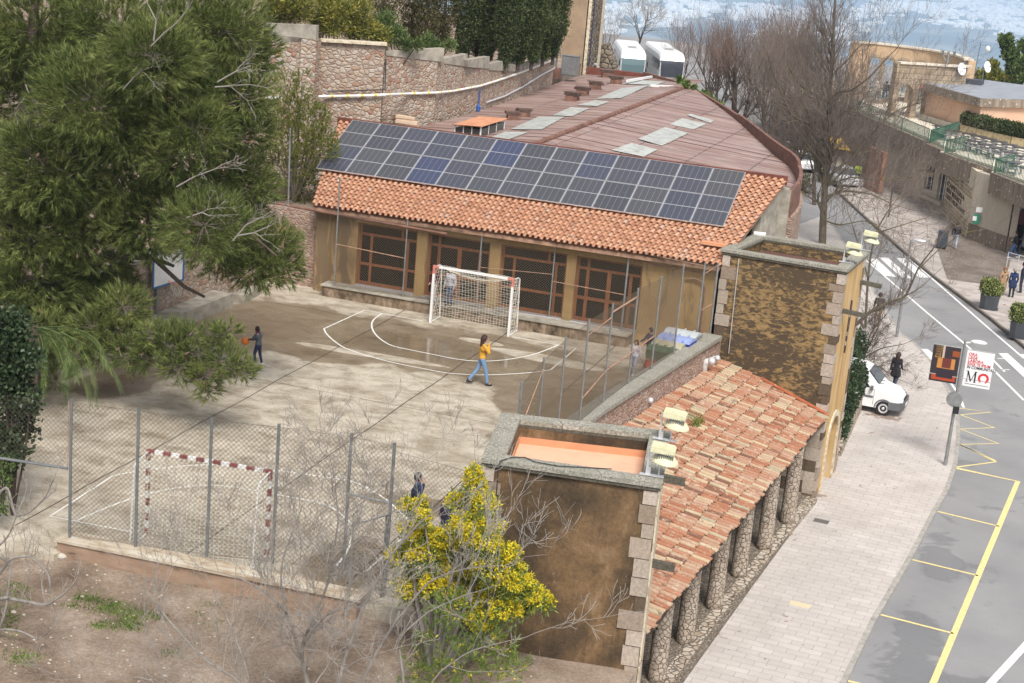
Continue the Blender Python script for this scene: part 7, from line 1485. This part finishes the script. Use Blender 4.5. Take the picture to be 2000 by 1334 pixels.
PN_ = [(80,50,120),(230,60,115),(370,60,100),(470,110,75),(440,60,90),(60,190,115),(180,190,120),(320,190,110),(420,200,95),(470,190,70),(470,260,60),(100,320,120),(230,330,115),(350,300,70),(455,345,75,1.5),(490,375,50,1.5),(400,380,70,1.2),(150,430,115),(290,420,100),(400,440,85),(60,450,100),(70,540,90),(185,515,72),(290,455,50),(470,460,70,1.5),(530,480,55,1.6),(545,520,42,1.6),(500,520,55,1.4),(430,490,60,1.2),(240,600,50),(150,600,70),(60,620,60),(20,120,100),(20,330,100),(300,110,100),(140,120,100),(250,250,100),(380,250,75)]
PN_ += [(50,680,50,-2),(90,650,45,-2),(140,690,38,-2),(230,650,40,-1.5),(330,655,32,-1.5),(290,700,28,-2),(350,715,32,-2.2),(400,735,28,-2.2),(440,705,32,-2.2),(470,722,26,-2.2),(420,660,26,-2),(385,690,26,-2),(445,650,20,-2),(410,765,18,-2.2),(340,680,30,-2),(180,640,42,-1.8),(110,740,26,-2.5),(150,560,58),(90,600,62),(200,690,34,-1.8),(260,690,32,-1.8),(300,660,28,-2),(370,655,20,-2),(20,590,60),(240,560,34),(180,600,44)]
PY = 9.0
blobs = blobs_px(PN_, PY, 1.6, 5)
C_, D_ = blob_tufts(blobs, 105, inner=.35)
tp_ = at(60,690,2.6); PT = thing('pine_tree', 'large pine whose crown fills the upper left of the picture', 'tree', (tp_.x-.6, PY+.5, 2.3))
nd = needles(C_, D_, 20, .22, .009, .55); mesh_np('crown', nd, 3, MT['pine'], PT)
o1, o2 = [], []; rr = random.Random(77); tb_ = aty(25,700,PY); tt_ = aty(70,-60,PY)
tube_arr(o1, [V(tb_.x-.3,PY,0), V(tb_.x-.3,PY,2), aty(20,520,PY), aty(35,300,PY), aty(60,150,PY), tt_], [.42,.38,.33,.28,.2,.1], 10)
for P4, ra in (([(20,560),(120,545),(220,500),(300,505),(360,560),(400,580)],.13),([(30,430),(150,420),(210,455),(290,500),(340,520)],.15),([(40,250),(200,300),(330,330),(440,350)],.11),([(50,120),(200,150),(330,120),(450,60)],.10),([(20,620),(120,625),(250,635),(330,690),(400,740)],.07),([(20,650),(140,680),(280,685),(430,715),(470,720)],.06),([(45,330),(180,380),(330,420),(470,440),(540,500)],.11)):
    pts = [aty(x, y, PY+.2*i-(1.5 if ra < .1 and P4[0][1] > 600 else 0)*i/3) for i, (x, y) in enumerate(P4)]; tube_arr(o1, pts, [ra*(1-.7*i/(len(pts)-1)) for i in range(len(pts))], 7)
anch = np.array([b_[0] for b_ in blobs])
for bi, (c, r) in enumerate(blobs):
    for k in range(int(10+r*6)):
        i = rr.randrange(len(C_)); 
    n_ = int(8+r*7)
    for k in range(n_):
        d = V(rr.gauss(0,1), rr.gauss(0,1), rr.gauss(.2,1)).normalized(); c3 = Vector(c); e = c3+V(d.x*r, d.y*r, d.z*r*.8)*rr.uniform(.8,1.02); m = c3.lerp(e,.5)+V(rr.uniform(-.15,.15), rr.uniform(-.15,.15), rr.uniform(-.2,.05))*r; tube_arr(o2, [c3, m, e], [.022,.013,.005], 3)
mesh_np('trunk', np.concatenate(o1), 4, MT['barkd'], PT, True); mesh_np('twigs', np.concatenate(o2), 4, MT['twig'], PT)
# dead grey twigs on the outside
o3, o4 = [], []
for P4 in ([(295,90),(320,65),(345,45),(365,20)],[(425,160),(460,140),(490,128)],[(420,170),(450,168),(485,165)],[(345,365),(380,345),(420,330)],[(240,175),(262,150),(275,140)],[(455,470),(480,440),(520,420)],[(465,460),(495,455),(530,440)],[(365,425),(395,415),(410,422)],[(50,165),(55,180),(45,195)],[(300,80),(305,40),(290,10)]):
    pts = [aty(x, y, PY-2.6) for x, y in P4]; tube_arr(o3, pts, [.022-.004*i for i in range(len(pts))], 5)
    for k in range(3): i = rr.randrange(1, len(pts)); grow(o3, o4, pts[i], (pts[i]-pts[i-1]+V(rr.uniform(-.3,.3),0,rr.uniform(-.3,.3))).normalized(), .55, .012, 0, rr, .0, .3, (3,2), (.4,.9), .6, .005)
mesh_np('dead_branch', np.concatenate(o3+o4), 4, MT['twigpale'], PT)
cb_ = MB(); cb_.lathe((0,0,0), [(.012,-.07),(.042,-.03),(.038,.02),(.012,.08)], 6); c0_ = None
for k in range(60):
    c, r = blobs[rr.randrange(len(blobs))]; d = V(rr.gauss(0,1), -abs(rr.gauss(0,1)), rr.gauss(0,1)).normalized(); q = Vector(c)+V(d.x*r, d.y*r, d.z*r*.8)
    if c0_ is None: c0_ = cb_.build('pine_cone', MT['cone'], PT, True); o = c0_
    else: o = c0_.copy(); COL.objects.link(o); o.parent = PT
    o.location = q-Vector(ORG[PT.name]); o.rotation_euler = (rr.uniform(-1,1), rr.uniform(-1,1), 0)
# ---- palm behind the left fence
pc = aty(72,640,6.0); t = thing('date_palm', 'palm with fronds drooping below the pine at the left', 'palm', (pc.x, 6.0, 0)); b = MB(); b.tube([V(pc.x-.2,6,0), pc], [.22,.18], 10); b.build('trunk', MT['barkd'], t)
FR = []
for (mx, my), (ex, ey), yy in (((185,650),(190,800),3.6),((170,700),(178,795),4.2),((135,680),(128,790),3.4),((95,690),(82,785),4.0),((215,680),(238,765),4.6),((150,690),(150,745),3.8),((140,650),(135,780),5.0),((210,640),(205,720),5.5),((120,640),(65,740),5.2),((165,660),(120,745),3.2)):
    a = pc; m = aty(mx, my-15, yy); e = aty(ex, ey, yy-.3); pts = []
    for k in range(13): u = k/12; pts.append(a*(1-u)**2+m*2*u*(1-u)*1.0+e*u*u)
    FR.append(np.array([0.]))
    b2_ = []; tube_arr(b2_, pts, [.02-.0012*k for k in range(13)], 4); FR[-1] = b2_[0]
    for k in range(1, 60):
        u = k/60; i = min(11, int(u*12)); q = pts[i].lerp(pts[i+1], u*12-i); dd = (pts[i+1]-pts[i]).normalized(); sd_ = dd.cross(V(0,0,1)).normalized() if abs(dd.z) < .95 else V(1,0,0)
        for s_ in (-1,1):
            ln = .42*(1-.55*u)*(rr.uniform(.8,1.1)); tip = q+(sd_*s_*.45+dd*.75+V(0,0,-.25)).normalized()*ln; w_ = dd*.010; mid = q.lerp(tip,.5)+w_*1.2; FR.append(np.array([tuple(q), tuple(mid), tuple(tip), tuple(q.lerp(tip,.5)-w_*1.2)]))
mesh_np('fronds', np.concatenate(FR), 4, MT['greenleaf'], t)
# broadleaf shrubs
def shrub(name, l, lst, y, mat, dens=900, L=.09, w_=.035, group=None, base=None, up=0, cat='shrub', zj=.4, sc=1, stems=True, shell=.3, sm='barkd'):
    bl = blobs_px(lst, y, zj, len(lst)*7+int(lst[0][0]), sc); c0 = bl[0][0]; zb = base if base is not None else min(c[2]-r for c, r in bl); cm = np.mean([c for c, r in bl], axis=0); t = thing(name, l, cat, (cm[0], cm[1], zb), 0, group)
    mesh_np('foliage', np.concatenate([leaves(c, (r, r, r), int(dens*r*r*4)+30, L, w_, shell, up) for c, r in bl]), 4, mat, t)
    if stems:
        o = []
        for c, r in bl: tube_arr(o, [V(cm[0],cm[1],zb), (V(cm[0],cm[1],zb)+Vector(c))/2+V(random.uniform(-.1,.1),0,.1), Vector(c)], [.035,.025,.010], 5)
        mesh_np('stems', np.concatenate(o), 4, MT[sm], t)
    return t, bl
shrub('ivy_shrub', 'dark glossy broadleaf shrub at the left edge beside the fence', [(10,640,45),(25,700,50),(30,770,48),(35,830,42),(15,880,45),(50,700,35),(60,790,22),(5,740,50),(-20,680,60),(40,640,30)], -.6, MT['ivy'], 800, .11, .045, base=0)
shrub('ground_shrub', 'small green shrub at the left edge by the court', [(5,935,22),(-5,970,25),(12,905,18),(5,995,12)], -1.5, MT['greenleaf'], 800, .07, .03)
# juniper
JB = [(560,165,26),(585,200,34),(560,220,40),(610,235,34),(632,262,26),(575,270,42),(545,270,36),(615,290,36),(640,290,22),(590,320,36),(550,330,36),(620,340,24),(600,375,26),(570,375,28),(648,300,14),(535,230,26),(590,150,14),(628,225,18),(520,300,24)]
bl = blobs_px(JB, 25.4, .5, 3); C_, D_ = blob_tufts(bl, 105, upb=.9, inner=.35, flatz=1.0); t = thing('juniper_tree', 'yellow-green juniper standing left of the solar panels', 'tree', (bl[0][0][0], 25.4, 2.85)); mesh_np('crown', needles(C_, D_*.8, 16, .10, .011, .4), 3, MT['juniper'], t)
o = []; bx_ = aty(575,400,25.4)
for c, r in bl: tube_arr(o, [V(bx_.x,25.4,2.9), V(bx_.x,25.4,3.6)*.5+Vector(c)*.5, Vector(c)], [.05,.035,.01], 5)
for k in range(260): c, r = bl[9+k % 6]; q = Vector(c)+V(rr.gauss(0,.5), rr.gauss(0,.3), rr.gauss(-.2,.6)); tube_arr(o, [q, q+V(rr.uniform(-.3,.3), 0, rr.uniform(-.3,.5))], [.008,.004], 3)
mesh_np('stems', np.concatenate(o), 4, MT['twig'], t)
# mimosa
MB_ = [(925,925,16),(930,950,24),(945,985,28),(900,985,30),(915,1030,36),(960,1030,26),(822,985,14),(828,1012,18),(835,1050,26),(890,1060,42),(940,1060,40),(800,1040,24),(790,1090,34),(840,1090,42),(900,1110,46),(960,1110,42),(990,1090,30),(1005,1140,38),(1040,1165,30),(1065,1180,18),(970,1165,42),(920,1165,42),(860,1150,42),(800,1150,36),(985,1195,32),(940,1215,36),(1020,1185,26),(795,990,18)]
bl = blobs_px(MB_, -2.6, .5, 9); t = thing('mimosa_tree', 'mimosa in yellow bloom against the near tower', 'tree', (bl[20][0][0]-1, -2.6, -.6))
mesh_np('foliage', np.concatenate([leaves(c, (r,r,r), int(1000*r*r*4)+40, .12, .014, .25, .3) for c, r in bl]), 4, MT['mimosag'], t)
YL = []
for c, r in bl:
    n = int(90*r*r*4)+8; d = sphere_pts(n); d[:,2] = np.abs(d[:,2])*.8+.1*d[:,2]; p = np.array(c)+d*r*(.7+.4*RNG.random((n,1)))
    for q in p: YL.append(leaves(q, (.06,.06,.10), 24, .052, .015, .3, .3))
mesh_np('blossom', np.concatenate(YL), 4, MT['mimosay'], t)
o = []; mb0 = V(bl[22][0][0], -2.6, -.6)
for c, r in bl: tube_arr(o, [mb0, mb0.lerp(Vector(c),.5)+V(rr.uniform(-.2,.2),0,.1), Vector(c)], [.06,.035,.012], 5)
mesh_np('trunk', np.concatenate(o), 4, MT['barkg'], t)
bl = blobs_px([(890,1190,34),(940,1250,40),(1000,1310,34),(960,1320,36),(900,1290,40),(850,1240,36),(880,1190,30),(1015,1300,16),(985,1265,24),(820,1300,40),(860,1320,36),(900,1010,8)], -3.6, .5, 12)
t = thing('mimosa_tree', 'paler unflowered feathery shrub below the yellow mimosa', 'tree', (bl[0][0][0], -3.6, -.8)); C_, D_ = blob_tufts(bl, 70, upb=.6, inner=.2); mesh_np('foliage', needles(C_, D_, 18, .12, .008, .7), 3, MT['mimosag'], t)
C2 = C_[::6]; mesh_np('blossom', np.concatenate([leaves(q, (.05,.05,.07), 6, .05, .014, .3, .3) for q in C2]), 4, MT['mimosay'], t)
# cypress row
CY = [(655,5,'b'),(742,100,'b'),(862,100,'b'),(800,95,'b'),(905,118,'g'),(952,120,'g'),(985,128,'g'),(1012,122,'g'),(1038,122,'g'),(1060,115,'g'),(1080,112,'g'),(828,100,'b'),(1002,108,'g'),(930,108,'b')]
CYL = ['brown-trunked cypress beside the yellow shrubs','sparse cypress above the stepped coping','brownish cypress left of the dense green row','ragged brownish cypress over the first planter wall','dense cypress at the left of the green row','dense cypress over the second planter wall','dense cypress over the third planter wall','dark cypress in the middle of the row','dark cypress with thin bare stem near the row end','dark cypress second from the tall beige wall','dark cypress touching the tall beige wall','brownish cypress between its ragged neighbours','cypress set back behind the middle of the row','brown cypress set back behind the green row']
for k, ((px, py, kd), l) in enumerate(zip(CY, CYL)):
    z0 = 7.4 if px < 900 else 7.0; p = at(px, py, z0); t = thing('cypress_tree', l, 'cypress', p, 0, 'cypresses on the rubble terrace wall'); LV = []; h = 9.0; rad = .78 if kd == 'g' else .85
    for j in range(20):
        u = j/19; z = .35+h*u; r = rad*(math.sin(min(1, (u+.10)*2.6)*math.pi/2))*(1 if u < .6 else 1-(u-.6)/.45); n = 1500 if u < .45 else 500
        if kd == 'b': n = int(n*.55)
        LV.append(leaves((p.x+.08*math.sin(j*1.7+k), p.y, p.z+z), (r, r, .42), n, .11, .028, .62, .9))
    mesh_np('foliage', np.concatenate(LV), 4, MT['cypress'] if kd == 'g' else MT['cypressb'], t); b = MB(); b.tube([p-V(0,0,.4), p+V(.05,0,2), p+V(0,0,7)], [.10,.08,.03], 7); b.build('trunk', MT['barkd'], t)
for l, lst, y_ in (('yellow-green oleander left of the concrete end panel',[(540,5,30),(560,28,26),(590,20,26),(530,35,20),(575,0,30)],30.2),('bright yellow-green oleander behind the flat stone coping',[(640,15,32),(655,45,32),(625,50,24),(670,25,26),(640,-10,30)],31.4),('green oleander right of the bright one',[(690,50,26),(700,20,28),(720,60,24),(745,70,20),(690,75,14)],32.2),('green oleander low between the cypress trunks',[(770,70,22),(790,85,16),(815,88,12),(755,45,24)],33.5),('green shrub behind the stone coping of the terrace',[(850,90,14),(880,90,12),(835,80,14)],38)):
    shrub('oleander_shrub', l, lst, y_, MT['oleander'] if 'yellow' in l or 'bright' in l else MT['greenleaf'], 900, .20, .022, 'oleanders on the rubble terrace wall', 7.3, .5)
# ivy and weeds on parapet, greenery right of the terrace
shrub('parapet_weeds', 'green weeds growing along the top of the hall parapet', [(1328,155,6),(1340,165,6),(1375,185,7),(1390,195,6),(1405,205,6),(1355,172,5)], 56, MT['grass'], 1400, .2, .03, stems=False, cat='weeds')
for l, lst, y_ in (('slender evergreen sapling beyond the salmon building',[(1965,80,14),(1972,105,16),(1980,130,18),(1985,150,16),(1978,160,14),(1968,92,10)],128),('second evergreen at the right frame edge',[(1998,90,12),(2005,120,18),(2000,150,16)],124),('rounded evergreen bush beyond the salmon building',[(1925,150,18),(1945,155,18),(1960,162,14),(1940,128,10),(1912,150,10)],126)):
    shrub('evergreen_tree', l, lst, y_, MT['oleander'] if 'rounded' in l else MT['greenleaf'], 220, .38, .12, 'evergreens beyond the terrace', .26, 1.0, cat='tree', shell=.2)
shrub('boxwood_patch', 'small green plants before the person in red on the terrace', [(1790,196,5),(1800,197,5),(1782,195,4)], 140, MT['greenleaf'], 300, .2, .05, stems=False, base=.26)
LV = []
for k in range(46):
    p = at(1340+random.uniform(0,270), 225+random.uniform(0,160), ZP); LV.append(leaves((p.x,p.y,ZP+.3), (.7,.7,.5), 260, .2, .05, .3))
o = mesh_np('undergrowth', np.concatenate(LV), 4, MT['cypressb']); tag(o, 'dull undergrowth between the bare trunks', 'undergrowth', kind='stuff')

# ================================================================== HAZE
hm = bpy.data.materials.new('valley_haze'); hm.use_nodes = True; nt = hm.node_tree; nt.nodes.remove(nt.nodes['Principled BSDF']); pv = nt.nodes.new('ShaderNodeVolumePrincipled')
pv.inputs['Color'].default_value = (.60,.77,1,1); pv.inputs['Density'].default_value = 1.15e-4; pv.inputs['Anisotropy'].default_value = -.15; nt.links.new(pv.outputs[0], nt.nodes['Material Output'].inputs['Volume'])
b = MB(); b.box((CAM.x-2000, 7000, (-760+42)/2), (26000, 21000, 802)); o = b.build('haze', hm); tag(o, 'pale blue air haze lying over the valley', 'haze', kind='stuff')
